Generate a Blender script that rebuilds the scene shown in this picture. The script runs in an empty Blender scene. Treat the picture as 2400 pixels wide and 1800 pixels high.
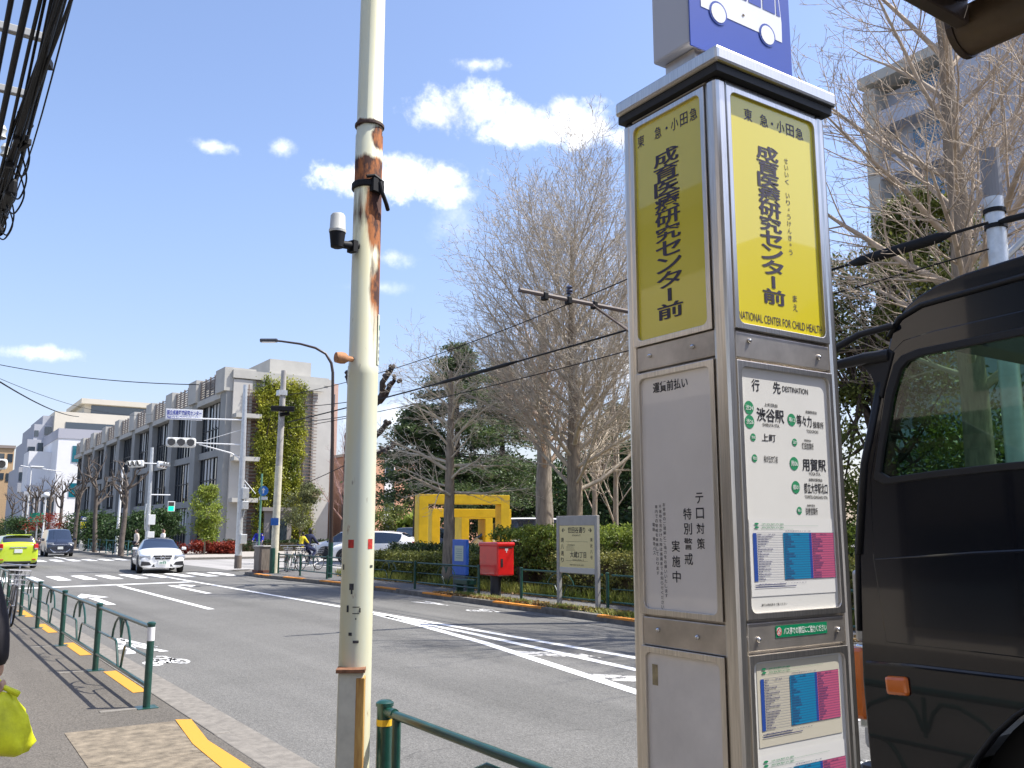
import bpy, bmesh, math, random
import numpy as np
from mathutils import Vector, Matrix
random.seed(7)
SC = bpy.context.scene
COL = SC.collection
R = math.radians
# ---------------------------------------------------------------- camera, world, sun
F_PX, TH, YAW, EYE = 2100.0, math.atan(343 / 2100.0), R(33.86), 1.62
cd = bpy.data.cameras.new('camera'); cam = bpy.data.objects.new('camera', cd); COL.objects.link(cam)
cam.location = (0, 0, EYE); cam.rotation_euler = (math.pi / 2 + TH, 0, -YAW)
cd.sensor_width = 36; cd.lens = 36 * F_PX / 2400; cd.clip_start = 0.05; cd.clip_end = 3000
SC.camera = cam
SC.view_settings.view_transform = 'Standard'; SC.view_settings.look = 'None'
SC.view_settings.exposure = 1.15; SC.view_settings.gamma = 1.0
SUN_AZ, SUN_EL = R(118.6), R(57)
sd = bpy.data.lights.new('sun', 'SUN'); sd.energy = 3.5; sd.angle = R(0.5); sd.color = (1, 0.955, 0.88)
sun = bpy.data.objects.new('sun', sd); COL.objects.link(sun)
SDIR = Vector((math.sin(SUN_AZ) * math.cos(SUN_EL), math.cos(SUN_AZ) * math.cos(SUN_EL), math.sin(SUN_EL)))
sun.rotation_euler = SDIR.to_track_quat('Z', 'Y').to_euler(); sun.location = (30, -20, 60)

def pray(px, py):                       # direction through a point of the photo (2212 px wide copy)
    px, py = px * 2400 / 2212, py * 2400 / 2212
    u, v = px - 1200, 900 - py
    y = F_PX * math.cos(TH) - v * math.sin(TH); z = F_PX * math.sin(TH) + v * math.cos(TH)
    return Vector((u * math.cos(YAW) + y * math.sin(YAW), -u * math.sin(YAW) + y * math.cos(YAW), z))
def on_x(px, py, X): r = pray(px, py); return Vector((0, 0, EYE)) + r * (X / r.x)
def on_y(px, py, Y): r = pray(px, py); return Vector((0, 0, EYE)) + r * (Y / r.y)
def on_d(px, py, d): r = pray(px, py); return Vector((0, 0, EYE)) + r * (d / math.hypot(r.x, r.y))
def on_z(px, py, z): r = pray(px, py); return Vector((0, 0, EYE)) + r * ((z - EYE) / r.z)

def make_world():
    w = bpy.data.worlds.new('World'); SC.world = w; w.use_nodes = True
    nt = w.node_tree; N = nt.nodes; L = nt.links; N.clear()
    out = N.new('ShaderNodeOutputWorld'); bg = N.new('ShaderNodeBackground'); bg.inputs[1].default_value = 0.113
    sky = N.new('ShaderNodeTexSky'); sky.sky_type = 'NISHITA'; sky.sun_disc = False
    sky.sun_elevation = SUN_EL; sky.sun_rotation = SUN_AZ; sky.air_density = 1.15; sky.dust_density = 1.1; sky.ozone_density = 2.2
    tc = N.new('ShaderNodeTexCoord')
    def vm(op, a, b=None):
        n = N.new('ShaderNodeVectorMath'); n.operation = op
        for i, q in enumerate((a, b)):
            if q is None: continue
            if isinstance(q, (tuple, Vector)): n.inputs[i].default_value = q
            else: L.new(q, n.inputs[i])
        return n
    def mm(op, a, b=None, c=None, clamp=False):
        n = N.new('ShaderNodeMath'); n.operation = op; n.use_clamp = clamp
        for i, q in enumerate((a, b, c)):
            if q is None: continue
            if isinstance(q, (int, float)): n.inputs[i].default_value = q
            else: L.new(q, n.inputs[i])
        return n.outputs[0]
    d = vm('NORMALIZE', tc.outputs['Generated']).outputs[0]
    def noise(sc, det, rough):
        n = N.new('ShaderNodeTexNoise'); n.inputs['Scale'].default_value = sc; n.inputs['Detail'].default_value = det
        n.inputs['Roughness'].default_value = rough; L.new(d, n.inputs['Vector']); return mm('SUBTRACT', n.outputs[0], 0.5)
    n1, n2 = noise(11, 10, .66), noise(34, 8, .65)
    nz = mm('ADD', mm('MULTIPLY', n1, 2.6), mm('MULTIPLY', n2, 2.0))
    # px, py, rx, ry (photo, 2212 wide), density
    clouds = [(950, 245, 95, 58, 1), (1035, 235, 85, 55, 1), (1120, 270, 130, 46, 1), (1255, 270, 115, 52, 1), (1390, 290, 120, 40, 1), (1215, 232, 40, 34, 1),
              (790, 395, 115, 34, 1), (905, 385, 135, 52, 1), (985, 420, 75, 32, .9), (1035, 138, 62, 16, .85), (455, 316, 55, 17, .75), (610, 320, 30, 20, .7),
              (848, 555, 48, 20, .6), (70, 760, 100, 20, .8), (1345, 800, 130, 60, .75), (860, 900, 130, 45, .6), (1650, 250, 120, 60, .5), (2190, 150, 90, 60, .8),
              (1000, 470, 60, 60, .35), (820, 620, 70, 14, .35), (2050, 700, 200, 60, .6), (1290, 560, 80, 30, .35)]
    # a few more behind the camera, for reflections
    for az, el, a, b in [(150, 30, .3, .1), (200, 45, .4, .14), (260, 25, .35, .1), (300, 40, .3, .1), (100, 55, .3, .12)]:
        clouds.append((az, el, a, b, .9, 1))
    tot = None
    for c in clouds:
        if len(c) == 6:
            cc = Vector((math.sin(R(c[0])) * math.cos(R(c[1])), math.cos(R(c[0])) * math.cos(R(c[1])), math.sin(R(c[1])))); rx, ry = c[2], c[3]
        else:
            v = pray(c[0], c[1]); k = v.length / 1.085; cc = v.normalized(); rx, ry = c[2] / k, c[3] / k
        rt = Vector((cc.y, -cc.x, 0)).normalized(); up = rt.cross(cc)
        df = vm('SUBTRACT', d, cc).outputs[0]
        a = vm('DOT_PRODUCT', df, rt / rx).outputs['Value']; b = vm('DOT_PRODUCT', df, up / ry).outputs['Value']
        rr = mm('SQRT', mm('ADD', mm('MULTIPLY', a, a), mm('MULTIPLY', b, b)))
        m = mm('MULTIPLY', mm('ADD', mm('SUBTRACT', 1.12, rr), mm('MULTIPLY', nz, .85 if c[4] > .9 else 1.0)), .82 if c[4] > .9 else .6, clamp=True)
        m = mm('MULTIPLY', m, c[4])
        tot = m if tot is None else mm('MAXIMUM', tot, m)
    # thin veil towards the horizon on the bright side
    mr = N.new('ShaderNodeMapRange'); mr.interpolation_type = 'SMOOTHSTEP'; L.new(tot, mr.inputs[0])
    mr.inputs[1].default_value = .0; mr.inputs[2].default_value = .72
    mix = N.new('ShaderNodeMix'); mix.data_type = 'RGBA'; L.new(mr.outputs[0], mix.inputs[0])
    tint = N.new('ShaderNodeMix'); tint.data_type = 'RGBA'; tint.blend_type = 'MULTIPLY'; tint.inputs[0].default_value = 1
    L.new(sky.outputs[0], tint.inputs[6]); tint.inputs[7].default_value = (.95, .90, .97, 1)
    sz = N.new('ShaderNodeSeparateXYZ'); L.new(d, sz.inputs[0]); hz = N.new('ShaderNodeMapRange'); hz.interpolation_type = 'SMOOTHSTEP'; L.new(sz.outputs['Z'], hz.inputs[0])
    hz.inputs[1].default_value = 0; hz.inputs[2].default_value = .38; hz.inputs[3].default_value = 1; hz.inputs[4].default_value = 0
    tt = N.new('ShaderNodeMix'); tt.data_type = 'RGBA'; L.new(hz.outputs[0], tt.inputs[0]); tt.inputs[6].default_value = (.95, .90, .97, 1); tt.inputs[7].default_value = (.80, .71, .79, 1); L.new(tt.outputs[2], tint.inputs[7])
    L.new(tint.outputs[2], mix.inputs[6])
    shade = N.new('ShaderNodeMix'); shade.data_type = 'RGBA'; L.new(mm('ADD', mm('MULTIPLY', n1, 2.2), .55, clamp=True), shade.inputs[0])
    shade.inputs[6].default_value = (3.3, 3.6, 4.2, 1); shade.inputs[7].default_value = (8.6, 8.6, 8.7, 1)
    L.new(shade.outputs[2], mix.inputs[7])
    L.new(mix.outputs[2], bg.inputs[0]); L.new(bg.outputs[0], out.inputs[0])
make_world()

# ---------------------------------------------------------------- materials
MATS = {}
def mat(name, col, rough=.6, metal=0.0, var=0.0, vs=4.0, bump=0.0, bs=60.0, spec=.5, coat=0.0, island=0.0, col2=None, emit=0.0, stretch=None):
    if name in MATS: return MATS[name]
    m = bpy.data.materials.new(name); m.use_nodes = True; nt = m.node_tree; N = nt.nodes; L = nt.links
    b = N['Principled BSDF']; b.inputs['Roughness'].default_value = rough; b.inputs['Metallic'].default_value = metal
    b.inputs['Specular IOR Level'].default_value = spec; b.inputs['Coat Weight'].default_value = coat; b.inputs['Coat Roughness'].default_value = .03
    b.inputs['Base Color'].default_value = (*col, 1)
    if emit: b.inputs['Emission Color'].default_value = (*col, 1); b.inputs['Emission Strength'].default_value = emit
    tc = N.new('ShaderNodeTexCoord'); src = tc.outputs['Object']
    if stretch:
        mp = N.new('ShaderNodeMapping'); mp.inputs['Scale'].default_value = stretch; L.new(src, mp.inputs[0]); src = mp.outputs[0]
    if var or col2:
        n = N.new('ShaderNodeTexNoise'); n.inputs['Scale'].default_value = vs; n.inputs['Detail'].default_value = 6; n.inputs['Roughness'].default_value = .62
        L.new(src, n.inputs['Vector'])
        r = N.new('ShaderNodeValToRGB'); r.color_ramp.elements[0].position = .32; r.color_ramp.elements[1].position = .68
        a = col if col2 else tuple(c * (1 - var) for c in col); c2 = col2 if col2 else tuple(min(1, c * (1 + var)) for c in col)
        r.color_ramp.elements[0].color = (*a, 1); r.color_ramp.elements[1].color = (*c2, 1)
        L.new(n.outputs[0], r.inputs[0]); last = r.outputs[0]
        if island:
            g = N.new('ShaderNodeNewGeometry'); mx = N.new('ShaderNodeMix'); mx.data_type = 'RGBA'; mx.blend_type = 'MULTIPLY'; mx.inputs[0].default_value = 1
            rr = N.new('ShaderNodeMapRange'); L.new(g.outputs['Random Per Island'], rr.inputs[0]); rr.inputs[3].default_value = 1 - island; rr.inputs[4].default_value = 1 + island
            L.new(last, mx.inputs[6]); L.new(rr.outputs[0], mx.inputs[7]); last = mx.outputs[2]
        L.new(last, b.inputs['Base Color'])
    if bump:
        n = N.new('ShaderNodeTexNoise'); n.inputs['Scale'].default_value = bs; n.inputs['Detail'].default_value = 4; L.new(src, n.inputs['Vector'])
        bp = N.new('ShaderNodeBump'); bp.inputs['Strength'].default_value = bump; bp.inputs['Distance'].default_value = .01
        L.new(n.outputs[0], bp.inputs['Height']); L.new(bp.outputs[0], b.inputs['Normal'])
    MATS[name] = m; return m

def leafmat(name, col, col2, island=.45, vs=1.2):
    m = mat(name, col, .5, var=.3, vs=vs, col2=col2, island=island, spec=.35); 
    nt = m.node_tree; N = nt.nodes; L = nt.links; b = N['Principled BSDF']
    t = N.new('ShaderNodeBsdfTranslucent'); ms = N.new('ShaderNodeMixShader'); ms.inputs[0].default_value = .3
    lk = b.inputs['Base Color'].links[0].from_socket; L.new(lk, t.inputs[0])
    L.new(b.outputs[0], ms.inputs[1]); L.new(t.outputs[0], ms.inputs[2]); L.new(ms.outputs[0], N['Material Output'].inputs[0])
    return m

def asphalt(name, base, patch, speck=.6, worn=(0, 0)):
    m = bpy.data.materials.new(name); m.use_nodes = True; nt = m.node_tree; N = nt.nodes; L = nt.links; b = N['Principled BSDF']
    b.inputs['Roughness'].default_value = .85; b.inputs['Specular IOR Level'].default_value = .3
    tc = N.new('ShaderNodeTexCoord')
    def nz(sc, det=5, ro=.6):
        n = N.new('ShaderNodeTexNoise'); n.inputs['Scale'].default_value = sc; n.inputs['Detail'].default_value = det; n.inputs['Roughness'].default_value = ro
        L.new(tc.outputs['Object'], n.inputs['Vector']); return n.outputs[0]
    r = N.new('ShaderNodeValToRGB'); r.color_ramp.elements[0].position = .3; r.color_ramp.elements[1].position = .7
    r.color_ramp.elements[0].color = (*base, 1); r.color_ramp.elements[1].color = (*patch, 1); L.new(nz(.45), r.inputs[0])
    v = N.new('ShaderNodeTexVoronoi'); v.inputs['Scale'].default_value = 75; L.new(tc.outputs['Object'], v.inputs['Vector'])
    mr = N.new('ShaderNodeMapRange'); L.new(v.outputs['Color'], mr.inputs[0]); mr.inputs[3].default_value = 1 - speck; mr.inputs[4].default_value = 1 + speck
    mx = N.new('ShaderNodeMix'); mx.data_type = 'RGBA'; mx.blend_type = 'MULTIPLY'; mx.inputs[0].default_value = 1; L.new(r.outputs[0], mx.inputs[6]); L.new(mr.outputs[0], mx.inputs[7])
    # worn wheel tracks / stains, streaked along the road
    mp = N.new('ShaderNodeMapping'); mp.inputs['Scale'].default_value = (1.1, .06, 1); L.new(tc.outputs['Object'], mp.inputs[0])
    n3 = N.new('ShaderNodeTexNoise'); n3.inputs['Scale'].default_value = 1.0; n3.inputs['Detail'].default_value = 5; L.new(mp.outputs[0], n3.inputs['Vector'])
    m3 = N.new('ShaderNodeMapRange'); L.new(n3.outputs[0], m3.inputs[0]); m3.inputs[1].default_value = .35; m3.inputs[2].default_value = .65; m3.inputs[3].default_value = .86; m3.inputs[4].default_value = 1.12
    mx2 = N.new('ShaderNodeMix'); mx2.data_type = 'RGBA'; mx2.blend_type = 'MULTIPLY'; mx2.inputs[0].default_value = 1; L.new(mx.outputs[2], mx2.inputs[6]); L.new(m3.outputs[0], mx2.inputs[7])
    # a few thin cracks
    vc = N.new('ShaderNodeTexVoronoi'); vc.feature = 'DISTANCE_TO_EDGE'; vc.inputs['Scale'].default_value = .10
    wv = N.new('ShaderNodeTexNoise'); wv.inputs['Scale'].default_value = 1.5; wv.inputs['Detail'].default_value = 4; L.new(tc.outputs['Object'], wv.inputs['Vector'])
    va = N.new('ShaderNodeVectorMath'); va.operation = 'MULTIPLY_ADD'; L.new(wv.outputs['Color'], va.inputs[0]); va.inputs[1].default_value = (.8, .8, .8); L.new(tc.outputs['Object'], va.inputs[2])
    L.new(va.outputs[0], vc.inputs['Vector'])
    cr = N.new('ShaderNodeMapRange'); L.new(vc.outputs['Distance'], cr.inputs[0]); cr.inputs[1].default_value = .0; cr.inputs[2].default_value = .0016; cr.inputs[3].default_value = .72; cr.inputs[4].default_value = 1
    mx3 = N.new('ShaderNodeMix'); mx3.data_type = 'RGBA'; mx3.blend_type = 'MULTIPLY'; mx3.inputs[0].default_value = 1; L.new(mx2.outputs[2], mx3.inputs[6]); L.new(cr.outputs[0], mx3.inputs[7])
    L.new(mx3.outputs[2], b.inputs['Base Color'])
    bp = N.new('ShaderNodeBump'); bp.inputs['Strength'].default_value = .5; bp.inputs['Distance'].default_value = .008; L.new(v.outputs['Distance'], bp.inputs['Height']); L.new(bp.outputs[0], b.inputs['Normal'])
    MATS[name] = m; return m

def wornpaint(name, col, wear=.36, under=(.09, .09, .09)):
    m = mat(name, col, .7); nt = m.node_tree; N = nt.nodes; L = nt.links; b = N['Principled BSDF']
    tc = N.new('ShaderNodeTexCoord'); n = N.new('ShaderNodeTexNoise'); n.inputs['Scale'].default_value = 7; n.inputs['Detail'].default_value = 9; n.inputs['Roughness'].default_value = .75
    L.new(tc.outputs['Object'], n.inputs['Vector']); r = N.new('ShaderNodeValToRGB')
    r.color_ramp.elements[0].position = wear; r.color_ramp.elements[0].color = (*under, 1); r.color_ramp.elements[1].position = wear + .05; r.color_ramp.elements[1].color = (*col, 1)
    L.new(n.outputs[0], r.inputs[0]); L.new(r.outputs[0], b.inputs['Base Color']); return m

def glassmat(name, tint=(.55, .62, .58), refl=.5, rough=.02):
    m = bpy.data.materials.new(name); m.use_nodes = True; nt = m.node_tree; N = nt.nodes; L = nt.links; N.remove(N['Principled BSDF'])
    t = N.new('ShaderNodeBsdfTransparent'); t.inputs[0].default_value = (*tint, 1)
    g = N.new('ShaderNodeBsdfGlossy'); g.inputs['Roughness'].default_value = rough
    fr = N.new('ShaderNodeFresnel'); fr.inputs[0].default_value = 1.45 + refl
    ms = N.new('ShaderNodeMixShader'); L.new(fr.outputs[0], ms.inputs[0]); L.new(t.outputs[0], ms.inputs[1]); L.new(g.outputs[0], ms.inputs[2])
    L.new(ms.outputs[0], N['Material Output'].inputs[0]); MATS[name] = m; return m

# ---------------------------------------------------------------- objects
def tag(o, label=None, cat=None, group=None, kind=None):
    if label: o['label'] = label
    if cat: o['category'] = cat
    if group: o['group'] = group
    if kind: o['kind'] = kind
    return o
def thing(name, label, cat, loc=(0, 0, 0), rz=0.0, group=None):
    o = bpy.data.objects.new(name, None); COL.objects.link(o); o.location = loc; o.rotation_euler = (0, 0, rz); o.empty_display_size = .2
    return tag(o, label, cat, group)
def root_of(o):
    while o.parent: o = o.parent
    return o
class MB:
    def __init__(s): s.v = []; s.f = []
    def add(s, vs, fs):
        k = len(s.v); s.v += [tuple(p) for p in vs]; s.f += [tuple(i + k for i in f) for f in fs]
    def box(s, x0, x1, y0, y1, z0, z1):
        s.add([(x0, y0, z0), (x1, y0, z0), (x1, y1, z0), (x0, y1, z0), (x0, y0, z1), (x1, y0, z1), (x1, y1, z1), (x0, y1, z1)],
              [(3, 2, 1, 0), (4, 5, 6, 7), (0, 1, 5, 4), (1, 2, 6, 5), (2, 3, 7, 6), (3, 0, 4, 7)]); return s
    def obox(s, c, size, rz=0, ry=0, rx=0):
        M = Matrix.Rotation(rz, 3, 'Z') @ Matrix.Rotation(ry, 3, 'Y') @ Matrix.Rotation(rx, 3, 'X'); a, b, h = (q / 2 for q in size); c = Vector(c)
        vs = [c + M @ Vector(p) for p in [(-a, -b, -h), (a, -b, -h), (a, b, -h), (-a, b, -h), (-a, -b, h), (a, -b, h), (a, b, h), (-a, b, h)]]
        s.add(vs, [(3, 2, 1, 0), (4, 5, 6, 7), (0, 1, 5, 4), (1, 2, 6, 5), (2, 3, 7, 6), (3, 0, 4, 7)]); return s
    def tube(s, pts, r, n=6, cap=True):
        pts = [Vector(p) for p in pts]; k = len(s.v); m = len(pts)
        rs = r if isinstance(r, (list, tuple)) else [r] * m
        d = (pts[1] - pts[0]).normalized(); ref = Vector((0, 0, 1)) if abs(d.z) < .9 else Vector((1, 0, 0)); a = d.cross(ref).normalized()
        for i, p in enumerate(pts):
            if i == 0: t = pts[1] - pts[0]
            elif i == m - 1: t = pts[-1] - pts[-2]
            else: t = pts[i + 1] - pts[i - 1]
            t = t.normalized() if t.length > 1e-9 else d
            a = a - t * a.dot(t); a = a.normalized() if a.length > 1e-6 else t.orthogonal().normalized(); b = t.cross(a)
            for j in range(n):
                q = 2 * math.pi * j / n; w = p + (a * math.cos(q) + b * math.sin(q)) * rs[i]; s.v.append((w.x, w.y, w.z))
        for i in range(m - 1):
            for j in range(n):
                s.f.append((k + i * n + j, k + i * n + (j + 1) % n, k + (i + 1) * n + (j + 1) % n, k + (i + 1) * n + j))
        if cap and n > 2:
            s.f.append(tuple(k + j for j in reversed(range(n)))); s.f.append(tuple(k + (m - 1) * n + j for j in range(n)))
        return s
    def lathe(s, prof, c=(0, 0, 0), n=24, axis='Z'):
        k = len(s.v); m = len(prof)
        for r, h in prof:
            for j in range(n):
                q = 2 * math.pi * j / n; x, y, z = r * math.cos(q), r * math.sin(q), h
                if axis == 'X': x, y, z = z, x, y
                if axis == 'Y': x, y, z = y, z, x
                s.v.append((c[0] + x, c[1] + y, c[2] + z))
        for i in range(m - 1):
            for j in range(n): s.f.append((k + i * n + j, k + i * n + (j + 1) % n, k + (i + 1) * n + (j + 1) % n, k + (i + 1) * n + j))
        s.f.append(tuple(k + j for j in reversed(range(n)))); s.f.append(tuple(k + (m - 1) * n + j for j in range(n))); return s
    def prism(s, poly, axis, a, b):     # polygon in the other two axes, extruded a..b along axis
        n = len(poly); k = len(s.v)
        for h in (a, b):
            for p, q in poly: s.v.append({'X': (h, p, q), 'Y': (p, h, q), 'Z': (p, q, h)}[axis])
        s.f.append(tuple(k + j for j in reversed(range(n)))); s.f.append(tuple(k + n + j for j in range(n)))
        for j in range(n): s.f.append((k + j, k + (j + 1) % n, k + n + (j + 1) % n, k + n + j))
        return s
    def poly(s, pts): k = len(s.v); s.v += [tuple(p) for p in pts]; s.f.append(tuple(range(k, k + len(pts)))); return s
    def xf(s, M): s.v = [tuple(M @ Vector(p)) for p in s.v]; return s
    def build(s, name, m, parent=None, world=False, smooth=False, bevel=0.0, fix=True, label=None):
        me = bpy.data.meshes.new(name); vs = s.v
        if world and parent: o = root_of(parent).location; vs = [(a - o.x, b - o.y, c - o.z) for a, b, c in vs]
        me.from_pydata(vs, [], s.f)
        if fix:
            bm = bmesh.new(); bm.from_mesh(me); bmesh.ops.recalc_face_normals(bm, faces=bm.faces); bm.to_mesh(me); bm.free()
        return finish(name, me, m, parent, smooth, bevel, label)
def finish(name, me, m, parent=None, smooth=False, bevel=0.0, label=None):
    for q in (m if isinstance(m, (list, tuple)) else [m]): me.materials.append(q)
    if smooth:
        me.polygons.foreach_set('use_smooth', [True] * len(me.polygons))
        if smooth == 'auto': me.set_sharp_from_angle(angle=R(40))
    o = bpy.data.objects.new(name, me); COL.objects.link(o)
    if parent: o.parent = parent
    if bevel: b = o.modifiers.new('bevel', 'BEVEL'); b.width = bevel; b.segments = 2; b.limit_method = 'ANGLE'; b.angle_limit = R(35)
    if label: o['label'] = label
    return o
def npmesh(name, V, Q, m, parent=None, world=True):
    V = np.asarray(V, dtype=np.float32); Q = np.asarray(Q, dtype=np.int32)
    if world and parent: o = root_of(parent).location; V = V - np.array([o.x, o.y, o.z], dtype=np.float32)
    me = bpy.data.meshes.new(name); me.vertices.add(len(V)); me.vertices.foreach_set('co', V.ravel())
    k = Q.shape[1]; me.loops.add(Q.size); me.loops.foreach_set('vertex_index', Q.ravel()); me.polygons.add(len(Q))
    me.polygons.foreach_set('loop_start', np.arange(0, Q.size, k, dtype=np.int32)); me.polygons.foreach_set('loop_total', np.full(len(Q), k, dtype=np.int32))
    me.update(calc_edges=True); return finish(name, me, m, parent)
def kids(o): return [c for c in bpy.data.objects if c.parent == o]
def dup(o, loc=None, rz=None, parent=None, label=None):
    c = o.copy(); COL.objects.link(c); c.parent = parent
    if loc is not None: c.location = loc
    if rz is not None: c.rotation_euler = (0, 0, rz)
    if label: c['label'] = label
    for ch in kids(o): dup(ch, parent=c)
    return c

# ---------------------------------------------------------------- lettering and flat shapes with holes
_T = {}
def glyphs(body, bold=0.0):
    k = (body, bold)
    if k in _T: return _T[k]
    c = bpy.data.curves.new('lettering', 'FONT'); c.body = body; c.resolution_u = 3; c.offset = bold; o = bpy.data.objects.new('lettering', c); COL.objects.link(o)
    bpy.context.view_layer.update(); dg = bpy.context.evaluated_depsgraph_get()
    me = bpy.data.meshes.new_from_object(o.evaluated_get(dg))
    v = [(p.co.x, p.co.y) for p in me.vertices]; f = [tuple(p.vertices) for p in me.polygons]
    bpy.data.objects.remove(o); bpy.data.meshes.remove(me); bpy.data.curves.remove(c)
    if not v: _T[k] = ([], [], (0, 1, 0, 1)); return _T[k]
    xs = [p[0] for p in v]; ys = [p[1] for p in v]; bb = (min(xs), max(xs), min(ys), max(ys)); _T[k] = (v, f, bb); return _T[k]
class Face:                             # a flat panel: origin, right and up unit vectors, outward normal
    def __init__(s, o, u, v): s.o = Vector(o); s.u = Vector(u); s.v = Vector(v); s.n = s.u.cross(s.v)
    def p(s, a, b, h=0.0): return s.o + s.u * a + s.v * b + s.n * h
    def text(s, mb, body, a, b, w, h, bold=.012, lift=.0016, rot=False):
        v, f, bb = glyphs(body, bold); cx, cy = (bb[0] + bb[1]) / 2, (bb[2] + bb[3]) / 2
        if rot: sx, sy = w / max(1e-6, bb[3] - bb[2]), h / max(1e-6, bb[1] - bb[0]); pts = [((p[1] - cy) * sx, -(p[0] - cx) * sy) for p in v]
        else: sx, sy = w / max(1e-6, bb[1] - bb[0]), h / max(1e-6, bb[3] - bb[2]); pts = [((p[0] - cx) * sx, (p[1] - cy) * sy) for p in v]
        mb.add([s.p(a + x, b + y, lift) for x, y in pts], f)
    def column(s, mb, body, a, top, cell, step, bold=.012, lift=.0016, wide=1.0, fat=0.0):
        if fat:
            for k, dx in enumerate((-fat, fat)): s.column(mb, body, a + dx, top - dx * .25, cell, step, bold, lift + .0002 * (k + 1), wide)
        for i, ch in enumerate(body):
            if ch == ' ': continue
            b = top - step * (i + .5)
            if ch == 'ー': s.text(mb, ch, a, b, cell * .13 * wide, cell * .8, bold, lift, rot=True)
            elif ch in 'ッっゅょ・': s.text(mb, ch, a + cell * .1, b + cell * .1, cell * .55 * wide, cell * .55, bold, lift)
            else: s.text(mb, ch, a, b, cell * wide, cell, bold, lift)
    def rect(s, mb, a0, a1, b0, b1, lift=.001): mb.poly([s.p(a0, b0, lift), s.p(a1, b0, lift), s.p(a1, b1, lift), s.p(a0, b1, lift)])
    def slab(s, mb, a0, a1, b0, b1, h0, h1):
        vs = [s.p(a, b, h) for h in (h0, h1) for a, b in ((a0, b0), (a1, b0), (a1, b1), (a0, b1))]
        mb.add(vs, [(3, 2, 1, 0), (4, 5, 6, 7), (0, 1, 5, 4), (1, 2, 6, 5), (2, 3, 7, 6), (3, 0, 4, 7)])
    def shape(s, mb, pts, lift=.001): mb.poly([s.p(a, b, lift) for a, b in pts])
    def disc(s, mb, a, b, ra, rb, lift=.001, n=20): s.shape(mb, [(a + ra * math.cos(2 * math.pi * i / n), b + rb * math.sin(2 * math.pi * i / n)) for i in range(n)], lift)
def rrect(a0, a1, b0, b1, r, n=4):
    out = []
    for cx, cy, q in ((a1 - r, b1 - r, 0), (a0 + r, b1 - r, 90), (a0 + r, b0 + r, 180), (a1 - r, b0 + r, 270)):
        for i in range(n + 1): t = R(q + 90 * i / n); out.append((cx + r * math.cos(t), cy + r * math.sin(t)))
    return out
def holed(loops, thick, bevel=0.0):     # filled outline with holes, extruded: mesh data in XY, +-thick
    c = bpy.data.curves.new('outline', 'CURVE'); c.dimensions = '2D'; c.fill_mode = 'BOTH'; c.extrude = thick; c.bevel_depth = bevel; c.bevel_resolution = 1
    for lp in loops:
        sp = c.splines.new('POLY'); sp.points.add(len(lp) - 1)
        for q, (a, b) in zip(sp.points, lp): q.co = (a, b, 0, 1)
        sp.use_cyclic_u = True
    o = bpy.data.objects.new('outline', c); COL.objects.link(o); bpy.context.view_layer.update()
    me = bpy.data.meshes.new_from_object(o.evaluated_get(bpy.context.evaluated_depsgraph_get()))
    v = [tuple(p.co) for p in me.vertices]; f = [tuple(p.vertices) for p in me.polygons]
    bpy.data.objects.remove(o); bpy.data.meshes.remove(me); bpy.data.curves.remove(c); return v, f
def skin(pts, edges, radii, sub=1):     # one continuous surface grown over a skeleton; returns (verts, faces)
    me = bpy.data.meshes.new('figure'); me.from_pydata([tuple(p) for p in pts], edges, []); o = bpy.data.objects.new('figure', me); COL.objects.link(o)
    o.modifiers.new('s', 'SKIN').use_smooth_shade = True
    for i, r in enumerate(radii):
        rr = r if isinstance(r, tuple) else (r, r); me.skin_vertices[0].data[i].radius = rr
    me.skin_vertices[0].data[0].use_root = True
    if sub: q = o.modifiers.new('b', 'SUBSURF'); q.levels = sub
    bpy.context.view_layer.update(); m2 = bpy.data.meshes.new_from_object(o.evaluated_get(bpy.context.evaluated_depsgraph_get()))
    v = [tuple(p.co) for p in m2.vertices]; f = [tuple(p.vertices) for p in m2.polygons]
    bpy.data.objects.remove(o); bpy.data.meshes.remove(me); bpy.data.meshes.remove(m2); return v, f
# ---------------------------------------------------------------- setting: ground, road, pavements, markings
M_ASPH = asphalt('road_asphalt', (.135, .132, .122), (.162, .158, .147), .36)
M_PAVE = asphalt('pavement_asphalt', (.122, .11, .093), (.146, .132, .112), .35)
M_FPAVE = asphalt('far_pavement_asphalt', (.12, .118, .115), (.16, .155, .15), .3)
M_KERB = mat('kerb_concrete', (.205, .188, .162), .85, var=.25, vs=9, bump=.3, bs=90)
M_KERBD = mat('old_kerb_concrete', (.16, .145, .125), .9, var=.35, vs=5, bump=.3)
M_SLAB = mat('washed_concrete', (.205, .17, .122), .9, var=.42, vs=9, bump=.5, bs=120)
M_WHITE = wornpaint('road_paint_white', (.82, .82, .8), .33)
M_YELL = wornpaint('kerb_paint_yellow', (.60, .29, .03), .3, (.25, .2, .15))
M_ORAN = wornpaint('kerb_paint_orange', (.72, .27, .03), .38, (.2, .15, .1))
M_SOIL = mat('soil_litter', (.12, .085, .045), .95, var=.45, vs=3.5, col2=(.2, .15, .07), bump=.5, bs=30)
def struct(mb, name, m, bevel=0): o = mb.build(name, m, bevel=bevel); return tag(o, kind='structure')
struct(MB().poly([(-900, -300, -.16), (900, -300, -.16), (900, 1500, -.16), (-900, 1500, -.16)]), 'ground', mat('ground_earth', (.14, .13, .11), .95, var=.3, vs=.3))
struct(MB().poly([(2.3, -40, -.12), (12.2, -40, -.12), (12.2, 420, -.12), (2.3, 420, -.12)]), 'road', M_ASPH)
struct(MB().poly([(12.2, 41, -.121), (90, 41, -.121), (90, 56, -.121), (12.2, 56, -.121)]), 'side_road', asphalt('side_road_pale', (.30, .29, .275), (.36, .345, .33), .2))
struct(MB().box(-8, 2.22, -14, 36, -.15, 0), 'pavement', M_PAVE)
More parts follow.
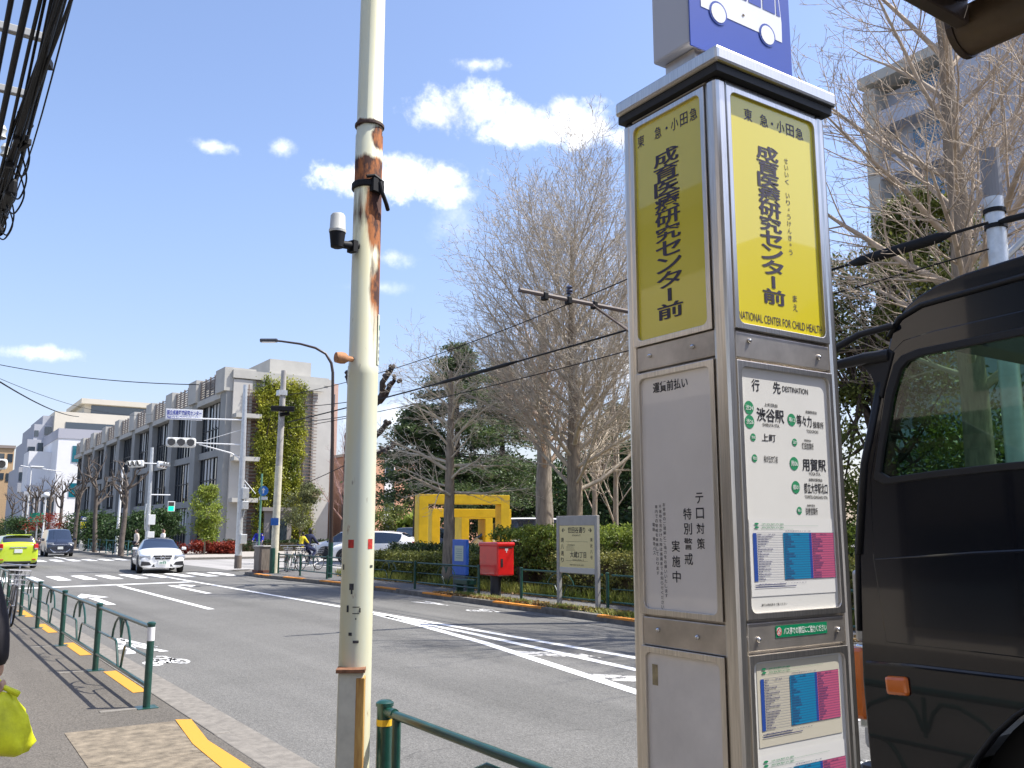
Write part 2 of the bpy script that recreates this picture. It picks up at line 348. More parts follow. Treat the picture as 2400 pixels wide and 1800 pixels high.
struct(MB().box(2.22, 2.35, -14, 7.6, -.15, .004).box(2.22, 2.35, 7.6, 36, -.15, .008), 'kerb', M_KERB, .01)
struct(MB().box(2.35, 2.72, -14, 36, -.15, -.112), 'gutter', M_KERB)
struct(MB().poly([(1.21, 7.06, .004), (1.98, 7.06, .004), (1.99, 7.35, .004), (2.09, 8.31, .004), (1.23, 8.33, .004)]).poly([(.9, 5.2, .004), (1.98, 5.2, .004), (1.98, 7.055, .004), (1.21, 7.055, .004)]), 'entrance_slab', M_SLAB)
# yellow no-stopping dashes along the near kerb
yb = MB()
yb.poly([(1.96, 5.4, .008), (2.13, 5.4, .008), (2.135, 6.52, .008), (2.12, 7.41, .008), (2.22, 8.29, .008), (2.10, 8.35, .008), (1.99, 7.35, .008), (1.97, 6.55, .008)])
for y0, y1 in [(9.95, 11.6), (13.24, 14.8), (16.4, 18.0), (19.6, 21.2), (22.8, 24.4), (26, 27.6), (29.2, 30.8)]: yb.poly([(2.075, y0, .004), (2.215, y0, .004), (2.215, y1, .004), (2.075, y1, .004)])
tag(yb.build('kerb_marking', M_YELL), kind='structure')
# far side: kerb line, pavement, orange dashes, soil bed
KX = [(-20, 10.9), (8, 11.1), (12.6, 11.24), (16, 11.42), (21, 11.56), (26, 11.64), (30, 11.42), (33.4, 11.15), (36, 11.4), (38, 12.3), (39.2, 13.8), (40.0, 17), (40.2, 30), (40.2, 80)]
def kx(y):
    for (a, p), (b, q) in zip(KX, KX[1:]):
        if a <= y <= b: return p + (q - p) * (y - a) / (b - a)
    return 11.4
kl = [(x, y) for y, x in KX]
def offs(pl, d):
    out = []
    for i, (x, y) in enumerate(pl):
        a = pl[max(0, i - 1)]; b = pl[min(len(pl) - 1, i + 1)]; t = Vector((b[0] - a[0], b[1] - a[1])).normalized(); out.append((x + t.y * d, y - t.x * d))
    return out
def ribbon(mb, pl, d0, d1, z0, z1):
    A, B = offs(pl, d0), offs(pl, d1)
    for i in range(len(pl) - 1):
        a, b, c, d = A[i], A[i + 1], B[i + 1], B[i]
        mb.add([(*a, z0), (*b, z0), (*c, z0), (*d, z0), (*a, z1), (*b, z1), (*c, z1), (*d, z1)], [(4, 5, 6, 7), (0, 1, 5, 4), (1, 2, 6, 5), (2, 3, 7, 6), (3, 0, 4, 7)])
mb = MB(); ribbon(mb, kl, 0, .16, -.15, .005); struct(mb, 'far_kerb', M_KERBD)
mb = MB(); ribbon(mb, kl, -.42, 0, -.15, -.114); struct(mb, 'far_gutter', M_ASPH)
fp = MB(); pl = offs(kl, .16); fp.poly([(x, y, 0) for x, y in pl] + [(80, -20, 0)]); struct(fp, 'far_pavement', M_FPAVE)
mb = MB()
for y0, y1 in [(12.55, 13.9), (15.9, 17.9), (19.9, 21.5), (23.1, 24.5), (26.9, 28.5), (29.8, 31.4), (32.6, 34.4), (9.3, 10.8)]:
    n = 4
    for i in range(n):
        a, b = y0 + (y1 - y0) * i / n, y0 + (y1 - y0) * (i + 1) / n
        mb.add([(kx(a) - .004, a, -.03), (kx(b) - .004, b, -.03), (kx(b) - .004, b, .009), (kx(a) - .004, a, .009), (kx(a) + .15, a, .009), (kx(b) + .15, b, .009)], [(0, 1, 2, 3), (3, 2, 5, 4)])
tag(mb.build('far_kerb_marking', M_ORAN), kind='structure')
struct(MB().poly([(13.05, -15, .004), (60, -15, .004), (60, 32, .004), (16, 33.5, .004), (13.35, 32, .004), (13.2, 26, .004)]), 'garden_soil', M_SOIL)
struct(MB().poly([(15.5, 33.6, .004), (70, 32.2, .004), (70, 40.0, .004), (16, 39.8, .004)]), 'car_park', mat('car_park_concrete', (.34, .33, .31), .9, var=.15, vs=.8))
struct(MB().box(11.9, 80, 56.4, 74.6, -.15, 0).box(11.9, 21.2, 74.6, 170, -.15, 0), 'corner_pavement', mat('corner_paving', (.36, .33, .29), .9, var=.15, vs=1.5))
struct(MB().box(11.72, 11.9, 56.2, 170, -.15, .006).box(11.9, 80, 56.22, 56.4, -.15, .006), 'corner_kerb', M_KERB)
tag(MB().poly([(12.2, 36.3, .006), (12.9, 36.3, .006), (13.3, 38.6, .006), (12.4, 37.9, .006)]).build('tactile_paving', mat('tactile_yellow', (.75, .52, .1), .8, var=.2, vs=8)), kind='structure')
Z1 = -.116
def mark(name, polys, m=M_WHITE, z=Z1):
    b = MB()
    for p in polys: b.poly([(x, y, z) for x, y in p])
    return tag(b.build(name, m), kind='structure')
def strip(pts, w):
    L_, R_ = offs(pts, -w / 2), offs(pts, w / 2)
    return [[L_[i], R_[i], R_[i + 1], L_[i + 1]] for i in range(len(pts) - 1)]
mark('centre_line', strip([(8.52, -20), (8.56, 8), (8.54, 20), (8.42, 35.7)], .15) + strip([(8.40, 17.2), (8.22, 13.5), (7.84, 8.79), (7.5, 4.5), (7.2, 0)], .15) + strip([(8.42, 17.7), (8.1, 15), (7.72, 12.3), (6.78, 7.62), (5.6, 2.0)], .17), z=Z1)
zb = []
for y in (11.0, 8.75, 6.5, 4.3): k = 7.72 - (12.3 - y) * .2; zb.append([(k + .02, y - .3), (k + .14, y + .25), (k + .75, y - .55), (k + .72, y - 1.05)])
mark('hatching', [[(a, min(b, 17)) for a, b in p] for p in zb], wornpaint('road_paint_faded', (.62, .6, .55), .45), z=Z1 - .0015)
mark('lane_line', strip([(5.87, 20.8), (5.88, 31.3)], .16) + strip([(5.9, 64), (5.9, 110)], .15) + strip([(8.5, 62), (8.5, 160)], .15))
mark('stop_line', [[(2.95, 31.1), (8.38, 31.9), (8.38, 32.35), (2.95, 31.55)]])
cw = []
for i in range(10):
    x = 2.95 + i * .86; cw.append([(x, 35.5), (x + .44, 35.5), (x + .44, 38.9), (x, 38.9)])
for i in range(10):
    x = 2.95 + i * .88; cw.append([(x, 57.2), (x + .46, 57.2), (x + .46, 60.6), (x, 60.6)])
mark('crosswalk', cw)
mark('lane_arrow', [[(4.16, 23.35), (4.36, 23.35), (4.36, 26.3), (4.16, 26.3)], [(3.85, 26.0), (4.67, 26.0), (4.26, 27.8)],
     [(7.16, 26.0), (7.34, 26.0), (7.34, 30.4), (7.16, 30.4)], [(7.34, 29.9), (7.62, 29.9), (7.62, 30.15), (7.34, 30.15)], [(7.6, 29.2), (7.95, 30.02), (7.6, 30.85)],
     [(4.2, 61.9), (4.4, 61.9), (4.4, 65), (4.2, 65)]])
def ring(cx, cy, r, w, sy=2.2, n=18, a0=0, a1=360):
    out = []
    for i in range(n):
        t0, t1 = R(a0 + (a1 - a0) * i / n), R(a0 + (a1 - a0) * (i + 1) / n)
        out.append([(cx + q * math.cos(t), cy + q * math.sin(t) * sy) for q, t in ((r, t0), (r, t1), (r - w, t1), (r - w, t0))])
    return out
# bicycle pictograms and chevrons painted in the lanes
def bike_mark(cx, cy, d=1):
    sc = .82
    P = ring(cx - .21 * sc, cy - .28 * d * sc, .15 * sc, .05) + ring(cx + .21 * sc, cy - .28 * d * sc, .15 * sc, .05)
    for a, b in [((-.21, -.28), (-.05, .12)), ((-.05, .12), (.16, .12)), ((.16, .12), (0, -.28)), ((0, -.28), (-.05, .12)), ((.21, -.28), (.13, .34)), ((.13, .34), (.02, .38)), ((-.12, .2), (.02, .2))]:
        P += strip([(cx + a[0] * sc, cy + a[1] * d * 1.4 * sc), (cx + b[0] * sc, cy + b[1] * d * 1.4 * sc)], .06)
    return P
mark('bicycle_marking', bike_mark(3.08, 13.1) + [[(2.78, 14.6), (2.92, 14.6), (3.12, 15.8), (3.05, 16.1)], [(3.38, 14.6), (3.24, 14.6), (3.05, 15.8), (3.1, 16.1)], [(2.78, 14.0), (2.92, 14.0), (3.1, 14.9), (3.06, 15.2)], [(3.38, 14.0), (3.24, 14.0), (3.06, 14.9), (3.1, 15.2)]]
     + bike_mark(10.72, 17.0, -1) + [[(10.55, 20.2), (10.65, 20.2), (10.82, 18.9), (10.74, 18.7)], [(10.98, 20.2), (10.88, 20.2), (10.74, 18.9), (10.8, 18.7)]] + [[(11.0, 31.5), (11.06, 31.5), (11.0, 35), (10.94, 35)]], wornpaint('road_paint_scuffed', (.74, .74, .72), .44))

# ---------------------------------------------------------------- guard fences (green pipe fence with leaf loops)
M_GREEN = mat('fence_green_paint', (.008, .058, .043), .33, var=.25, vs=14, coat=.3, spec=.6)
M_GREEN2 = mat('far_fence_green_paint', (.010, .058, .042), .4, var=.25, vs=9)
M_STICK = mat('white_reflector', (.8, .8, .78), .4)
def fence_panel(X, y0, y1, parent, m, H=.74, r=.017, leaf=True):
    b = MB(); c = (y0 + y1) / 2; n = 6
    b.tube([(X, y0, H - .02), (X, y1, H - .02)], r * 1.25, 10); b.tube([(X, y0, .19), (X, y1, .19)], r * 1.15, 8)
    for s in (-1, 1):
        e = y0 if s < 0 else y1
        b.tube([(X, e, .45), (X, c + s * .30, .45), (X, c + s * .23, .435), (X, c + s * .18, .38), (X, c + s * .12, .28), (X, c + s * .07, .19)], r * .75, n)
        b.tube([(X, c + s * .47, .45), (X, c + s * .43, .54), (X, c + s * .33, .63), (X, c + s * .2, .685), (X, c + s * .1, .685), (X, c + s * .05, .63), (X, c + s * .012, .53)], r * .75, n)
    b.tube([(X, c, .71), (X, c, .5)], r * .8, n)
    return b.build('rail_panel', m, parent, world=True, smooth='auto')
def fence(label, X, posts, m, group, H=.74, pr=.034, panels=None):
    t = thing('guard_fence', label, 'fence', (X, posts[0], 0), group=group)
    for y in posts:
        b = MB(); b.lathe([(pr, -.02), (pr, H + .005), (pr + .006, H + .006), (pr + .006, H + .022), (pr * .8, H + .032), (0.004, H + .035)], (X, y, 0), 14); b.box(X - .09, X + .09, y - .09, y + .09, -.01, .006)
        b.build('post', m, t, world=True, smooth='auto')
    for a, c in (panels or list(zip(posts, posts[1:]))): fence_panel(X, a, c, t, m, H)
    return t
ft = fence('long green pipe fence beside the left pavement with leaf loops between posts', 2.02, [9.09, 11.79, 14.55, 17.34, 19.95, 22.6, 25.3, 28, 30.7, 33.4], M_GREEN, 'green guard fences along the kerbs')
b = MB(); b.lathe([(.0352, .6), (.0352, .725)], (2.02, 9.09, 0), 14); b.build('reflector_band', M_STICK, ft, world=True)
b = MB()
for y in (9.09, 11.79, 14.55, 17.34): b.box(1.62, 2.0, y - .05, y + .05, -.005, .0045)
tag(b.build('post_footing', M_KERB), kind='structure')
nf = fence('nearest green pipe fence starting beside the rusty white pole', 2.04, [4.16, 1.9, -.6], M_GREEN, 'green guard fences along the kerbs', H=.765, pr=.038, panels=[(4.07, 1.97), (1.83, -.53)])
b = MB(); b.tube([(2.04, 4.16, .745), (2.04, 4.05, .75)], .024, 10); b.tube([(2.04, 4.03, .73), (2.04, 4.03, .19)], .022, 10); b.build('end_frame', M_GREEN, nf, world=True, smooth='auto')
b = MB(); b.lathe([(.0395, .68), (.0395, .71)], (2.04, 4.16, 0), 14); b.build('yellow_band', mat('yellow_tape', (.8, .5, .03), .5), nf, world=True)
fence('far side green pipe fence behind the yellow map board', 12.0, [17.5, 14.4, 11.4, 8.4, 5.4, 2.4], M_GREEN2, 'green guard fences along the kerbs', panels=[(17.42, 14.55), (14.25, 11.45), (11.35, 8.45), (8.35, 5.45), (5.35, 2.45)])
fence('far side green pipe fence between the red postbox and the utility pole', 12.05, [19.45, 22.85, 26.1, 29.2, 31.7, 34.0], M_GREEN2, 'green guard fences along the kerbs', panels=[(19.5, 22.7), (23.0, 26.0), (26.2, 29.1), (29.3, 31.6), (31.8, 33.9)])
fence('distant green fence beyond the junction behind the white coupe', 12.05, [59.5, 62, 64.5, 67, 69.5, 72, 74.5, 77], mat('distant_fence_green', (.03, .11, .12), .5), 'green guard fences along the kerbs', H=.95)

# ---------------------------------------------------------------- bus stop pillar
def bus_stop():
    t = thing('bus_stop_pillar', 'tall stainless bus stop pillar with yellow name panels and blue bus sign on top', 'bus stop', (1.8, 1.64, 0))
    M_SS = mat('stainless_steel', (.68, .64, .58), .3, metal=1, var=.16, vs=6, bump=.04, bs=4, stretch=(60, 60, 1.5))
    M_SSD = mat('stainless_grimy', (.56, .51, .45), .38, metal=.9, var=.3, vs=5)
    M_YEL = mat('panel_yellow', (.74, .62, .012), .35, coat=1)
    M_WH = mat('panel_white', (.74, .73, .69), .35, coat=.5, var=.04, vs=3)
    M_BLK = mat('print_black', (.02, .02, .025), .5); M_GRN = mat('badge_green', (.02, .26, .11), .5)
    x0, x1, y0, y1 = 1.585, 2.005, 1.45, 1.797
    b = MB(); b.box(x0 + .012, x1 - .012, y0 + .012, y1 - .012, .05, 2.744); b.build('body', M_SSD, t, world=True)
    b = MB(); b.box(x0 - .06, x1 + .06, y0 - .06, y1 + .06, 0, .08); b.build('base_block', M_KERB, t, world=True, bevel=.01)
    for x, y, w in ((x0, y0, .036), (x1 - .03, y0, .03), (x0, y1 - .03, .03), (x1 - .03, y1 - .03, .03)):
        b = MB(); b.box(x - .003, x + w + .003, y - .003, y + w + .003, .06, 2.7445); b.build('corner_post', M_SS, t, world=True, bevel=.012)
    b = MB(); b.box(x0 - .026, x1 + .022, y0 - .032, y1 + .008, 2.766, 2.807); b.build('cap', M_SS, t, world=True, bevel=.008)
    b = MB(); b.box(x0 - .016, x1 + .014, y0 - .02, y1 + .004, 2.745, 2.7655); b.build('cap_gasket', mat('rubber_black', (.02, .02, .02), .7), t, world=True)
    FR = Face((0, y0 + .006, 0), (1, 0, 0), (0, 0, 1)); LF = Face((x0 + .006, 0, 0), (0, -1, 0), (0, 0, 1))      # front a = x ; left a = -y
    def rails(F, a0, a1, zs, name):
        for z0, z1 in zs:
            b = MB(); F.slab(b, a0, a1, z0, z1, -.004, .004); b.build('cross_rail', M_SS if z1 > 2.7 else M_SSD, t, world=True, bevel=.003)
    rails(FR, 1.622, 1.976, [(2.729, 2.744), (2.03, 2.095), (1.345, 1.41), (.3, .36)], 0)
    rails(LF, -1.766, -1.487, [(2.7385, 2.744), (2.035, 2.1), (1.335, 1.405), (.3, .36)], 0)
    def panel(F, a0, a1, z0, z1, m, name, fr=.012):
        b = MB(); outer = [(a0 - fr, z0 - fr), (a1 + fr, z0 - fr), (a1 + fr, z1 + fr), (a0 - fr, z1 + fr)]
        v, f = holed([outer, rrect(a0, a1, z0, z1, .018)], .004, .0015); b.add([F.p(p[0], p[1], .004 + p[2]) for p in v], f); b.build('panel_frame', M_SS, t, world=True)
        b = MB(); F.shape(b, rrect(a0 - .002, a1 + .002, z0 - .002, z1 + .002, .018), .0015); return b.build(name, m, t, world=True)
    fa0, fa1, la0, la1 = 1.632, 1.962, -1.757, -1.503
    A = lambda a: -1.634 + (a + 1.641) * .9
    def prints(F, panel_, fn, m, name='lettering'):
        b = MB(); fn(F, b); return b.build(name, m, panel_, world=True, fix=False)
    # yellow name panels
    p = panel(FR, fa0, fa1, 2.115, 2.715, M_YEL, 'name_panel')
    def tf(F, b):
        for ch, a in zip('東急・小田急', (1.705, 1.765, 1.797, 1.83, 1.868, 1.906)): F.text(b, ch, a, 2.672, .008 if ch == '・' else .031, .008 if ch == '・' else .033, .008, .0022)
        F.column(b, '成育医療研究センター前', 1.772, 2.603, .039, .0383, .007, .0022, 2.1, .0016)
        F.column(b, 'せいいく いりょうけんきゅう', 1.845, 2.59, .0145, .0192, .004, .0022)
        F.column(b, 'まえ', 1.852, 2.22, .018, .024, .006, .0022)
        F.text(b, 'NATIONAL CENTER FOR CHILD HEALTH', 1.797, 2.138, .316, .021, .002, .0022)
    prints(FR, p, tf, mat('print_reflection_tint', (.045, .035, .06), .5))  # purple grey of the glass reflection is put into the letter colour
    p = panel(LF, la0, la1, 2.115, 2.718, M_YEL, 'name_panel')
    def tl(F, b):
        for ch, a in zip('東急・小田急', (-1.75, -1.675, -1.638, -1.605, -1.567, -1.529)): F.text(b, ch, A(a), 2.675, .008 if ch == '・' else .027, .008 if ch == '・' else .034, .008, .0022)
        F.column(b, '成育医療研究センター前', A(-1.645), 2.618, .0415, .0418, .007, .0022, 2.2, .0017)
    prints(LF, p, tl, MATS['print_reflection_tint'])
    # destination panel
    p = panel(FR, fa0, fa1, 1.43, 2.01, M_WH, 'destination_panel')
    G = []
    def td(F, b):
        T = lambda s, a, z, w, h, bo=.012: F.text(b, s, a, z, w, h, bo, .0022)
        T('行', 1.688, 1.968, .028, .03, .018); T('先', 1.765, 1.968, .028, .03, .018); T('DESTINATION', 1.835, 1.968, .098, .014, .012)
        T('渋谷駅', 1.737, 1.897, .1, .034, .02); T('上町経由', 1.74, 1.923, .048, .009); T('SHIBUYA STA.', 1.738, 1.873, .062, .008)
        T('等々力', 1.863, 1.892, .058, .03, .018); T('操車所', 1.918, 1.885, .042, .018); T('用賀駅経由', 1.892, 1.916, .044, .008); T('TODOROKI', 1.893, 1.867, .046, .008)
        T('上町', 1.727, 1.842, .05, .019); T('桜が丘交番前', 1.731, 1.79, .05, .017)
        T('鎌田営業所', 1.872, 1.829, .045, .017); T('用賀駅経由', 1.872, 1.843, .026, .006)
        T('用賀駅', 1.893, 1.782, .092, .032, .02); T('YOGA STA.', 1.893, 1.76, .046, .008)
        T('都立大学駅北口', 1.895, 1.724, .092, .027, .014); T('桜新町駅経由', 1.895, 1.745, .052, .008); T('TORITSU-DAIGAKU STA.', 1.895, 1.702, .09, .008)
        T('弦巻営業所', 1.874, 1.667, .046, .018); T('桜新町経由', 1.872, 1.681, .03, .006)
        F.text(b, '運行は時刻表をご覧ください', 1.72, 1.448, .09, .006, .006, .0022)
    prints(FR, p, td, M_BLK)
    badges = [(1.661, 1.911, .0165, '渋24'), (1.661, 1.877, .0165, '渋26'), (1.815, 1.892, .0155, '等12'), (1.671, 1.84, .0095, '渋05'), (1.673, 1.79, .0095, '用22'), (1.822, 1.836, .0095, '玉07'), (1.816, 1.783, .0165, '用06'), (1.818, 1.725, .0155, '都01'), (1.827, 1.668, .0095, '等11')]
    b = MB(); w = MB()
    for a, z, r, s in badges: FR.disc(b, a, z, r, r, .0022, 18); FR.text(w, s, a, z, r * 1.5, r * .8, .01, .003)
    b.build('route_badges', M_GRN, p, world=True, fix=False); w.build('badge_numbers', mat('print_white', (.75, .78, .74), .5), p, world=True, fix=False)
    # timetable sheets: paper, blue and pink columns, printed rows
    M_PAP = mat('paper_white', (.74, .73, .70), .5, coat=.25); M_PAPC = mat('paper_cream', (.60, .56, .45), .5, coat=.25)
    M_BLU = mat('timetable_blue', (.006, .22, .42), .5); M_PNK = mat('timetable_pink', (.52, .10, .20), .5); M_DBL = mat('timetable_navy', (.02, .07, .33), .5)
    rnd = random.Random(3)
    def sheet(F, a0, a1, z0, z1, m, parent, skew=0.0, dim=1):
        W, H = a1 - a0, z1 - z0
        q = Face(F.p(a0, z0, .0015), (F.u + F.v * skew).normalized(), (F.v - F.u * skew).normalized())
        b = MB(); q.rect(b, 0, W, 0, H, .001); s = b.build('timetable_sheet', m, parent, world=True, fix=False)
        tb0, tb1 = .2 * H, .81 * H
        for n_, c0, c1, mm_ in (('navy_column', .035, .075, M_DBL), ('blue_column', .375, .68, M_BLU), ('pink_column', .71, .985, M_PNK)):
            b = MB(); q.rect(b, c0 * W, c1 * W, tb0 if c0 > .1 else tb0 - .01 * H, tb1, .0018)
            if c0 == .375: pass
            b.build(n_, mm_, s, world=True, fix=False)
        b = MB(); q.rect(b, .68 * W, .7099 * W, tb0, tb1, .0018); b.build('navy_column', M_DBL, s, world=True, fix=False)
        b = MB(); n = 19
        for i in range(n + 1):
            z = tb0 + (tb1 - tb0) * i / n; q.rect(b, .075 * W, .985 * W, z, z + .0006, .0022)
            if i < n:
                for c, mx in ((.085, 11), (.39, 8), (.72, 8)):
                    k = rnd.randint(2, mx) if i < n - 1 else 3
                    for j in range(k):
                        x = (c + j * .0155) * W
                        q.rect(b, x, x + .009 * W, z + .25 * (tb1 - tb0) / n, z + .7 * (tb1 - tb0) / n, .0024)
        for i in range(2): q.rect(b, .04 * W, (.5 - i * .12) * W, (.11 + .03 * i) * H, (.12 + .03 * i) * H, .0022)
        q.text(b, '成育医療研究センター前', .55 * W, .835 * H, .3 * W, .016 * H, 0, .0022)
        q.text(b, '平日', .24 * W, .79 * H, .08 * W, .018 * H, 0, .0024); q.text(b, '土曜', .53 * W, .79 * H, .08 * W, .018 * H, 0, .0024); q.text(b, '休日', .85 * W, .79 * H, .08 * W, .018 * H, 0, .0024)
        q.text(b, '運行状況により遅れることがあります', .35 * W, .155 * H, .55 * W, .014 * H, 0, .0022)
        b.build('printed_rows', mat('print_dark_blue', (.04, .05, .16), .5), s, world=True, fix=False)
        b = MB(); q.disc(b, .08 * W, .93 * H, .025 * W, .013 * H, .0022, 12); q.disc(b, .08 * W, .885 * H, .025 * W, .013 * H, .0022, 12); q.rect(b, .05 * W, .8 * W, .905 * H, .907 * H, .002); q.rect(b, .05 * W, .5 * W, .86 * H, .862 * H, .002)
        q.text(b, '渋谷駅方面', .26 * W, .927 * H, .25 * W, .02 * H, 0, .0022); q.text(b, '用賀駅方面', .26 * W, .883 * H, .25 * W, .02 * H, 0, .0022); b.build('route_line', M_GRN, s, world=True, fix=False)
        return s
    sheet(FR, 1.643, 1.957, 1.468, 1.648, M_PAP, p, .0)
    p = panel(FR, fa0, fa1, .42, 1.325, M_WH, 'timetable_panel')
    sheet(FR, 1.648, 1.945, 1.135, 1.318, M_PAPC, p, .0); sheet(FR, 1.64, 1.955, .92, 1.118, M_PAP, p, .0); sheet(FR, 1.64, 1.955, .7, .9, M_PAPC, p, .0)
    # notice panel on the left face
    p = panel(LF, la0, la1, 1.425, 2.015, mat('panel_offwhite', (.82, .77, .70), .35, coat=.8, var=.05, vs=4), 'notice_panel')
    def tn(F, b):
        F.text(b, '運賃前払い', A(-1.655), 1.985, .126, .028, .016, .0022)
        F.column(b, 'テロ対策', A(-1.555), 1.715, .026, .0362, .008, .0022, 1.0); F.column(b, '特別警戒', A(-1.602), 1.678, .028, .0362, .008, .0022, 1.0); F.column(b, '実施中', A(-1.65), 1.6, .028, .037, .008, .0022, 1.0)
        for a, top, s in ((-1.692, 1.69, 'お客様のご理解とご協力をお願いいたします'), (-1.708, 1.685, '不審物を見かけた際は係員までお知らせください'), (-1.724, 1.685, '車内での警戒を実施しております'), (-1.736, 1.64, '電話　東急バス')):
            F.column(b, s, A(a), top, .0085, .0118, .0, .0022, 1.1)
    prints(LF, p, tn, M_BLK)
    p = panel(LF, la0, la1, .42, 1.32, mat('panel_grey', (.80, .75, .68), .4, coat=.6, var=.12, vs=5), 'blank_panel')
    b = MB(); LF.rect(b, -1.735, -1.56, .93, 1.0, .0022); b.build('faded_label', mat('label_faded', (.24, .21, .17), .7, var=.3, vs=30), p, world=True, fix=False)
    b = MB(); LF.rect(b, -1.738, -1.718, 1.24, 1.29, .0022); b.build('tape_residue', mat('tape_tan', (.45, .36, .2), .7, var=.3, vs=30), p, world=True, fix=False)
    # screws, keyhole, green sticker
    b = MB()
    for F, pts in ((FR, [(1.668, 2.075), (1.93, 2.063), (1.655, 1.372), (1.945, 1.378)]), (LF, [(-1.715, 2.072), (-1.56, 2.07), (-1.71, 1.375), (-1.575, 1.37)])):
        for a, z in pts:
            c = F.p(a, z, .004); d = F.p(a, z, .012); b.tube([c, (c + d) / 2, d], [.0065, .006, .002], 10)
    b.build('screws', mat('polished_steel', (.75, .74, .72), .15, metal=1), t, world=True, smooth=True)
    b = MB(); FR.rect(b, 1.716, 1.904, 1.372, 1.399, .0052); s = b.build('courtesy_sticker', mat('sticker_green', (.0, .22, .09), .4), t, world=True, fix=False)
    b = MB(); FR.text(b, 'バス停での禁煙にご協力ください', 1.822, 1.3855, .158, .0165, .014, .0062); FR.disc(b, 1.7275, 1.3855, .009, .010, .0058); b.build('lettering', mat('print_white', (.75, .78, .74), .5), s, world=True, fix=False)
    b = MB(); 
    for i in range(16):
        t0, t1 = 2 * math.pi * i / 16, 2 * math.pi * (i + 1) / 16
        b.poly([FR.p(1.7275 + r * math.cos(q), 1.3855 + r * 1.05 * math.sin(q), .0066) for r, q in ((.008, t0), (.008, t1), (.006, t1), (.006, t0))])
    b.poly([FR.p(1.7275 + x, 1.3855 + y, .0066) for x, y in ((-.0055, .004), (-.004, .0055), (.0055, -.004), (.004, -.0055))]); b.build('no_smoking_mark', mat('print_red', (.6, .03, .03), .5), s, world=True, fix=False)
    # blue bus sign box on top
    sx0, sx1, sy0, sy1, sz0, sz1 = 1.602, 2.0, 1.54, 1.69, 2.885, 3.36
    b = MB(); b.box(sx0, sx1, sy0 + .01, sy1, sz0 + .002, sz1); sb = b.build('sign_box', mat('sign_box_grey', (.5, .51, .54), .45), t, world=True, bevel=.006)
    b = MB(); b.box(1.63, 1.97, 1.56, 1.67, 2.8, 2.884); b.build('sign_foot', M_SSD, t, world=True)
    F = Face((0, sy0 + .006, 0), (1, 0, 0), (0, 0, 1)); b = MB(); F.slab(b, sx0 - .004, sx1 + .004, sz0 - .01, sz1 + .004, 0, .004); fc = b.build('sign_face', mat('sign_blue', (.008, .045, .33), .35, coat=.4), sb, world=True)
    b = MB(); ox, oz = 1.64, 2.998
    b.poly([F.p(ox + x, oz + z, .0052) for x, z in ((0, 0), (.325, 0), (.327, .06), (.318, .155), (.31, .165), (.02, .165), (.0, .15))]); b.build('bus_emblem', mat('sign_white', (.78, .79, .8), .4), fc, world=True, fix=False)
    b = MB()
    for i in range(5): F.shape(b, [(ox + .012 + i * .059, oz + .078), (ox + .012 + i * .059 + .052, oz + .078), (ox + .012 + i * .059 + .052, oz + .145), (ox + .012 + i * .059, oz + .145)], .0062)
    F.shape(b, [(ox + .306, oz + .078), (ox + .322, oz + .078), (ox + .315, oz + .145), (ox + .306, oz + .145)], .0062)
    for c in (.065, .262): F.disc(b, ox + c, oz + .002, .034, .034, .0062)
    b.build('bus_windows', MATS['sign_blue'], fc, world=True, fix=False)
    b = MB()
    for c in (.065, .262): F.disc(b, ox + c, oz + .002, .028, .028, .0074)
    b.build('bus_wheels', MATS['sign_white'], fc, world=True, fix=False)
    b = MB(); F.disc(b, ox + .165, oz + .03, .005, .004, .0066, 7); b.build('paint_chip', mat('chip_brown', (.1, .06, .03), .8), fc, world=True, fix=False)
bus_stop()

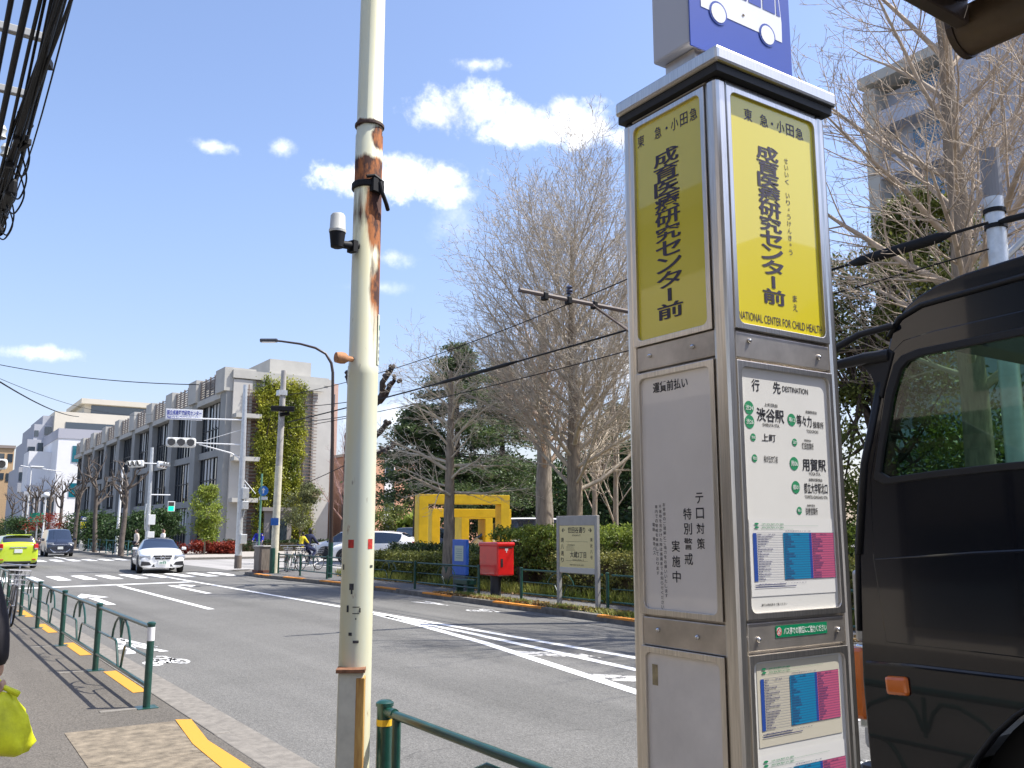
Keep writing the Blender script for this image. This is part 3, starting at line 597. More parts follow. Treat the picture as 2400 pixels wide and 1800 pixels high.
# ---------------------------------------------------------------- rusty white steel pole
def steel_pole():
    t = thing('steel_pole', 'tall cream painted steel pole with rust bands, beside the nearest green fence', 'pole', (1.885, 4.18, 0))
    m = mat('pole_cream_paint', (.62, .62, .47), .4, spec=.5); nt = m.node_tree; N = nt.nodes; L = nt.links; bs = N['Principled BSDF']
    tc = N.new('ShaderNodeTexCoord'); sp = N.new('ShaderNodeSeparateXYZ'); L.new(tc.outputs['Object'], sp.inputs[0])
    def nz(scale, sc=(1, 1, 1), det=6):
        mp = N.new('ShaderNodeMapping'); mp.inputs['Scale'].default_value = sc; L.new(tc.outputs['Object'], mp.inputs[0])
        n = N.new('ShaderNodeTexNoise'); n.inputs['Scale'].default_value = scale; n.inputs['Detail'].default_value = det; n.inputs['Roughness'].default_value = .65; L.new(mp.outputs[0], n.inputs['Vector']); return n.outputs[0]
    def mth(op, a, b=None, clamp=False):
        n = N.new('ShaderNodeMath'); n.operation = op; n.use_clamp = clamp
        for i, q in enumerate((a, b)):
            if q is None: continue
            if isinstance(q, (int, float)): n.inputs[i].default_value = q
            else: L.new(q, n.inputs[i])
        return n.outputs[0]
    z = sp.outputs['Z']; x = sp.outputs['X']; y = sp.outputs['Y']
    def bump_at(z0, half): return mth('SUBTRACT', 1.0, mth('MULTIPLY', mth('ABSOLUTE', mth('SUBTRACT', z, z0)), 1 / half), True)
    ang = mth('ADD', mth('MULTIPLY', x, .91), mth('MULTIPLY', y, -.41))           # faces the street side
    side = mth('MULTIPLY', mth('ADD', ang, .012), 22.0, True)
    zone = mth('MULTIPLY', bump_at(3.49, .13), 1.35)
    zone = mth('MAXIMUM', zone, mth('MULTIPLY', mth('MULTIPLY', bump_at(3.68, .13), side), 1.3))
    zone = mth('MAXIMUM', zone, mth('MULTIPLY', mth('MULTIPLY', bump_at(3.25, .36), mth('ADD', mth('MULTIPLY', side, .6), .48)), 1.3))
    zone = mth('MAXIMUM', zone, mth('MULTIPLY', mth('MULTIPLY', bump_at(2.85, .6), side), .8))
    zone = mth('MAXIMUM', zone, mth('MULTIPLY', bump_at(3.76, .035), 1.0))
    rust = mth('MULTIPLY', mth('SUBTRACT', mth('ADD', zone, mth('MULTIPLY', nz(9, (1.6, 1.6, .22), 9), 1.35)), 1.12), 3.6, True)
    specks = mth('MULTIPLY', mth('SUBTRACT', nz(16, (1.2, 1.2, .45)), .655), 12, True)
    rust = mth('MAXIMUM', rust, mth('MULTIPLY', specks, .8))
    c1 = N.new('ShaderNodeValToRGB'); c1.color_ramp.elements[0].color = (.62, .65, .53, 1); c1.color_ramp.elements[0].position = .35; c1.color_ramp.elements[1].color = (.70, .64, .38, 1); c1.color_ramp.elements[1].position = .65; L.new(nz(3.0, (1.5, 1.5, .25)), c1.inputs[0])
    c2 = N.new('ShaderNodeValToRGB'); c2.color_ramp.elements[0].color = (.045, .014, .008, 1); c2.color_ramp.elements[0].position = .46; c2.color_ramp.elements[1].color = (.30, .10, .025, 1); c2.color_ramp.elements[1].position = .60; L.new(nz(14, (1.5, 1.5, .5)), c2.inputs[0])
    mx = N.new('ShaderNodeMix'); mx.data_type = 'RGBA'; L.new(rust, mx.inputs[0]); L.new(c1.outputs[0], mx.inputs[6]); L.new(c2.outputs[0], mx.inputs[7]); L.new(mx.outputs[2], bs.inputs['Base Color'])
    rr = N.new('ShaderNodeMapRange'); L.new(rust, rr.inputs[0]); rr.inputs[3].default_value = .38; rr.inputs[4].default_value = .9; L.new(rr.outputs[0], bs.inputs['Roughness'])
    rad = lambda h: .0815 - .0075 * (h / 4.5)
    prof = [(rad(0), 0)]
    for h in (.6, 1.2, 1.8, 2.4, 2.445): prof.append((rad(h), h))
    prof += [(rad(2.45) - .003, 2.45), (rad(3.7) - .003, 3.7), (rad(3.7) - .007, 3.705), (rad(5.2) - .008, 5.2), (rad(6.5) - .01, 6.5)]
    b = MB(); b.lathe(prof, (1.885, 4.18, 0), 40); b.build('shaft', m, t, world=True, smooth='auto')
    # casing at the foot
    b = MB(); b.obox((1.835, 4.105, .48), (.115, .1, .96), R(-28)); cs = b.build('foot_casing', mat('casing_cream', (.55, .53, .43), .5, var=.2, vs=6), t, world=True, bevel=.006)
    b = MB(); b.obox((1.868, 4.072, .47), (.042, .075, .93), R(-28)); b.build('rust_streak', mat('rusty_paint', (.66, .42, .12), .7, var=.3, vs=10, col2=(.34, .15, .04), stretch=(3, 3, .35)), cs, world=True, bevel=.004)
    b = MB(); b.obox((1.83, 4.1, .966), (.135, .115, .016), R(-28)); b.build('casing_lid', mat('rust_brown', (.22, .1, .05), .8, var=.4, vs=30), cs, world=True)
    # clamp, bands
    M_BK = mat('cable_black', (.007, .007, .008), .6, spec=.25)
    b = MB(); b.lathe([(.083, 3.395), (.086, 3.4), (.086, 3.425), (.083, 3.43)], (1.885, 4.18, 0), 28); b.obox((1.90, 4.10, 3.4), (.07, .03, .07), R(15)); b.tube([(1.91, 4.09, 3.42), (1.925, 4.085, 3.36), (1.95, 4.09, 3.31), (1.975, 4.12, 3.29)], .011, 8); b.tube([(1.84, 4.1, 3.44), (1.88, 4.092, 3.45), (1.92, 4.092, 3.43)], .01, 8); b.build('clamp', M_BK, t, world=True)
    b = MB(); b.lathe([(.077, 3.748), (.0785, 3.75), (.0785, 3.762), (.077, 3.764)], (1.885, 4.18, 0), 28); b.build('steel_band', mat('band_rust', (.07, .04, .03), .8, var=.5, vs=20), t, world=True)
    # sensor lamp on an elbow
    s = MB(); s.tube([(1.82, 4.15, 3.07), (1.73, 4.12, 3.055), (1.70, 4.12, 3.06)], [.022, .02, .022], 10); s.obox((1.79, 4.14, 3.06), (.03, .05, .06), R(20)); sm = s.build('lamp_arm', M_BK, t, world=True, smooth='auto')
    s = MB(); s.lathe([(.02, 3.03), (.032, 3.035), (.037, 3.08), (.041, 3.115)], (1.697, 4.12, 0), 18); s.build('lamp_socket', M_BK, sm, world=True, smooth='auto')
    s = MB(); s.lathe([(.043, 3.112), (.044, 3.125), (.04, 3.13), (.037, 3.2), (.03, 3.21), (.006, 3.213)], (1.697, 4.12, 0), 18); s.build('lamp_cover', mat('lamp_cover_grey', (.5, .5, .45), .5), sm, world=True, smooth='auto')
    # rusty photocell
    s = MB(); s.tube([(1.81, 4.15, 2.475), (1.76, 4.125, 2.47)], .014, 8); s.lathe([(.012, -.03), (.026, -.028), (.03, 0), (.028, .02), (.018, .034)], (0, 0, 0), 16, 'X'); 
    s.v = s.v[:16] + [(x + 1.735, y + 4.115, z + 2.468) for x, y, z in s.v[16:]]; s.build('rusty_photocell', mat('rust_orange', (.42, .2, .09), .8, var=.4, vs=40), t, world=True, smooth='auto')
    # plates and stickers wrapped on the shaft
    def wrap(a0, a1, z0, z1, m, name, extra=.0012, parent=t):
        b = MB(); n = 6
        for i in range(n):
            q0, q1 = R(a0 + (a1 - a0) * i / n), R(a0 + (a1 - a0) * (i + 1) / n)
            b.poly([(1.885 + (rad(h) + extra) * math.cos(q), 4.18 + (rad(h) + extra) * math.sin(q), h) for q, h in ((q0, z0), (q1, z0), (q1, z1), (q0, z1))])
        return b.build(name, m, parent, world=True, fix=False)
    pl_ = wrap(-52, -12, 2.455, 2.72, mat('plate_white', (.60, .62, .5), .5), 'route_plate', .002)
    wrap(-40, -24, 2.64, 2.665, MATS['sticker_green'], 'green_arrow', .0032, pl_); 
    for i in range(4): wrap(-42, -28, 2.48 + i * .036, 2.497 + i * .036, mat('plate_print', (.25, .27, .24), .6), 'worn_print', .0032, pl_)
    M_RED = mat('sticker_red', (.48, .035, .025), .6, var=.35, vs=60)
    wrap(-152, -130, 1.535, 1.575, M_RED, 'red_sticker'); wrap(-78, -55, 1.53, 1.578, M_RED, 'red_sticker')
    M_TAR = mat('tape_dark', (.05, .05, .05), .8, var=.5, vs=60)
    for a0, a1, z0, z1 in ((-142, -126, 1.335, 1.365), (-136, -130, 1.315, 1.335), (-140, -128, 1.12, 1.135), (-128, -104, 1.222, 1.226), (-128, -104, 1.252, 1.256), (-150, -142, 1.23, 1.262), (-106, -100, 1.228, 1.25), (-118, -114, 1.195, 1.203), (-124, -104, 1.085, 1.098), (-66, -50, 1.44, 1.452), (-176, -168, 1.43, 1.456)):
        wrap(a0, a1, z0, z1, M_TAR, 'tape_scrap', .0015)
steel_pole()

# ---------------------------------------------------------------- shelter roof at the upper right, over the kerb
def shelter():
    t = thing('shelter_roof', 'dark bus shelter roof edge with brown half round gutter above the pavement', 'roof', (1.2, .5, 0))
    M_RF = mat('shelter_dark_metal', (.05, .04, .035), .5, var=.3, vs=4); M_GT = mat('gutter_brown', (.11, .075, .045), .45, var=.35, vs=6)
    b = MB(); b.box(.3, 1.80, -2.6, .94, 2.745, 2.82); b.build('roof_slab', M_RF, t, world=True, bevel=.008)
    b = MB(); b.box(.28, 1.84, .942, .975, 2.715, 2.83); b.box(1.802, 1.845, -2.6, .94, 2.77, 2.83); b.build('fascia', mat('fascia_brown', (.075, .055, .045), .5, var=.2), t, world=True, bevel=.004)
    b = MB(); n = 12; pts = [(1.905 + .062 * math.cos(R(180 + 180 * i / n)), 2.745 + .062 * math.sin(R(180 + 180 * i / n))) for i in range(n + 1)]
    b.prism(pts + [(1.967, 2.765), (1.843, 2.765)], 'Y', -2.6, .985); b.build('gutter', M_GT, t, world=True, smooth='auto')
    b = MB(); b.prism([(1.905 + .066 * math.cos(R(180 + 180 * i / n)), 2.745 + .066 * math.sin(R(180 + 180 * i / n))) for i in range(n + 1)] + [(1.971, 2.77), (1.839, 2.77)], 'Y', .986, 1.0); b.build('gutter_end_cap', mat('gutter_end', (.06, .04, .03), .5), t, world=True)
    for y in (-1.2, -2.4): b = MB(); b.tube([(.5, y, 0), (.5, y, 2.745)], .04, 12); b.build('post', M_RF, t, world=True, smooth='auto')
shelter()
# ---------------------------------------------------------------- vehicles
M_TYRE = mat('tyre_rubber', (.02, .02, .021), .85); M_RIM = mat('rim_alloy', (.45, .46, .47), .3, metal=.8); M_DARK = mat('dark_trim', (.018, .018, .02), .5)
M_CGLASS = mat('car_glass_dark', (.012, .02, .035), .05, spec=.9, coat=1); M_PLATE = mat('number_plate', (.7, .72, .68), .5); M_CHROME = mat('chrome', (.75, .76, .78), .12, metal=1)
M_TAIL = mat('tail_lamp_red', (.5, .01, .01), .2, coat=1); M_HEAD = mat('headlamp_clear', (.28, .30, .33), .1, coat=1, spec=.8)
def car(name, label, cat, st, paint, tags, wheels, L, W, extra, group=None):
    """st: stations from tail to nose (y, half width, floor, shoulder, half width at the top, top)"""
    t = thing(name, label, cat, group=group); V = []; F = []; MI = []; n = 14; ns = len(st)
    for y, w, zb, zs, wt, zt in st:
        half = [(0, zb), (w * .86, zb), (w, zb + .1), (w * 1.005, (zb + zs) * .5 + .06), (w * .965, zs), (wt + (w - wt) * .06, zt - .05), (wt * .8, zt - .004), (0, zt + .02)]
        ringp = half + [(-a, b) for a, b in reversed(half[1:-1])]
        V += [(a, y, b) for a, b in ringp]
    for i in range(ns - 1):
        for j in range(n):
            F.append((i * n + j, i * n + (j + 1) % n, (i + 1) * n + (j + 1) % n, (i + 1) * n + j)); mi = 0
            if i in tags['side'] and j in (4, 9): mi = 2
            if i in tags['front'] and j in (5, 6, 7, 8): mi = 1
            if i in tags['rear'] and j in (5, 6, 7, 8): mi = 3
            MI.append(mi)
    for e in (0, ns - 1):
        for i in range(7):
            a, b = i, i + 1; c, d = (n - b) % n, (n - a) % n
            q = [e * n + a, e * n + b, e * n + c, e * n + d]; q2 = []
            for p in q:
                if p not in q2: q2.append(p)
            if len(q2) > 2: F.append(tuple(q2)); MI.append(0)
    me = bpy.data.meshes.new('cage'); me.from_pydata(V, [], F); me.polygons.foreach_set('material_index', MI)
    bm = bmesh.new(); bm.from_mesh(me); bmesh.ops.recalc_face_normals(bm, faces=bm.faces)
    cl = bm.edges.layers.float.new('crease_edge')
    for e in bm.edges:
        fm = {f.material_index for f in e.link_faces}
        if len(fm) > 1: e[cl] = .75
    bm.to_mesh(me); bm.free()
    for k in range(4): me.materials.append(None)
    o = bpy.data.objects.new('cage', me); COL.objects.link(o); q = o.modifiers.new('b', 'SUBSURF'); q.levels = 2; bpy.context.view_layer.update()
    m2 = bpy.data.meshes.new_from_object(o.evaluated_get(bpy.context.evaluated_depsgraph_get())); vs = [p.co.copy() for p in m2.vertices]; nm = [p.normal.copy() for p in m2.vertices]
    polys = [(tuple(p.vertices), p.material_index, p.center.x) for p in m2.polygons]; bpy.data.objects.remove(o); bpy.data.meshes.remove(me); bpy.data.meshes.remove(m2)
    def part(name, sel, m):
        b = MB(); mp = {}
        for f, mi, cx in polys:
            if sel(mi, cx):
                ff = []
                for i in f:
                    if i not in mp: mp[i] = len(b.v); b.v.append(tuple(vs[i]))
                    ff.append(mp[i])
                b.f.append(tuple(ff))
        if b.f: return b.build(name, m, t, smooth=True, fix=False)
    body = part('body', lambda m, x: m == 0, paint); part('windscreen', lambda m, x: m == 1, M_CGLASS); part('rear_window', lambda m, x: m == 3, M_CGLASS)
    part('side_window', lambda m, x: m == 2 and x > 0, M_CGLASS); part('side_window', lambda m, x: m == 2 and x < 0, M_CGLASS)
    r, ys = wheels
    for y in ys:
        for s in (-1, 1):
            x = s * (W - .10)
            b = MB(); b.lathe([(r * .62, -.1), (r * .93, -.11), (r, -.07), (r, .07), (r * .93, .11), (r * .62, .1)], (x, y, r), 24, 'X'); wo = b.build('wheel', M_TYRE, t, smooth='auto')
            b = MB(); b.lathe([(.02, .085), (.05, .095), (r * .6, .1), (r * .63, .112), (r * .63, .06)] if s > 0 else [(r * .63, -.06), (r * .63, -.112), (r * .6, -.1), (.05, -.095), (.02, -.085)], (x, y, r), 20, 'X'); b.build('rim', M_RIM, wo, smooth='auto')
            b = MB(); R0 = r + .075
            pts = [(y + R0 * math.cos(R(a)), r + R0 * math.sin(R(a))) for a in range(-12, 193, 12)]; b.prism(pts, 'X', s * (W + .004), s * (W - .35)); b.build('wheel_arch', M_DARK, t)
    extra(t, body); return t
def bx(t, name, m, c, size, rz=0, bev=.02, rx=0): b = MB(); b.obox(c, size, rz, 0, rx); return b.build(name, m, t, bevel=bev)
P_WHITE = mat('car_paint_white', (.80, .80, .79), .25, coat=1, spec=.5); P_LIME = mat('car_paint_lime', (.52, .66, .03), .25, coat=1); P_NAVY = mat('car_paint_navy', (.016, .02, .035), .2, coat=1); P_SILV = mat('car_paint_silver', (.4, .42, .44), .3, coat=1, metal=.3)
def ex_coupe(t, b):
    for s in (-1, 1):
        hl = MB(); v = Face((s * .60, 2.27, .66), (1, -s * .42, 0), (0, -.35, 1)); hl.obox((s * .62, 2.14, .67), (.46, .32, .16), s * R(-24), 0, R(-14)); h = hl.build('headlight', M_HEAD, t, bevel=.03)
        bx(t, 'headlight_inner', M_DARK, (s * .60, 2.2, .665), (.24, .22, .07), s * R(-22))
        k = MB(); k.prism([(s * .40, .34), (s * .82, .32), (s * .80, .50), (s * .50, .47)], 'Y', 1.9, 2.345); k.build('air_intake', M_DARK, t, bevel=.012)
        bx(t, 'mirror', P_WHITE, (s * .97, .92, .98), (.2, .1, .13), 0, .04)
    for z, w in ((.70, .62), (.61, .5)): bx(t, 'grille_slot', M_DARK, (0, 2.345, z), (w + .1, .07, .075))
    bx(t, 'grille_bar', M_CHROME, (0, 2.36, .655), (.56, .05, .02), 0, .005)
    k = MB()
    for i in range(20): a0, a1 = 2 * math.pi * i / 20, 2 * math.pi * (i + 1) / 20; k.add([(q * math.cos(a), yy, .655 + q * math.sin(a)) for yy in (2.375, 2.4) for q, a in ((.1, a0), (.1, a1), (.082, a1), (.082, a0))], [(3, 2, 1, 0), (4, 5, 6, 7), (0, 1, 5, 4), (2, 3, 7, 6)])
    for i in range(3): a = R(90 + 120 * i); k.tube([(0, 2.388, .655), (.09 * math.cos(a), 2.388, .655 + .09 * math.sin(a))], [.016, .004], 6)
    k.build('round_emblem', M_CHROME, t)
    k = MB(); k.prism([(-.42, .27), (.42, .27), (.33, .40), (-.33, .40)], 'Y', 2.1, 2.35); k.build('lower_grille', M_DARK, t, bevel=.012)
    bx(t, 'number_plate', M_PLATE, (0, 2.385, .45), (.34, .02, .165), 0, .004); k = MB(); k.box(-.12, -.02, 2.396, 2.398, .49, .51)
    for i in range(4): k.box(-.12 + i * .065, -.08 + i * .065, 2.396, 2.398, .40, .47)
    k.build('plate_figures', mat('plate_green', (.03, .18, .1), .6), t)
    bx(t, 'roof_panel', MATS['car_glass_dark'], (0, -.15, 1.418), (.84, .8, .03), 0, .012)
def ex_lime(t, b):
    for s in (-1, 1):
        bx(t, 'tail_light', M_TAIL, (s * .70, -1.86, 1.0), (.2, .2, .26), s * R(20), .04); bx(t, 'lamp_lens', M_HEAD, (s * .70, -1.905, .9), (.15, .16, .07), s * R(20), .02)
        bx(t, 'mirror', P_LIME, (s * .92, .75, 1.02), (.17, .12, .15), 0, .04)
        bx(t, 'headlight', M_HEAD, (s * .62, 1.78, .74), (.3, .25, .16), s * R(-25), .04)
    bx(t, 'tailgate_handle', M_CHROME, (0, -1.955, .96), (.7, .03, .05), 0, .01); bx(t, 'number_plate', M_PLATE, (0, -1.96, .8), (.33, .03, .165), 0, .004)
    bx(t, 'bumper_lower', M_DARK, (0, -1.88, .29), (1.1, .16, .12), 0, .03); bx(t, 'roof_spoiler', P_LIME, (0, -1.62, 1.53), (1.05, .22, .04), 0, .015)
    for s in (-1, 1): bx(t, 'reflector', M_TAIL, (s * .66, -1.93, .42), (.16, .05, .05), 0, .01)
def ex_mini(t, b):
    for s in (-1, 1):
        bx(t, 'headlight', M_HEAD, (s * .60, 2.2, .86), (.4, .26, .14), s * R(-22), .03); bx(t, 'fog_lamp', M_HEAD, (s * .68, 2.3, .42), (.14, .1, .1), 0, .03); bx(t, 'mirror', P_NAVY, (s * .97, 1.12, 1.12), (.18, .12, .17), 0, .04)
        k = MB(); k.tube([(s * .7, 2.33, .66), (s * .5, 2.4, .4), (s * .35, 2.41, .33)], .018, 6); k.build('grille_trim', M_CHROME, t)
    bx(t, 'grille', M_DARK, (0, 2.31, .66), (1.0, .12, .22), 0, .03); bx(t, 'grille_bar', M_CHROME, (0, 2.36, .80), (1.1, .06, .03), 0, .01); bx(t, 'bumper_trim', M_CHROME, (0, 2.385, .31), (.9, .05, .03), 0, .01); bx(t, 'number_plate', M_PLATE, (0, 2.4, .58), (.33, .03, .165), 0, .004)
def ex_side(t, b):
    for s in (-1, 1):
        bx(t, 'headlight', M_HEAD, (s * .62, 2.08, .8), (.36, .3, .14), s * R(-25), .04); bx(t, 'tail_light', M_TAIL, (s * .74, -2.1, .98), (.16, .22, .2), s * R(15), .03); bx(t, 'mirror', P_WHITE, (s * .97, .95, 1.1), (.17, .12, .15), 0, .04)
    bx(t, 'number_plate', M_PLATE, (0, 2.3, .5), (.33, .03, .165), 0, .004)
ST_COUPE = [(-2.35, .78, .36, .66, .6, .82), (-2.25, .86, .28, .82, .70, .98), (-1.55, .89, .22, .90, .70, 1.03), (-.7, .89, .2, .92, .54, 1.37), (.0, .89, .2, .92, .57, 1.41), (.4, .89, .2, .92, .56, 1.38), (1.2, .89, .2, .90, .74, 1.0), (1.85, .88, .2, .80, .72, .90), (2.24, .85, .2, .66, .68, .77), (2.36, .76, .24, .56, .6, .68)]
ST_LIME = [(-1.95, .76, .32, .85, .62, 1.0), (-1.9, .83, .25, .98, .67, 1.14), (-1.78, .845, .22, .99, .66, 1.2), (-1.6, .845, .2, 1.0, .60, 1.5), (-.8, .845, .2, .98, .60, 1.53), (.3, .845, .2, .96, .60, 1.51), (.55, .845, .2, .95, .59, 1.48), (1.35, .845, .2, .93, .70, 1.02), (1.75, .82, .2, .78, .66, .88), (1.95, .72, .25, .6, .58, .72)]
ST_MINI = [(-2.35, .78, .35, .95, .66, 1.3), (-2.3, .84, .25, 1.05, .68, 1.45), (-2.15, .85, .2, 1.08, .66, 1.8), (-1.0, .85, .2, 1.06, .66, 1.84), (.5, .85, .2, 1.05, .65, 1.83), (.85, .85, .2, 1.04, .64, 1.78), (1.75, .85, .2, 1.0, .72, 1.14), (2.15, .84, .2, .86, .7, .98), (2.33, .82, .2, .74, .66, .86), (2.4, .74, .25, .62, .6, .74)]
ST_SUV = [(-2.2, .76, .38, .9, .6, 1.05), (-2.12, .86, .3, 1.0, .66, 1.15), (-1.85, .89, .26, 1.02, .64, 1.3), (-1.45, .9, .24, 1.0, .6, 1.5), (-.5, .9, .24, .98, .62, 1.6), (.3, .9, .24, .97, .61, 1.58), (.55, .9, .24, .96, .6, 1.54), (1.3, .9, .24, .95, .72, 1.06), (1.95, .87, .24, .84, .7, .92), (2.25, .76, .3, .66, .6, .74)]
ST_VAN = [(-2.3, 0.8, 0.38, 1.1, 0.7, 1.736), (-2.25, 0.84, 0.3, 1.21, 0.72, 1.96), (-2.1, 0.85, 0.26, 1.232, 0.7, 2.195), (-1.0, 0.85, 0.24, 1.232, 0.7, 2.24), (0.6, 0.85, 0.24, 1.21, 0.69, 2.229), (0.95, 0.85, 0.24, 1.188, 0.68, 2.162), (1.95, 0.85, 0.24, 1.155, 0.74, 1.344), (2.2, 0.84, 0.24, 0.99, 0.7, 1.12), (2.32, 0.82, 0.24, 0.825, 0.66, 0.963), (2.38, 0.74, 0.28, 0.682, 0.6, 0.829)]
def put(o, x, y, rz, z=-.12): o.location = (x, y, z); o.rotation_euler = (0, 0, rz)
c = car('white_coupe', 'white coupe with dark roof crossing the near crosswalk towards the camera', 'car', ST_COUPE, P_WHITE, dict(side=(3, 4, 5), front=(5,), rear=(2,)), (.335, (1.42, -1.4)), 4.7, .89, ex_coupe, 'cars on the road'); put(c, 9.2, 41.2, R(180 - 7))
c = car('lime_hatchback', 'lime green hatchback seen from behind at the left edge of the road', 'car', ST_LIME, P_LIME, dict(side=(3, 4, 5, 6), front=(6,), rear=(2,)), (.3, (1.3, -1.25)), 3.9, .845, ex_lime, 'cars on the road'); put(c, 4.42, 49.3, R(2))
c = car('navy_minivan', 'dark navy minivan coming up the road beyond the junction', 'car', ST_MINI, P_NAVY, dict(side=(2, 3, 4, 5), front=(5,), rear=(1,)), (.32, (1.45, -1.4)), 4.75, .85, ex_mini, 'cars on the road'); put(c, 8.9, 69.5, R(178))
suv = car('white_suv', 'white hatchback car parked just left of the yellow frames behind the low hedge', 'car', ST_SUV, P_WHITE, dict(side=(3, 4, 5, 6), front=(6,), rear=(2,)), (.34, (1.35, -1.3)), 4.4, .9, ex_side, 'cars parked beyond the hedge')
p = on_d(812, 1146, 46); put(suv, p.x, p.y, R(90 - 38), 0)
s2 = dup(suv, label='white small car standing behind the brown street lamp'); s2['group'] = 'cars on the road'; p = on_d(775, 1150, 52); put(s2, p.x, p.y + 1, R(90 - 30), 0)
van = car('white_van', 'white van parked behind the right side of the yellow frames', 'van', ST_VAN, P_WHITE, dict(side=(2, 3, 4, 5), front=(5,), rear=(1,)), (.32, (1.45, -1.4)), 4.7, .85, ex_side, 'cars parked beyond the hedge')
p = on_d(1118, 1130, 44); put(van, p.x, p.y, R(90 - 32), 0)
dk = car('dark_car', 'black car parked behind the left leg of the yellow frames', 'car', ST_MINI, P_NAVY, dict(side=(2, 3, 4, 5), front=(5,), rear=(1,)), (.32, (1.45, -1.4)), 4.75, .85, ex_mini, 'cars parked beyond the hedge')
p = on_d(925, 1140, 60); put(dk, p.x, p.y, R(200), 0)
d2 = dup(dk, label='dark car parked far behind the yellow map board, under the trees'); p = on_d(1340, 1140, 50); put(d2, p.x, p.y, R(60), 0)
d3 = dup(suv, label='pale car parked at the foot of the orange brick block'); p = on_d(838, 1134, 68); put(d3, p.x, p.y, R(40), 0)

def truck():
    t = thing('dark_truck', 'dark navy truck cab waiting beside the bus stop pillar, at the right edge', 'truck', (4.45, 1.2, -.12))
    X0, X1 = 3.4, 5.5
    P = mat('truck_paint_navy', (.004, .005, .009), .16, coat=.6, spec=.4); G = glassmat('truck_glass', (.45, .62, .52), .0); MT = mat('truck_black_plastic', (.008, .008, .009), .55, bump=.1, bs=300)
    arch = [(1.25 + .86 * math.cos(R(a)), .3 + .86 * math.sin(R(a))) for a in range(10, 171, 8)]
    outer = [(2.40, .45), (2.42, 1.0), (2.40, 1.5), (2.35, 1.86), (2.25, 2.22), (2.185, 2.42), (2.165, 2.465), (2.135, 2.505), (2.1, 2.54), (2.05, 2.57), (1.97, 2.598), (1.85, 2.618), (1.5, 2.642), (.9, 2.658), (.32, 2.662), (.22, 2.6), (.22, .45), (.40, .45)] + list(reversed(arch)) + [(2.1, .45)]
    win = [(2.285, 1.86), (2.262, 1.96), (2.20, 2.18), (2.155, 2.285), (2.12, 2.315), (2.05, 2.33), (.98, 2.36), (.93, 2.33), (.93, 1.93), (.98, 1.885), (1.45, 1.875), (1.75, 1.865), (2.05, 1.85), (2.24, 1.835)]
    def side(x, s, name, loops, th, m, bev=.006, parent=t):
        v, f = holed(loops, th, bev); b = MB(); b.add([(x + s * p[2], p[0], p[1]) for p in v], f); return b.build(name, m, parent, world=True, smooth='auto')
    def grow_(lp, d):
        c = Vector((sum(p[0] for p in lp) / len(lp), sum(p[1] for p in lp) / len(lp))); return [(p[0] + (d if p[0] > c.x else -d), p[1] + (d if p[1] > c.y else -d)) for p in lp]
    side(X0 + .02, -1, 'cab_side', [outer, grow_(win, .015)], .012, P, .008)
    door = [(2.30, 1.17), (2.335, 1.5), (2.325, 1.84), (2.23, 2.2), (2.185, 2.36), (2.13, 2.40), (2.0, 2.415), (.9, 2.45), (.84, 2.40), (.84, .98), (.9, .95), (1.2, 1.165), (1.9, 1.17)]
    d = side(X0 + .008, -1, 'door', [door, grow_(win, .006)], .006, P, .005)
    side(X0 + .004, -1, 'window_seal', [grow_(win, .022), win], .008, MT, .004, d)
    g = MB(); g.poly([(X0 + .012, a, b) for a, b in win]); g.build('door_window', G, d, world=True)
    b = MB(); b.obox((X0 - .012, 1.08, 1.35), (.03, .2, .045)); b.build('door_handle', MT, d, world=True, bevel=.01)
    side(X1 - .02, 1, 'cab_side', [outer, grow_(win, .015)], .012, P, .008); g = MB(); g.poly([(X1 - .02, a, b) for a, b in win]); g.build('door_window', G, t, world=True)
    # roof, front, back as one bent plate; windscreen in the front opening
    b = MB(); o2 = outer[:17]
    def plate(i0, i1, name, m):
        b = MB()
        for i in range(i0, i1): (ya, za), (yb, zb_) = o2[i], o2[i + 1]; b.add([(X0 + .03, ya, za), (X1 - .03, ya, za), (X1 - .03, yb, zb_), (X0 + .03, yb, zb_)], [(0, 1, 2, 3)])
        return b.build(name, m, t, world=True, smooth='auto', fix=False)
    plate(0, 3, 'front_panel', P); plate(5, 15, 'roof', P); plate(15, 16, 'back_panel', P); plate(3, 5, 'windscreen', G)
    b = MB(); b.tube([(X0 + .005, 2.2, 2.43), (X0 - .004, 2.14, 2.5), (X0 - .004, 2.04, 2.535), (X0 - .004, 1.5, 2.565), (X0 - .004, .3, 2.58)], .012, 8); b.build('drip_rail', MT, t, world=True, smooth=True)
    # waist ridge, kick panel seam, wheel-arch lip
    b = MB(); b.tube([(X0 + .0, 2.4, 1.075), (X0 - .002, 2.2, 1.085), (X0, 1.2, 1.1), (X0, .3, 1.1)], .009, 6); b.tube([(X0 + .003, 2.33, 1.5), (X0 + .001, 1.9, 1.535), (X0 + .001, .9, 1.6)], .007, 6); b.build('side_ridge', P, t, world=True)
    b = MB(); b.tube([(X0 + .006, *q) for q in arch], .009, 8); b.build('arch_lip', MT, t, world=True, smooth=True)
    b = MB(); b.box(X0 + .02, X0 + .3, 1.95, 2.5, .28, .66); b.build('bumper', mat('bumper_dark', (.03, .022, .02), .4, coat=.5), t, world=True, bevel=.03); b = MB(); b.box(X0 + .3, X1 - .05, 2.2, 2.5, .28, .66); b.build('bumper', MATS['bumper_dark'], t, world=True, bevel=.03)
    b = MB(); b.obox((X0 - .006, 2.262, 1.0), (.03, .1, .075), 0, 0, R(-4)); b.build('side_marker_lamp', mat('lamp_amber', (.75, .16, .01), .15, coat=1), t, world=True, bevel=.014)
    b = MB(); b.obox((X0 + .1, 2.475, .98), (.16, .09, .3)); b.build('corner_indicator', MATS['lamp_amber'], t, world=True, bevel=.02)
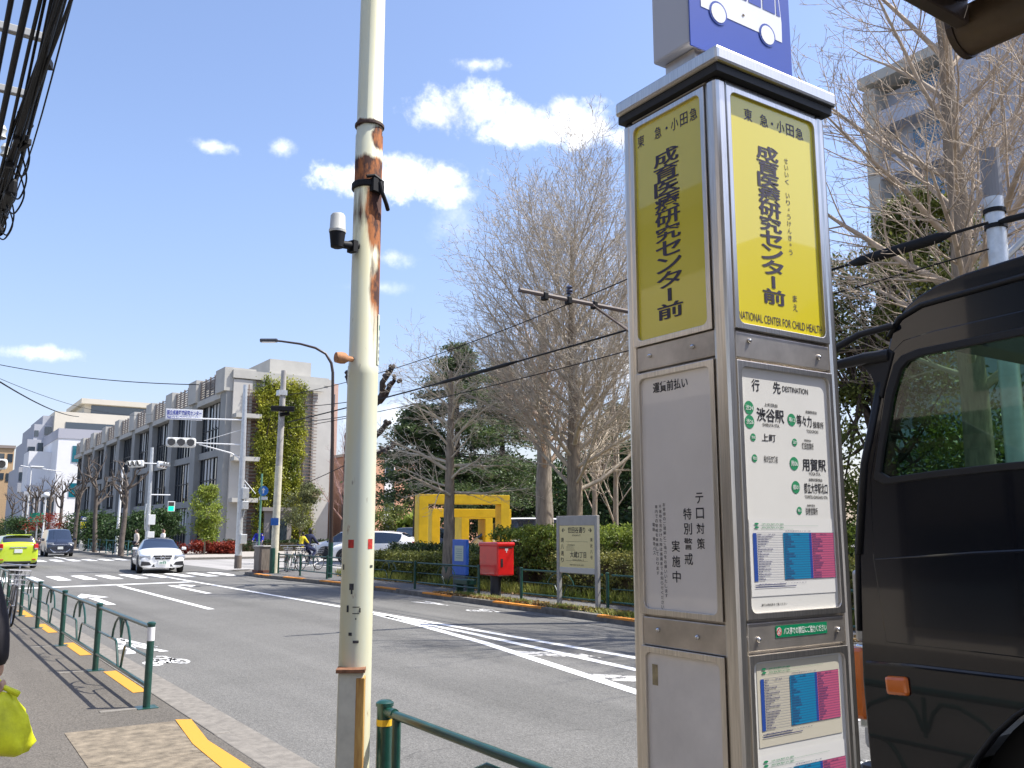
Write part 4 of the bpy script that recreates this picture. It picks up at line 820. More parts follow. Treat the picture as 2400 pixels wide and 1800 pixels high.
    b = MB(); b.obox((X0 + .05, 2.44, .97), (.03, .08, .34)); b.build('corner_trim', M_CHROME, t, world=True, bevel=.008)
    b = MB(); b.obox((X0 + .12, 2.46, 1.3), (.14, .08, .3), R(12)); b.build('corner_vane', mat('vane_silver', (.5, .5, .5), .35, metal=.7), t, world=True, bevel=.015)
    b = MB(); b.obox((X0 + .3, 2.46, .8), (.45, .08, .2)); b.build('headlight', M_HEAD, t, world=True, bevel=.03)
    # mirror bracket and mirrors reaching forward of the door pillar
    b = MB(); b.prism([(2.245, 2.17), (2.265, 2.2), (2.29, 2.28), (2.34, 2.335), (2.38, 2.352), (2.3, 2.372), (2.2, 2.375), (2.175, 2.36)], 'X', X0 - .012, X0 + .015); b.tube([(X0, 2.2, 2.35), (X0 - .02, 2.3, 2.352), (X0 - .04, 2.45, 2.338), (X0 - .06, 2.64, 2.335)], [.03, .026, .022, .018], 10); b.tube([(X0 - .02, 2.16, 2.47), (X0 - .06, 2.3, 2.45), (X0 - .1, 2.4, 2.40), (X0 - .12, 2.62, 2.36)], .016, 8); m = b.build('mirror_bracket', MT, t, world=True, bevel=.006)
    b = MB(); b.obox((X0 - .1, 2.72, 2.1), (.18, .08, .4)); b.build('mirror', MT, m, world=True, bevel=.025); b = MB(); b.obox((X0 - .1, 2.675, 2.1), (.15, .012, .36)); b.build('mirror_glass', M_CHROME, m, world=True)
    # A pillar trim strips
    b = MB(); b.tube([(X0 + .0, 2.405, 1.52), (X0, 2.355, 1.9), (X0, 2.25, 2.24)], .016, 8); b.tube([(X0 + .004, 2.43, 1.2), (X0 + .004, 2.415, 1.55), (X0 + .01, 2.37, 1.88)], .012, 8); b.build('pillar_trim', MT, t, world=True, smooth=True)
    b = MB(); b.prism(arch, 'X', X0 + .14, X0 + .9); b.build('wheel_housing', MT, t, world=True)
    # wheel, cabin inside, load box
    b = MB(); b.lathe([(.28, -.12), (.45, -.13), (.5, -.09), (.5, .09), (.45, .13), (.28, .12)], (X0 + .2, 1.25, .38), 32, 'X'); w = b.build('wheel', M_TYRE, t, world=True, smooth='auto'); b = MB(); b.lathe([(.27, -.1), (.2, -.02), (.06, -.06), (.03, -.1)], (X0 + .2, 1.25, .38), 24, 'X'); b.build('rim', M_RIM, w, world=True)
    b = MB(); b.box(X0 + .05, X1 - .05, .3, 2.3, 1.0, 1.05); b.box(X0 + .06, X1 - .06, 1.9, 2.3, 1.05, 1.72); b.build('dashboard', MT, t, world=True, bevel=.03)
    for x in (3.8, 4.9): b = MB(); b.obox((x, .95, 1.4), (.5, .5, .18)); b.obox((x, .66, 1.75), (.5, .16, .7), 0, 0, R(8)); b.build('seat', MT, t, world=True, bevel=.05)
    b = MB(); cx, cy, cz = 4.6, 1.66, 1.90; rr = .25; pts = [(cx + rr * math.cos(R(a)), cy - .13 * math.sin(R(a)), cz + rr * .85 * math.sin(R(a))) for a in range(0, 361, 15)]; b.tube(pts, .018, 8, cap=False); b.tube([(cx, cy, cz), (cx, 1.9, 1.6)], .03, 8); b.tube([(cx - .23, cy, cz), (cx + .23, cy, cz)], .015, 6); b.build('steering_wheel', MT, t, world=True, smooth=True)
    b = MB(); b.box(3.36, 5.54, -4.6, .12, .85, 3.05); b.build('load_box', mat('load_box_paint', (.5, .5, .5), .5), t, world=True, bevel=.02); b = MB(); b.box(3.9, 5.0, -4.5, 2.0, .5, .8); b.build('chassis', MT, t, world=True)
    for y in (-2.9,):
        for x in (3.6, 5.3): b = MB(); b.lathe([(.28, -.12), (.45, -.13), (.5, -.09), (.5, .09), (.45, .13), (.28, .12)], (x, y, .38), 24, 'X'); b.build('wheel', M_TYRE, t, world=True, smooth='auto')
truck()

# ---------------------------------------------------------------- people and bicycles
M_SKIN = mat('skin', (.50, .31, .22), .55); M_HAIR = mat('hair_black', (.018, .014, .012), .5)
J0 = dict(pelvis=(0, 0, .93), waist=(0, .005, 1.08), chest=(0, .0, 1.28), neck=(0, -.005, 1.44), head=(0, .02, 1.57), crown=(0, .005, 1.66), nose=(0, .115, 1.555),
          shL=(-.17, -.005, 1.385), elL=(-.21, -.04, 1.12), wrL=(-.2, .05, .89), haL=(-.195, .08, .81), shR=(.17, -.005, 1.385), elR=(.21, -.04, 1.12), wrR=(.2, .05, .89), haR=(.195, .08, .81),
          hiL=(-.09, 0, .9), knL=(-.1, .04, .5), anL=(-.1, -.02, .09), toL=(-.11, .13, .035), hiR=(.09, 0, .9), knR=(.1, .04, .5), anR=(.1, -.02, .09), toR=(.11, .13, .035))
RAD = dict(hem=(.15, .11), pelvis=(.14, .1), waist=(.125, .09), chest=(.15, .1), neck=.052, head=(.078, .095), crown=.06, nose=.013, sh=.06, el=.042, wr=.029, ha=(.038, .018), hi=.085, kn=.058, an=.04, to=.035)
def person(label, loc, rz, pose, top, legs, hair=None, group=None, sleeve='wr', hem='an', hand_fingers=None, long_hair=False, shoes=None, scale=1.0, hat=None):
    J = dict(J0); J.update(pose); J['hem'] = (J['pelvis'][0], J['pelvis'][1], J['pelvis'][2] - .1); SLIM = dict(pelvis=.66, waist=.7, chest=.7, shL=.75, shR=.75, elL=.75, elR=.75, hiL=.7, hiR=.7, knL=.72, knR=.72, anL=.8, anR=.8, toL=.8, toR=.8); t = thing('person', label, 'person', loc, rz, group); rad = lambda k: RAD.get(k, RAD.get(k[:2]))
    E = [('pelvis', 'waist'), ('waist', 'chest'), ('chest', 'neck'), ('neck', 'head'), ('head', 'crown'), ('head', 'nose')]
    for s in 'LR': E += [('chest', 'sh' + s), ('sh' + s, 'el' + s), ('el' + s, 'wr' + s), ('wr' + s, 'ha' + s), ('pelvis', 'hi' + s), ('hi' + s, 'kn' + s), ('kn' + s, 'an' + s), ('an' + s, 'to' + s)]
    def sk(edges, grow, name, m, sub=1):
        ks = []
        for a, b_ in edges:
            for k in (a, b_):
                if k not in ks: ks.append(k)
        pts = [Vector(J[k]) * scale for k in ks]; rs = []
        for k in ks:
            r = rad(k); r = r if isinstance(r, tuple) else (r, r); g = SLIM.get(k, 1) if name == 'body' else 1; rs.append(((r[0] * g + grow) * scale, (r[1] * g + grow) * scale))
        v, f = skin(pts, [(ks.index(a), ks.index(b_)) for a, b_ in edges], rs, sub); b = MB(); b.add(v, f); return b.build(name, m, t, smooth=True)
    sk(E, 0, 'body', M_SKIN)
    up = [('pelvis', 'waist'), ('hem', 'pelvis'), ('waist', 'chest'), ('chest', 'neck')]
    for s in 'LR': up += [('chest', 'sh' + s), ('sh' + s, 'el' + s), ('el' + s, 'wr' + s)]
    sk(up, .024, 'jacket', top); lo = []
    for s in 'LR': lo += [('pelvis', 'hi' + s), ('hi' + s, 'kn' + s), ('kn' + s, 'an' + s)]
    sk(lo, .018, 'trousers', legs)
    for s in 'LR': sk([('an' + s, 'to' + s)], .012, 'shoe', shoes or M_DARK)
    h = Vector(J['head']) * scale; b = MB(); prof = [(.004, .125), (.05, .118), (.085, .09), (.102, .045), (.104, .0), (.096, -.045), (.07, -.08 if not long_hair else -.2), (.03, -.09 if not long_hair else -.24)]
    b.lathe([(r * scale, z * scale) for r, z in reversed(prof)], (0, 0, 0), 14); b.v = [(x * .92, (y if y < 0 else y * .35), z) for x, y, z in b.v]; b.v = [(x + h.x, y + h.y - .012, z + h.z + .015) for x, y, z in b.v]; b.build('hair', hair or M_HAIR, t, smooth=True)
    if hat: b = MB(); b.lathe([(.15 * scale, .04), (.14 * scale, .055), (.1 * scale, .06), (.1 * scale, .11), (.07 * scale, .14), (.005, .15)], (h.x, h.y, h.z), 14); b.build('hat', hat, t, smooth='auto')
    return t
C = lambda n, c: mat('cloth_' + n, c, .85, var=.15, vs=20)
# woman at the left edge, mostly outside the frame: sleeve, hand, bag
wp = Vector((.19, 5.04, 0))
wo = person('person at the left edge in a black sleeve holding a yellow green bag', wp, R(-15), dict(elR=(.235, -.05, 1.15), wrR=(.25, -.02, .985), haR=(.255, -.005, .94), knR=(.1, .16, .52), anR=(.1, .1, .1), toR=(.11, .25, .05), anL=(-.1, -.22, .14), toL=(-.1, -.08, .05), knL=(-.1, .0, .5)), C('black', (.016, .015, .02)), C('charcoal', (.02, .02, .025)), long_hair=True)
b = MB(); mats_ = Matrix.Rotation(R(-15), 4, 'Z'); hb = Vector((.255, -.005, .94))
fv = []
for i, (dx, ln) in enumerate(((-.027, .055), (-.009, .064), (.009, .06), (.026, .046))):
    p0 = hb + Vector((.012, dx, -.015)); v, f = skin([p0, p0 + Vector((.012, 0, -.022)), p0 + Vector((.002, 0, -.022 - ln * .45)), p0 + Vector((-.022, 0, -.022 - ln * .5)), p0 + Vector((-.03, 0, -.018 - ln * .2))], [(0, 1), (1, 2), (2, 3), (3, 4)], [.0095, .009, .0085, .008, .007], 1); b.add(v, f)
p0 = hb + Vector((-.01, .03, .0)); v, f = skin([p0, p0 + Vector((-.005, .02, -.02)), p0 + Vector((-.012, .012, -.05))], [(0, 1), (1, 2)], [.011, .0105, .0085], 1); b.add(v, f)
b.build('fingers', M_SKIN, wo, smooth=True)
def bag():
    w = wp + (mats_ @ hb.to_4d()).to_3d() + Vector((.0, 0, -.015)); t = thing('tote_bag', 'crumpled yellow green tote bag hanging from the hand at the left edge', 'bag', (w.x + .02, w.y, w.z - .3))
    m = mat('bag_yellow_green', (.70, .74, .02), .55, var=.25, vs=9, bump=.6, bs=14); rnd = random.Random(5)
    b = MB(); rows = [(-.0, .045, .022), (-.05, .075, .035), (-.1, .11, .05), (-.17, .13, .065), (-.235, .14, .07), (-.27, .13, .055), (-.28, .1, .035)]; n = 40; k = 0
    for z, rx, ry in rows:
        for j in range(n):
            a = 2 * math.pi * j / n; q = 1 + .13 * math.sin(5 * a + z * 22) + .09 * math.sin(8 * a - z * 34) + rnd.uniform(-.03, .03)
            b.v.append((w.x + .02 + (rx * math.cos(a) * q), w.y + ry * math.sin(a) * q - .0 + .15 * (rx * math.cos(a)), w.z - .06 + z + .012 * math.sin(3 * a)))
    for i in range(len(rows) - 1):
        for j in range(n): b.f.append((i * n + j, i * n + (j + 1) % n, (i + 1) * n + (j + 1) % n, (i + 1) * n + j))
    b.f.append(tuple(range(n))); b.f.append(tuple(reversed(range((len(rows) - 1) * n, len(rows) * n)))); b.build('bag_body', m, t, world=True, smooth=True)
    for s in (-1, 1):
        b = MB(); b.tube([(w.x + .02 - .05, w.y + s * .02, w.z - .07), (w.x - .012, w.y + s * .012, w.z - .03), (w.x + .005, w.y + s * .004, w.z), (w.x + .022, w.y + s * .012, w.z - .03), (w.x + .09, w.y + s * .02, w.z - .07)], [.012, .011, .009, .011, .013], 8); b.build('handle', m, t, world=True, smooth=True)
bag()
def bicycle(label, loc, rz, frame, group=None, lean=0.0):
    t = thing('bicycle', label, 'bicycle', loc, rz, group); t.rotation_euler = (0, lean, rz); ms = mat('bike_steel', (.5, .5, .5), .3, metal=.9)
    for y in (-.53, .53):
        b = MB(); b.tube([(0, y + .325 * math.cos(R(a)), .34 + .325 * math.sin(R(a))) for a in range(0, 361, 15)], .017, 8, cap=False); w = b.build('wheel', M_TYRE, t, smooth=True)
        b = MB(); b.tube([(0, y + .3 * math.cos(R(a)), .34 + .3 * math.sin(R(a))) for a in range(0, 361, 15)], .009, 6, cap=False); b.tube([(-.04, y, .34), (.04, y, .34)], .02, 8)
        for k in range(16): a = R(k * 22.5); b.tube([(.02 if k % 2 else -.02, y, .34), (0, y + .3 * math.cos(a), .34 + .3 * math.sin(a))], .0022, 4)
        b.build('spokes', ms, w)
    b = MB(); H = Vector((0, .36, .86)); S = Vector((0, -.2, .8)); B_ = Vector((0, -.06, .3))
    for a, c in ((H, B_ + Vector((0, .02, .06))), (S, B_), (H + Vector((0, .02, -.12)), S + Vector((0, .06, -.22))), ((0, -.53, .34), B_), ((0, -.53, .34), S), (H, (0, .53, .34))): b.tube([a, c], .017, 8)
    b.build('frame', frame, t, smooth='auto')
    b = MB(); b.tube([(0, .36, .86), (0, .33, 1.02)], .014, 8); b.tube([(-.27, .2, 1.03), (-.2, .32, 1.03), (0, .34, 1.02), (.2, .32, 1.03), (.27, .2, 1.03)], .012, 8); b.build('handlebar', ms, t, smooth='auto')
    b = MB(); b.prism([(-.1, -.36), (.1, -.36), (.06, -.2), (.02, -.06), (-.02, -.06), (-.06, -.2)], 'Z', .86, .92); b.tube([(0, -.2, .78), (0, -.2, .87)], .014, 8); b.build('saddle', M_DARK, t, bevel=.02)
    b = MB(); 
    for z in (.7, .78, .86, .94): w = .13 + (z - .7) * .15; b.tube([(-w, .42, z), (w, .42, z), (w, .42 + 1.7 * w, z), (-w, .42 + 1.7 * w, z), (-w, .42, z)], .005, 4)
    for i in range(5):
        for y, sx in ((.42, 1), (.66, 1)): b.tube([(-.13 + i * .065, y, .7), ((-.13 + i * .065) * 1.25, y + (.04 if y > .5 else 0), .94)], .004, 4)
    b.build('basket', ms, t)
    b = MB(); b.tube([(-.12, -.06, .3 - .1), (-.05, -.06, .2)], .012, 6); b.tube([(.05, -.06, .4), (.12, -.06, .4)], .012, 6); b.tube([(-.05, -.06, .2), (0, -.06, .3), (.05, -.06, .4)], .01, 6); b.build('pedals', M_DARK, t)
    for y in (-.53,): b = MB(); b.tube([(0, y + .36 * math.cos(R(a)), .34 + .36 * math.sin(R(a))) for a in range(20, 170, 12)], .014, 6); b.build('mudguard', ms, t)
    return t
RIDE = dict(pelvis=(0, -.2, .95), waist=(0, -.16, 1.1), chest=(0, -.08, 1.3), neck=(0, -.03, 1.45), head=(0, .01, 1.58), crown=(0, 0, 1.67), nose=(0, .1, 1.565), shL=(-.17, -.06, 1.39), elL=(-.24, .06, 1.18), wrL=(-.26, .2, 1.07), haL=(-.26, .26, 1.05),
            shR=(.17, -.06, 1.39), elR=(.24, .06, 1.18), wrR=(.26, .2, 1.07), haR=(.26, .26, 1.05), hiL=(-.09, -.18, .93), knL=(-.11, .16, .68), anL=(-.12, -.04, .3), toL=(-.12, .1, .22), hiR=(.09, -.18, .93), knR=(.11, .2, .8), anR=(.12, -.02, .47), toR=(.12, .13, .42))
M_BF = mat('bike_frame_grey', (.35, .36, .38), .35, metal=.5); M_BFD = mat('bike_frame_dark', (.03, .03, .04), .4)
GB = 'bicycles along the street'
bicycle('bicycle with wire basket leaning by the fence beside the person in black', (1.70, 18.4, 0), R(178), M_BF, GB, R(-4))
q = on_z(668, 1232, 0); bicycle('bicycle carrying a rider in navy and a child in yellow', (q.x, q.y, 0), R(-64), M_BF, GB)
person('cyclist in a navy top with white stripes riding right', (q.x, q.y, 0), R(-64), RIDE, C('navy_stripe', (.02, .025, .07)), C('navy', (.014, .022, .075)), shoes=mat('shoe_white', (.6, .6, .6), .6), long_hair=True, group='people across the road')
CH = dict(RIDE); CH.update(knL=(-.1, .02, .93), anL=(-.1, .05, .55), toL=(-.1, .16, .5), knR=(.1, .02, .93), anR=(.1, .05, .55), toR=(.1, .16, .5))
mv = Matrix.Rotation(R(-64), 3, 'Z') @ Vector((0, -.42, .38)); person('child in a yellow jacket sitting on the back of the bicycle', (q.x + mv.x, q.y + mv.y, mv.z), R(-64), CH, C('yellow', (.75, .6, .03)), C('dark_blue', (.02, .03, .1)), group='people across the road', scale=.68)
q = on_z(556, 1213, 0); bicycle('black bicycle ridden by the cyclist in royal blue', (q.x, q.y, 0), R(150), M_BFD, GB)
person('cyclist in a royal blue jacket beside the signal pole', (q.x, q.y, 0), R(150), RIDE, C('royal_blue', (.01, .02, .28)), C('dark_grey', (.04, .04, .05)), group='people across the road')
for i, (x, lab) in enumerate([(618, 'dark parked bicycle nearest the utility pole across the road'), (640, 'dark parked bicycle to the right of the utility pole')]): q = on_d(x, 1228, 37.6); bicycle(lab, (q.x, q.y, 0), R(165 + 8 * i), M_BFD, GB)
q = on_d(292, 1200, 57.5); person('pedestrian in a cream top crossing behind the white coupe, left of its roof', (q.x, q.y, -.0), R(100), dict(knL=(-.1, .14, .5), anL=(-.1, .16, .1), toL=(-.1, .3, .05), anR=(.1, -.2, .12), toR=(.1, -.06, .05)), C('cream', (.6, .52, .44)), C('black', (.02, .02, .02)), group='people across the road')
q = on_d(350, 1200, 58.5); person('pedestrian in a white top behind the roof of the white coupe', (q.x, q.y, 0), R(-80), dict(knL=(-.1, .14, .5), anL=(-.1, .16, .1), toL=(-.1, .3, .05), anR=(.1, -.2, .12), toR=(.1, -.06, .05)), C('white', (.75, .73, .7)), C('black', (.02, .02, .02)), hair=mat('hair_brown', (.07, .03, .02), .5), group='people across the road')
# ---------------------------------------------------------------- street furniture
M_CONC = mat('pole_concrete', (.42, .40, .37), .85, var=.18, vs=3, bump=.15); M_GALV = mat('galvanised_steel', (.55, .57, .58), .4, metal=.55, var=.12, vs=8); M_BLACKC = mat('cable_black', (.007, .007, .008), .6)
M_BRN = mat('lamp_brown', (.045, .028, .022), .4, coat=.3); M_SIGW = mat('signal_housing', (.66, .67, .66), .45); M_LENS = mat('signal_lens_dark', (.03, .02, .025), .15, coat=1)
def lamp():
    t = thing('street_lamp', 'dark brown street lamp with long curved arm over the far lane', 'street lamp', (12.42, 29.84, 0))
    b = MB(); b.tube([(12.42, 29.84, 0), (12.42, 29.84, 1.2)], .085, 14); b.build('base_sleeve', M_GREEN2, t, world=True, smooth='auto')
    pts = [(12.42, 29.84, 1.2), (12.36, 29.86, 5.0), (12.3, 29.87, 7.2), (12.24, 29.89, 7.55), (12.05, 29.97, 7.88), (11.7, 30.1, 8.08), (11.2, 30.28, 8.2), (10.6, 30.5, 8.26), (10.45, 30.56, 8.27)]
    b = MB(); b.tube(pts, [.075, .062, .054, .052, .048, .045, .04, .036, .035], 14); b.build('post', M_BRN, t, world=True, smooth='auto')
    b = MB(); b.obox((10.18, 30.66, 8.27), (.62, .26, .11), R(160), R(3)); h = b.build('lamp_head', mat('lamp_head_grey', (.06, .065, .08), .4), t, world=True, bevel=.04); b = MB(); b.obox((10.18, 30.66, 8.212), (.46, .18, .02), R(160), R(3)); b.build('lamp_glass', M_HEAD, h, world=True)
lamp()
def tele_pole():
    t = thing('utility_pole', 'thin concrete utility pole with a small blue sticker across the road', 'utility pole', (11.98, 34.3, 0), group='utility poles')
    b = MB(); b.tube([(11.97, 34.28, 0), (12.0, 34.27, 4.1)], [.15, .135], 16); b.build('lower_wrap', mat('pole_wrap_cream', (.58, .55, .42), .7, var=.15, vs=5), t, world=True, smooth='auto')
    b = MB(); b.tube([(12.0, 34.27, 4.1), (12.04, 34.25, 7.9)], [.13, .105], 16); b.build('shaft', M_CONC, t, world=True, smooth='auto')
    b = MB(); b.obox((11.88, 34.14, 1.95), (.3, .02, .28), R(-35)); b.build('blue_sticker', mat('sticker_blue', (.02, .12, .42), .5), t, world=True); b = MB(); b.obox((12.0, 34.1, 6.35), (.9, .25, .2), R(-20)); b.tube([(11.9, 34.1, 6.1), (12.3, 34.2, 6.2)], .08, 8); b.build('cable_box', M_BLACKC, t, world=True, bevel=.03)
    b = MB(); b.obox((12.0, 34.28, 7.0), (.34, .34, .2)); b.build('step_band', M_GALV, t, world=True)
    b = MB(); b.tube([(11.8, 34.0, 0), (11.8, 34.0, .95)], .1, 12); b.build('foot_guard', M_GREEN2, t, world=True)
tele_pole()
def signal_head(parent, c, rz, lens_col=None, name='signal_head', size=1.0, lit=None):
    b = MB(); b.obox((0, 0, 0), (1.22 * size, .22 * size, .42 * size)); b.v = [(x, y, z) for x, y, z in b.v]; M = Matrix.Translation(Vector(c)) @ Matrix.Rotation(rz, 4, 'Z'); b.xf(M); h = b.build(name, M_SIGW, parent, world=True, bevel=.1 * size)
    for i, x in enumerate((-.39, 0, .39)):
        b = MB(); b.lathe([(.15 * size, -.13 * size), (.155 * size, -.115 * size), (.14 * size, -.112 * size)], (0, 0, 0), 18, 'Y'); b.xf(M @ Matrix.Translation((x * size, 0, 0))); m = M_LENS
        b.build('lens', m, h, world=True)
        b = MB(); k = 12; r = .172 * size
        for j in range(k):
            a0, a1 = R(-20 + 220 * j / k), R(-20 + 220 * (j + 1) / k); b.poly([(x * size + r * math.cos(a0), -.11 * size, r * math.sin(a0)), (x * size + r * math.cos(a1), -.11 * size, r * math.sin(a1)), (x * size + r * math.cos(a1), -.3 * size, r * math.sin(a1)), (x * size + r * math.cos(a0), -.3 * size, r * math.sin(a0))])
        b.xf(M); b.build('visor', M_SIGW, h, world=True, fix=False)
    return h
def signals():
    t = thing('signal_pole', 'near corner signal pole with long arms holding a signal and a name board', 'traffic signal', (12.1, 39.2, 0), group='traffic signals')
    b = MB(); b.tube([(12.1, 39.2, 0), (12.08, 39.2, 5), (12.05, 39.2, 8.0)], [.15, .12, .085], 14); b.build('post', M_GALV, t, world=True, smooth='auto')
    b = MB(); b.tube([(11.98, 39.22, 5.33), (10.2, 39.7, 5.35)], .03, 8); b.tube([(11.98, 39.22, 4.6), (11.9, 39.24, 4.78), (11.6, 39.32, 4.95), (10.3, 39.68, 5.3)], .03, 8); b.tube([(12.0, 39.2, 6.42), (8.95, 40.02, 6.40)], .035, 8); b.tube([(12.0, 39.2, 6.0), (10.5, 39.6, 5.45)], .012, 6); b.build('arm', mat('arm_pale', (.72, .73, .73), .4), t, world=True, smooth='auto')
    signal_head(t, (9.6, 39.86, 5.35), R(-14))
    b = MB(); b.obox((9.66, 39.84, 6.56), (1.5, .05, .46), R(-14)); sb = b.build('name_board', mat('board_white', (.80, .81, .84), .4), t, world=True, bevel=.01)
    F = Face((9.66 - .0075, 39.84 - .031, 6.56), (math.cos(R(-14)), math.sin(R(-14)), 0), (0, 0, 1)); b = MB(); F.text(b, '国立成育医療研究センター', 0, .07, 1.40, .22, .022, .004); F.text(b, 'Natl Ctr for Child Health and Dev.', 0, -.13, 1.38, .12, .016, .004); b.build('lettering', mat('board_blue', (.01, .03, .32), .5), sb, world=True, fix=False)
    for z, s in ((3.2, .5), (2.7, .35), (1.25, .42)): b = MB(); b.obox((12.22, 39.05, z), (.28, .25, s)); b.build('control_box', M_GALV, t, world=True, bevel=.02)
    b = MB(); b.tube([(12.2, 39.1, 3.6), (12.28, 39.05, 3.3), (12.25, 39.05, 2.6), (12.2, 39.1, 2.2)], .03, 8); b.tube([(12.1, 39.2, 3.9), (12.7, 39.1, 3.2)], .02, 6); b.build('conduit', M_GALV, t, world=True)
    b = MB(); b.tube([(12.1, 39.2, 0), (12.1, 39.2, .55)], .155, 14); b.build('base_sleeve', mat('sleeve_brown', (.16, .13, .11), .7), t, world=True)
    # far corner pole
    t = thing('signal_pole', 'far corner signal pole with two sideways signal heads and a green pedestrian light', 'traffic signal', (12.2, 57.4, 0), group='traffic signals')
    b = MB(); b.tube([(12.2, 57.4, 0), (12.15, 57.4, 6.6)], [.14, .09], 12); b.build('post', M_GALV, t, world=True, smooth='auto')
    signal_head(t, (11.25, 57.2, 5.55), R(-60), name='signal_head'); signal_head(t, (12.75, 57.3, 5.55), R(55), name='signal_head')
    b = MB(); b.tube([(11.2, 57.3, 5.62), (12.9, 57.35, 5.62)], .035, 8); b.tube([(12.15, 57.4, 3.75), (13.35, 57.3, 3.75)], .035, 8); b.build('arm', MATS['arm_pale'], t, world=True)
    b = MB(); b.obox((13.42, 57.2, 3.05), (.42, .25, .62), R(-12)); h = b.build('pedestrian_signal', M_SIGW, t, world=True, bevel=.03); b = MB(); b.obox((13.39, 57.06, 2.92), (.3, .03, .26), R(-12)); b.build('green_lens', mat('lit_green', (.0, .42, .22), .3, emit=1.2), h, world=True); b = MB(); b.obox((13.39, 57.06, 3.2), (.3, .03, .22), R(-12)); b.build('dark_lens', M_LENS, h, world=True)
    for z, s in ((2.25, .6), (1.15, .8)): b = MB(); b.obox((12.32, 57.2, z), (.4, .3, s)); b.build('control_box', M_SIGW, t, world=True, bevel=.02)
    b = MB(); b.tube([(12.0, 57.3, 3.2), (11.95, 57.25, 2.6), (12.0, 57.3, 1.7), (12.15, 57.35, 1.6)], .035, 8); b.build('conduit', M_GALV, t, world=True)
    # near left corner
    t = thing('signal_pole', 'traffic signal at the far left edge of the picture, its pole out of frame', 'traffic signal', (1.6, 41, 0), group='traffic signals')
    b = MB(); b.tube([(1.6, 41, 0), (1.6, 41, 6.5)], [.14, .09], 12); b.tube([(1.6, 41, 4.28), (2.6, 41, 4.26)], .035, 8); b.build('post', M_GALV, t, world=True, smooth='auto'); signal_head(t, (2.62, 40.9, 4.21), R(-4))
signals()
def small_poles():
    t = thing('round_sign', 'blue round road sign with white plate on a green pole at the corner', 'road sign', (11.95, 36.1, 0)); b = MB(); b.tube([(11.95, 36.1, 0), (11.95, 36.1, 3.9)], .038, 10); b.build('post', mat('sign_post_green', (.12, .28, .2), .5), t, world=True)
    F = Face((12.02, 36.03, 3.2), (math.cos(YAW), -math.sin(YAW), 0), (0, 0, 1)); F = Face((12.02, 36.03, 3.2), (.83, -.557, 0), (0, 0, 1))
    b = MB(); F.disc(b, 0, 0, .2, .2, .01, 24); F.disc(b, 0, 0, .2, .2, -.004, 24); d = b.build('sign_disc', mat('road_sign_blue', (.02, .16, .5), .4), t, world=True, fix=False); b = MB(); F.rect(b, -.03, .03, -.1, .04, .014); F.shape(b, [(-.08, .03), (.08, .03), (0, .14)], .014); b.build('arrow_mark', M_SIGW, d, world=True, fix=False)
    b = MB(); F.slab(b, -.17, .17, -.36, -.23, -.004, .01); b.build('plate', M_SIGW, t, world=True)
    t = thing('street_cabinet', 'weathered brown timber clad box at the kerb corner below the blue round sign', 'cabinet', (11.75, 34.9, 0)); b = MB(); b.box(11.5, 12.1, 34.65, 35.25, 0, .98); b.build('housing', mat('weathered_board', (.2, .17, .14), .85, var=.4, vs=5, stretch=(4, 4, .4)), t, world=True, bevel=.015); b = MB(); b.box(11.47, 12.13, 34.62, 35.28, .985, 1.03); b.build('lid', M_CONC, t, world=True, bevel=.01)
    b = MB(); b.box(11.46, 12.14, 34.61, 35.29, 0, .1); b.build('plinth', mat('plinth_red', (.16, .07, .05), .8), t, world=True)
    for j, (px, py0, X, h, lab, arm) in enumerate([(265, 1010, 12.3, 6.0, 'white leaning pole beside the distant teal fence', 0), (68, 1010, 12.5, 9.0, 'distant white street lamp with a double arm near the left edge', 1), (100, 1070, 12.5, 5.3, 'distant white pole with a round lamp above the navy minivan', 2), (133, 1130, 12.5, 2.6, 'short white post directly above the navy minivan', 0)]):
        q = on_x(px, py0, X); t = thing('street_lamp' if arm else 'white_pole', lab, 'street lamp' if arm else 'pole', (q.x, q.y, 0)); b = MB(); b.tube([(q.x - .05, q.y, 0), (q.x, q.y, q.z)], [.11, .07], 10); b.build('post', mat('pole_white', (.78, .78, .76), .5), t, world=True, smooth='auto')
        if arm == 1: b = MB(); b.tube([(q.x - 1.2, q.y, q.z + .2), (q.x, q.y, q.z), (q.x + 3.4, q.y, q.z - .35)], .05, 8); b.build('arm', MATS['pole_white'], t, world=True); b = MB(); b.obox((q.x + .6, q.y, q.z + .12), (1.5, .4, .18)); b.build('lamp_head', MATS['pole_white'], t, world=True, bevel=.05)
        if arm == 2: b = MB(); b.lathe([(.03, -.25), (.3, -.15), (.35, .05), (.2, .3), (.02, .35)], (q.x, q.y, q.z), 14); b.build('lamp_head', MATS['pole_white'], t, world=True, smooth=True)
    q = on_x(182, 1110, 12.3); t = thing('bus_stop_pillar', 'distant bus stop pillar with blue top and yellow panel beyond the junction', 'bus stop', (q.x, q.y, 0)); y = q.y
    for n_, m, z0, z1, w in (('body', M_GALV, 0, 1.75, .2), ('name_panel', MATS['panel_yellow'], 1.76, 2.3, .215), ('cap', M_GALV, 2.31, 2.36, .24), ('sign_box', MATS['sign_blue'], 2.37, 2.75, .21)): b = MB(); b.box(q.x - w, q.x + w, y - .18, y + .18, z0, z1); b.build(n_, m, t, world=True)
    b = MB(); b.box(q.x - .15, q.x + .15, y - .19, y - .181, 2.46, 2.66); b.build('bus_emblem', MATS['sign_white'], t, world=True); b = MB(); b.box(q.x - .16, q.x + .16, y - .19, y - .181, .5, 1.6); b.build('timetable_panel', MATS['panel_white'], t, world=True)
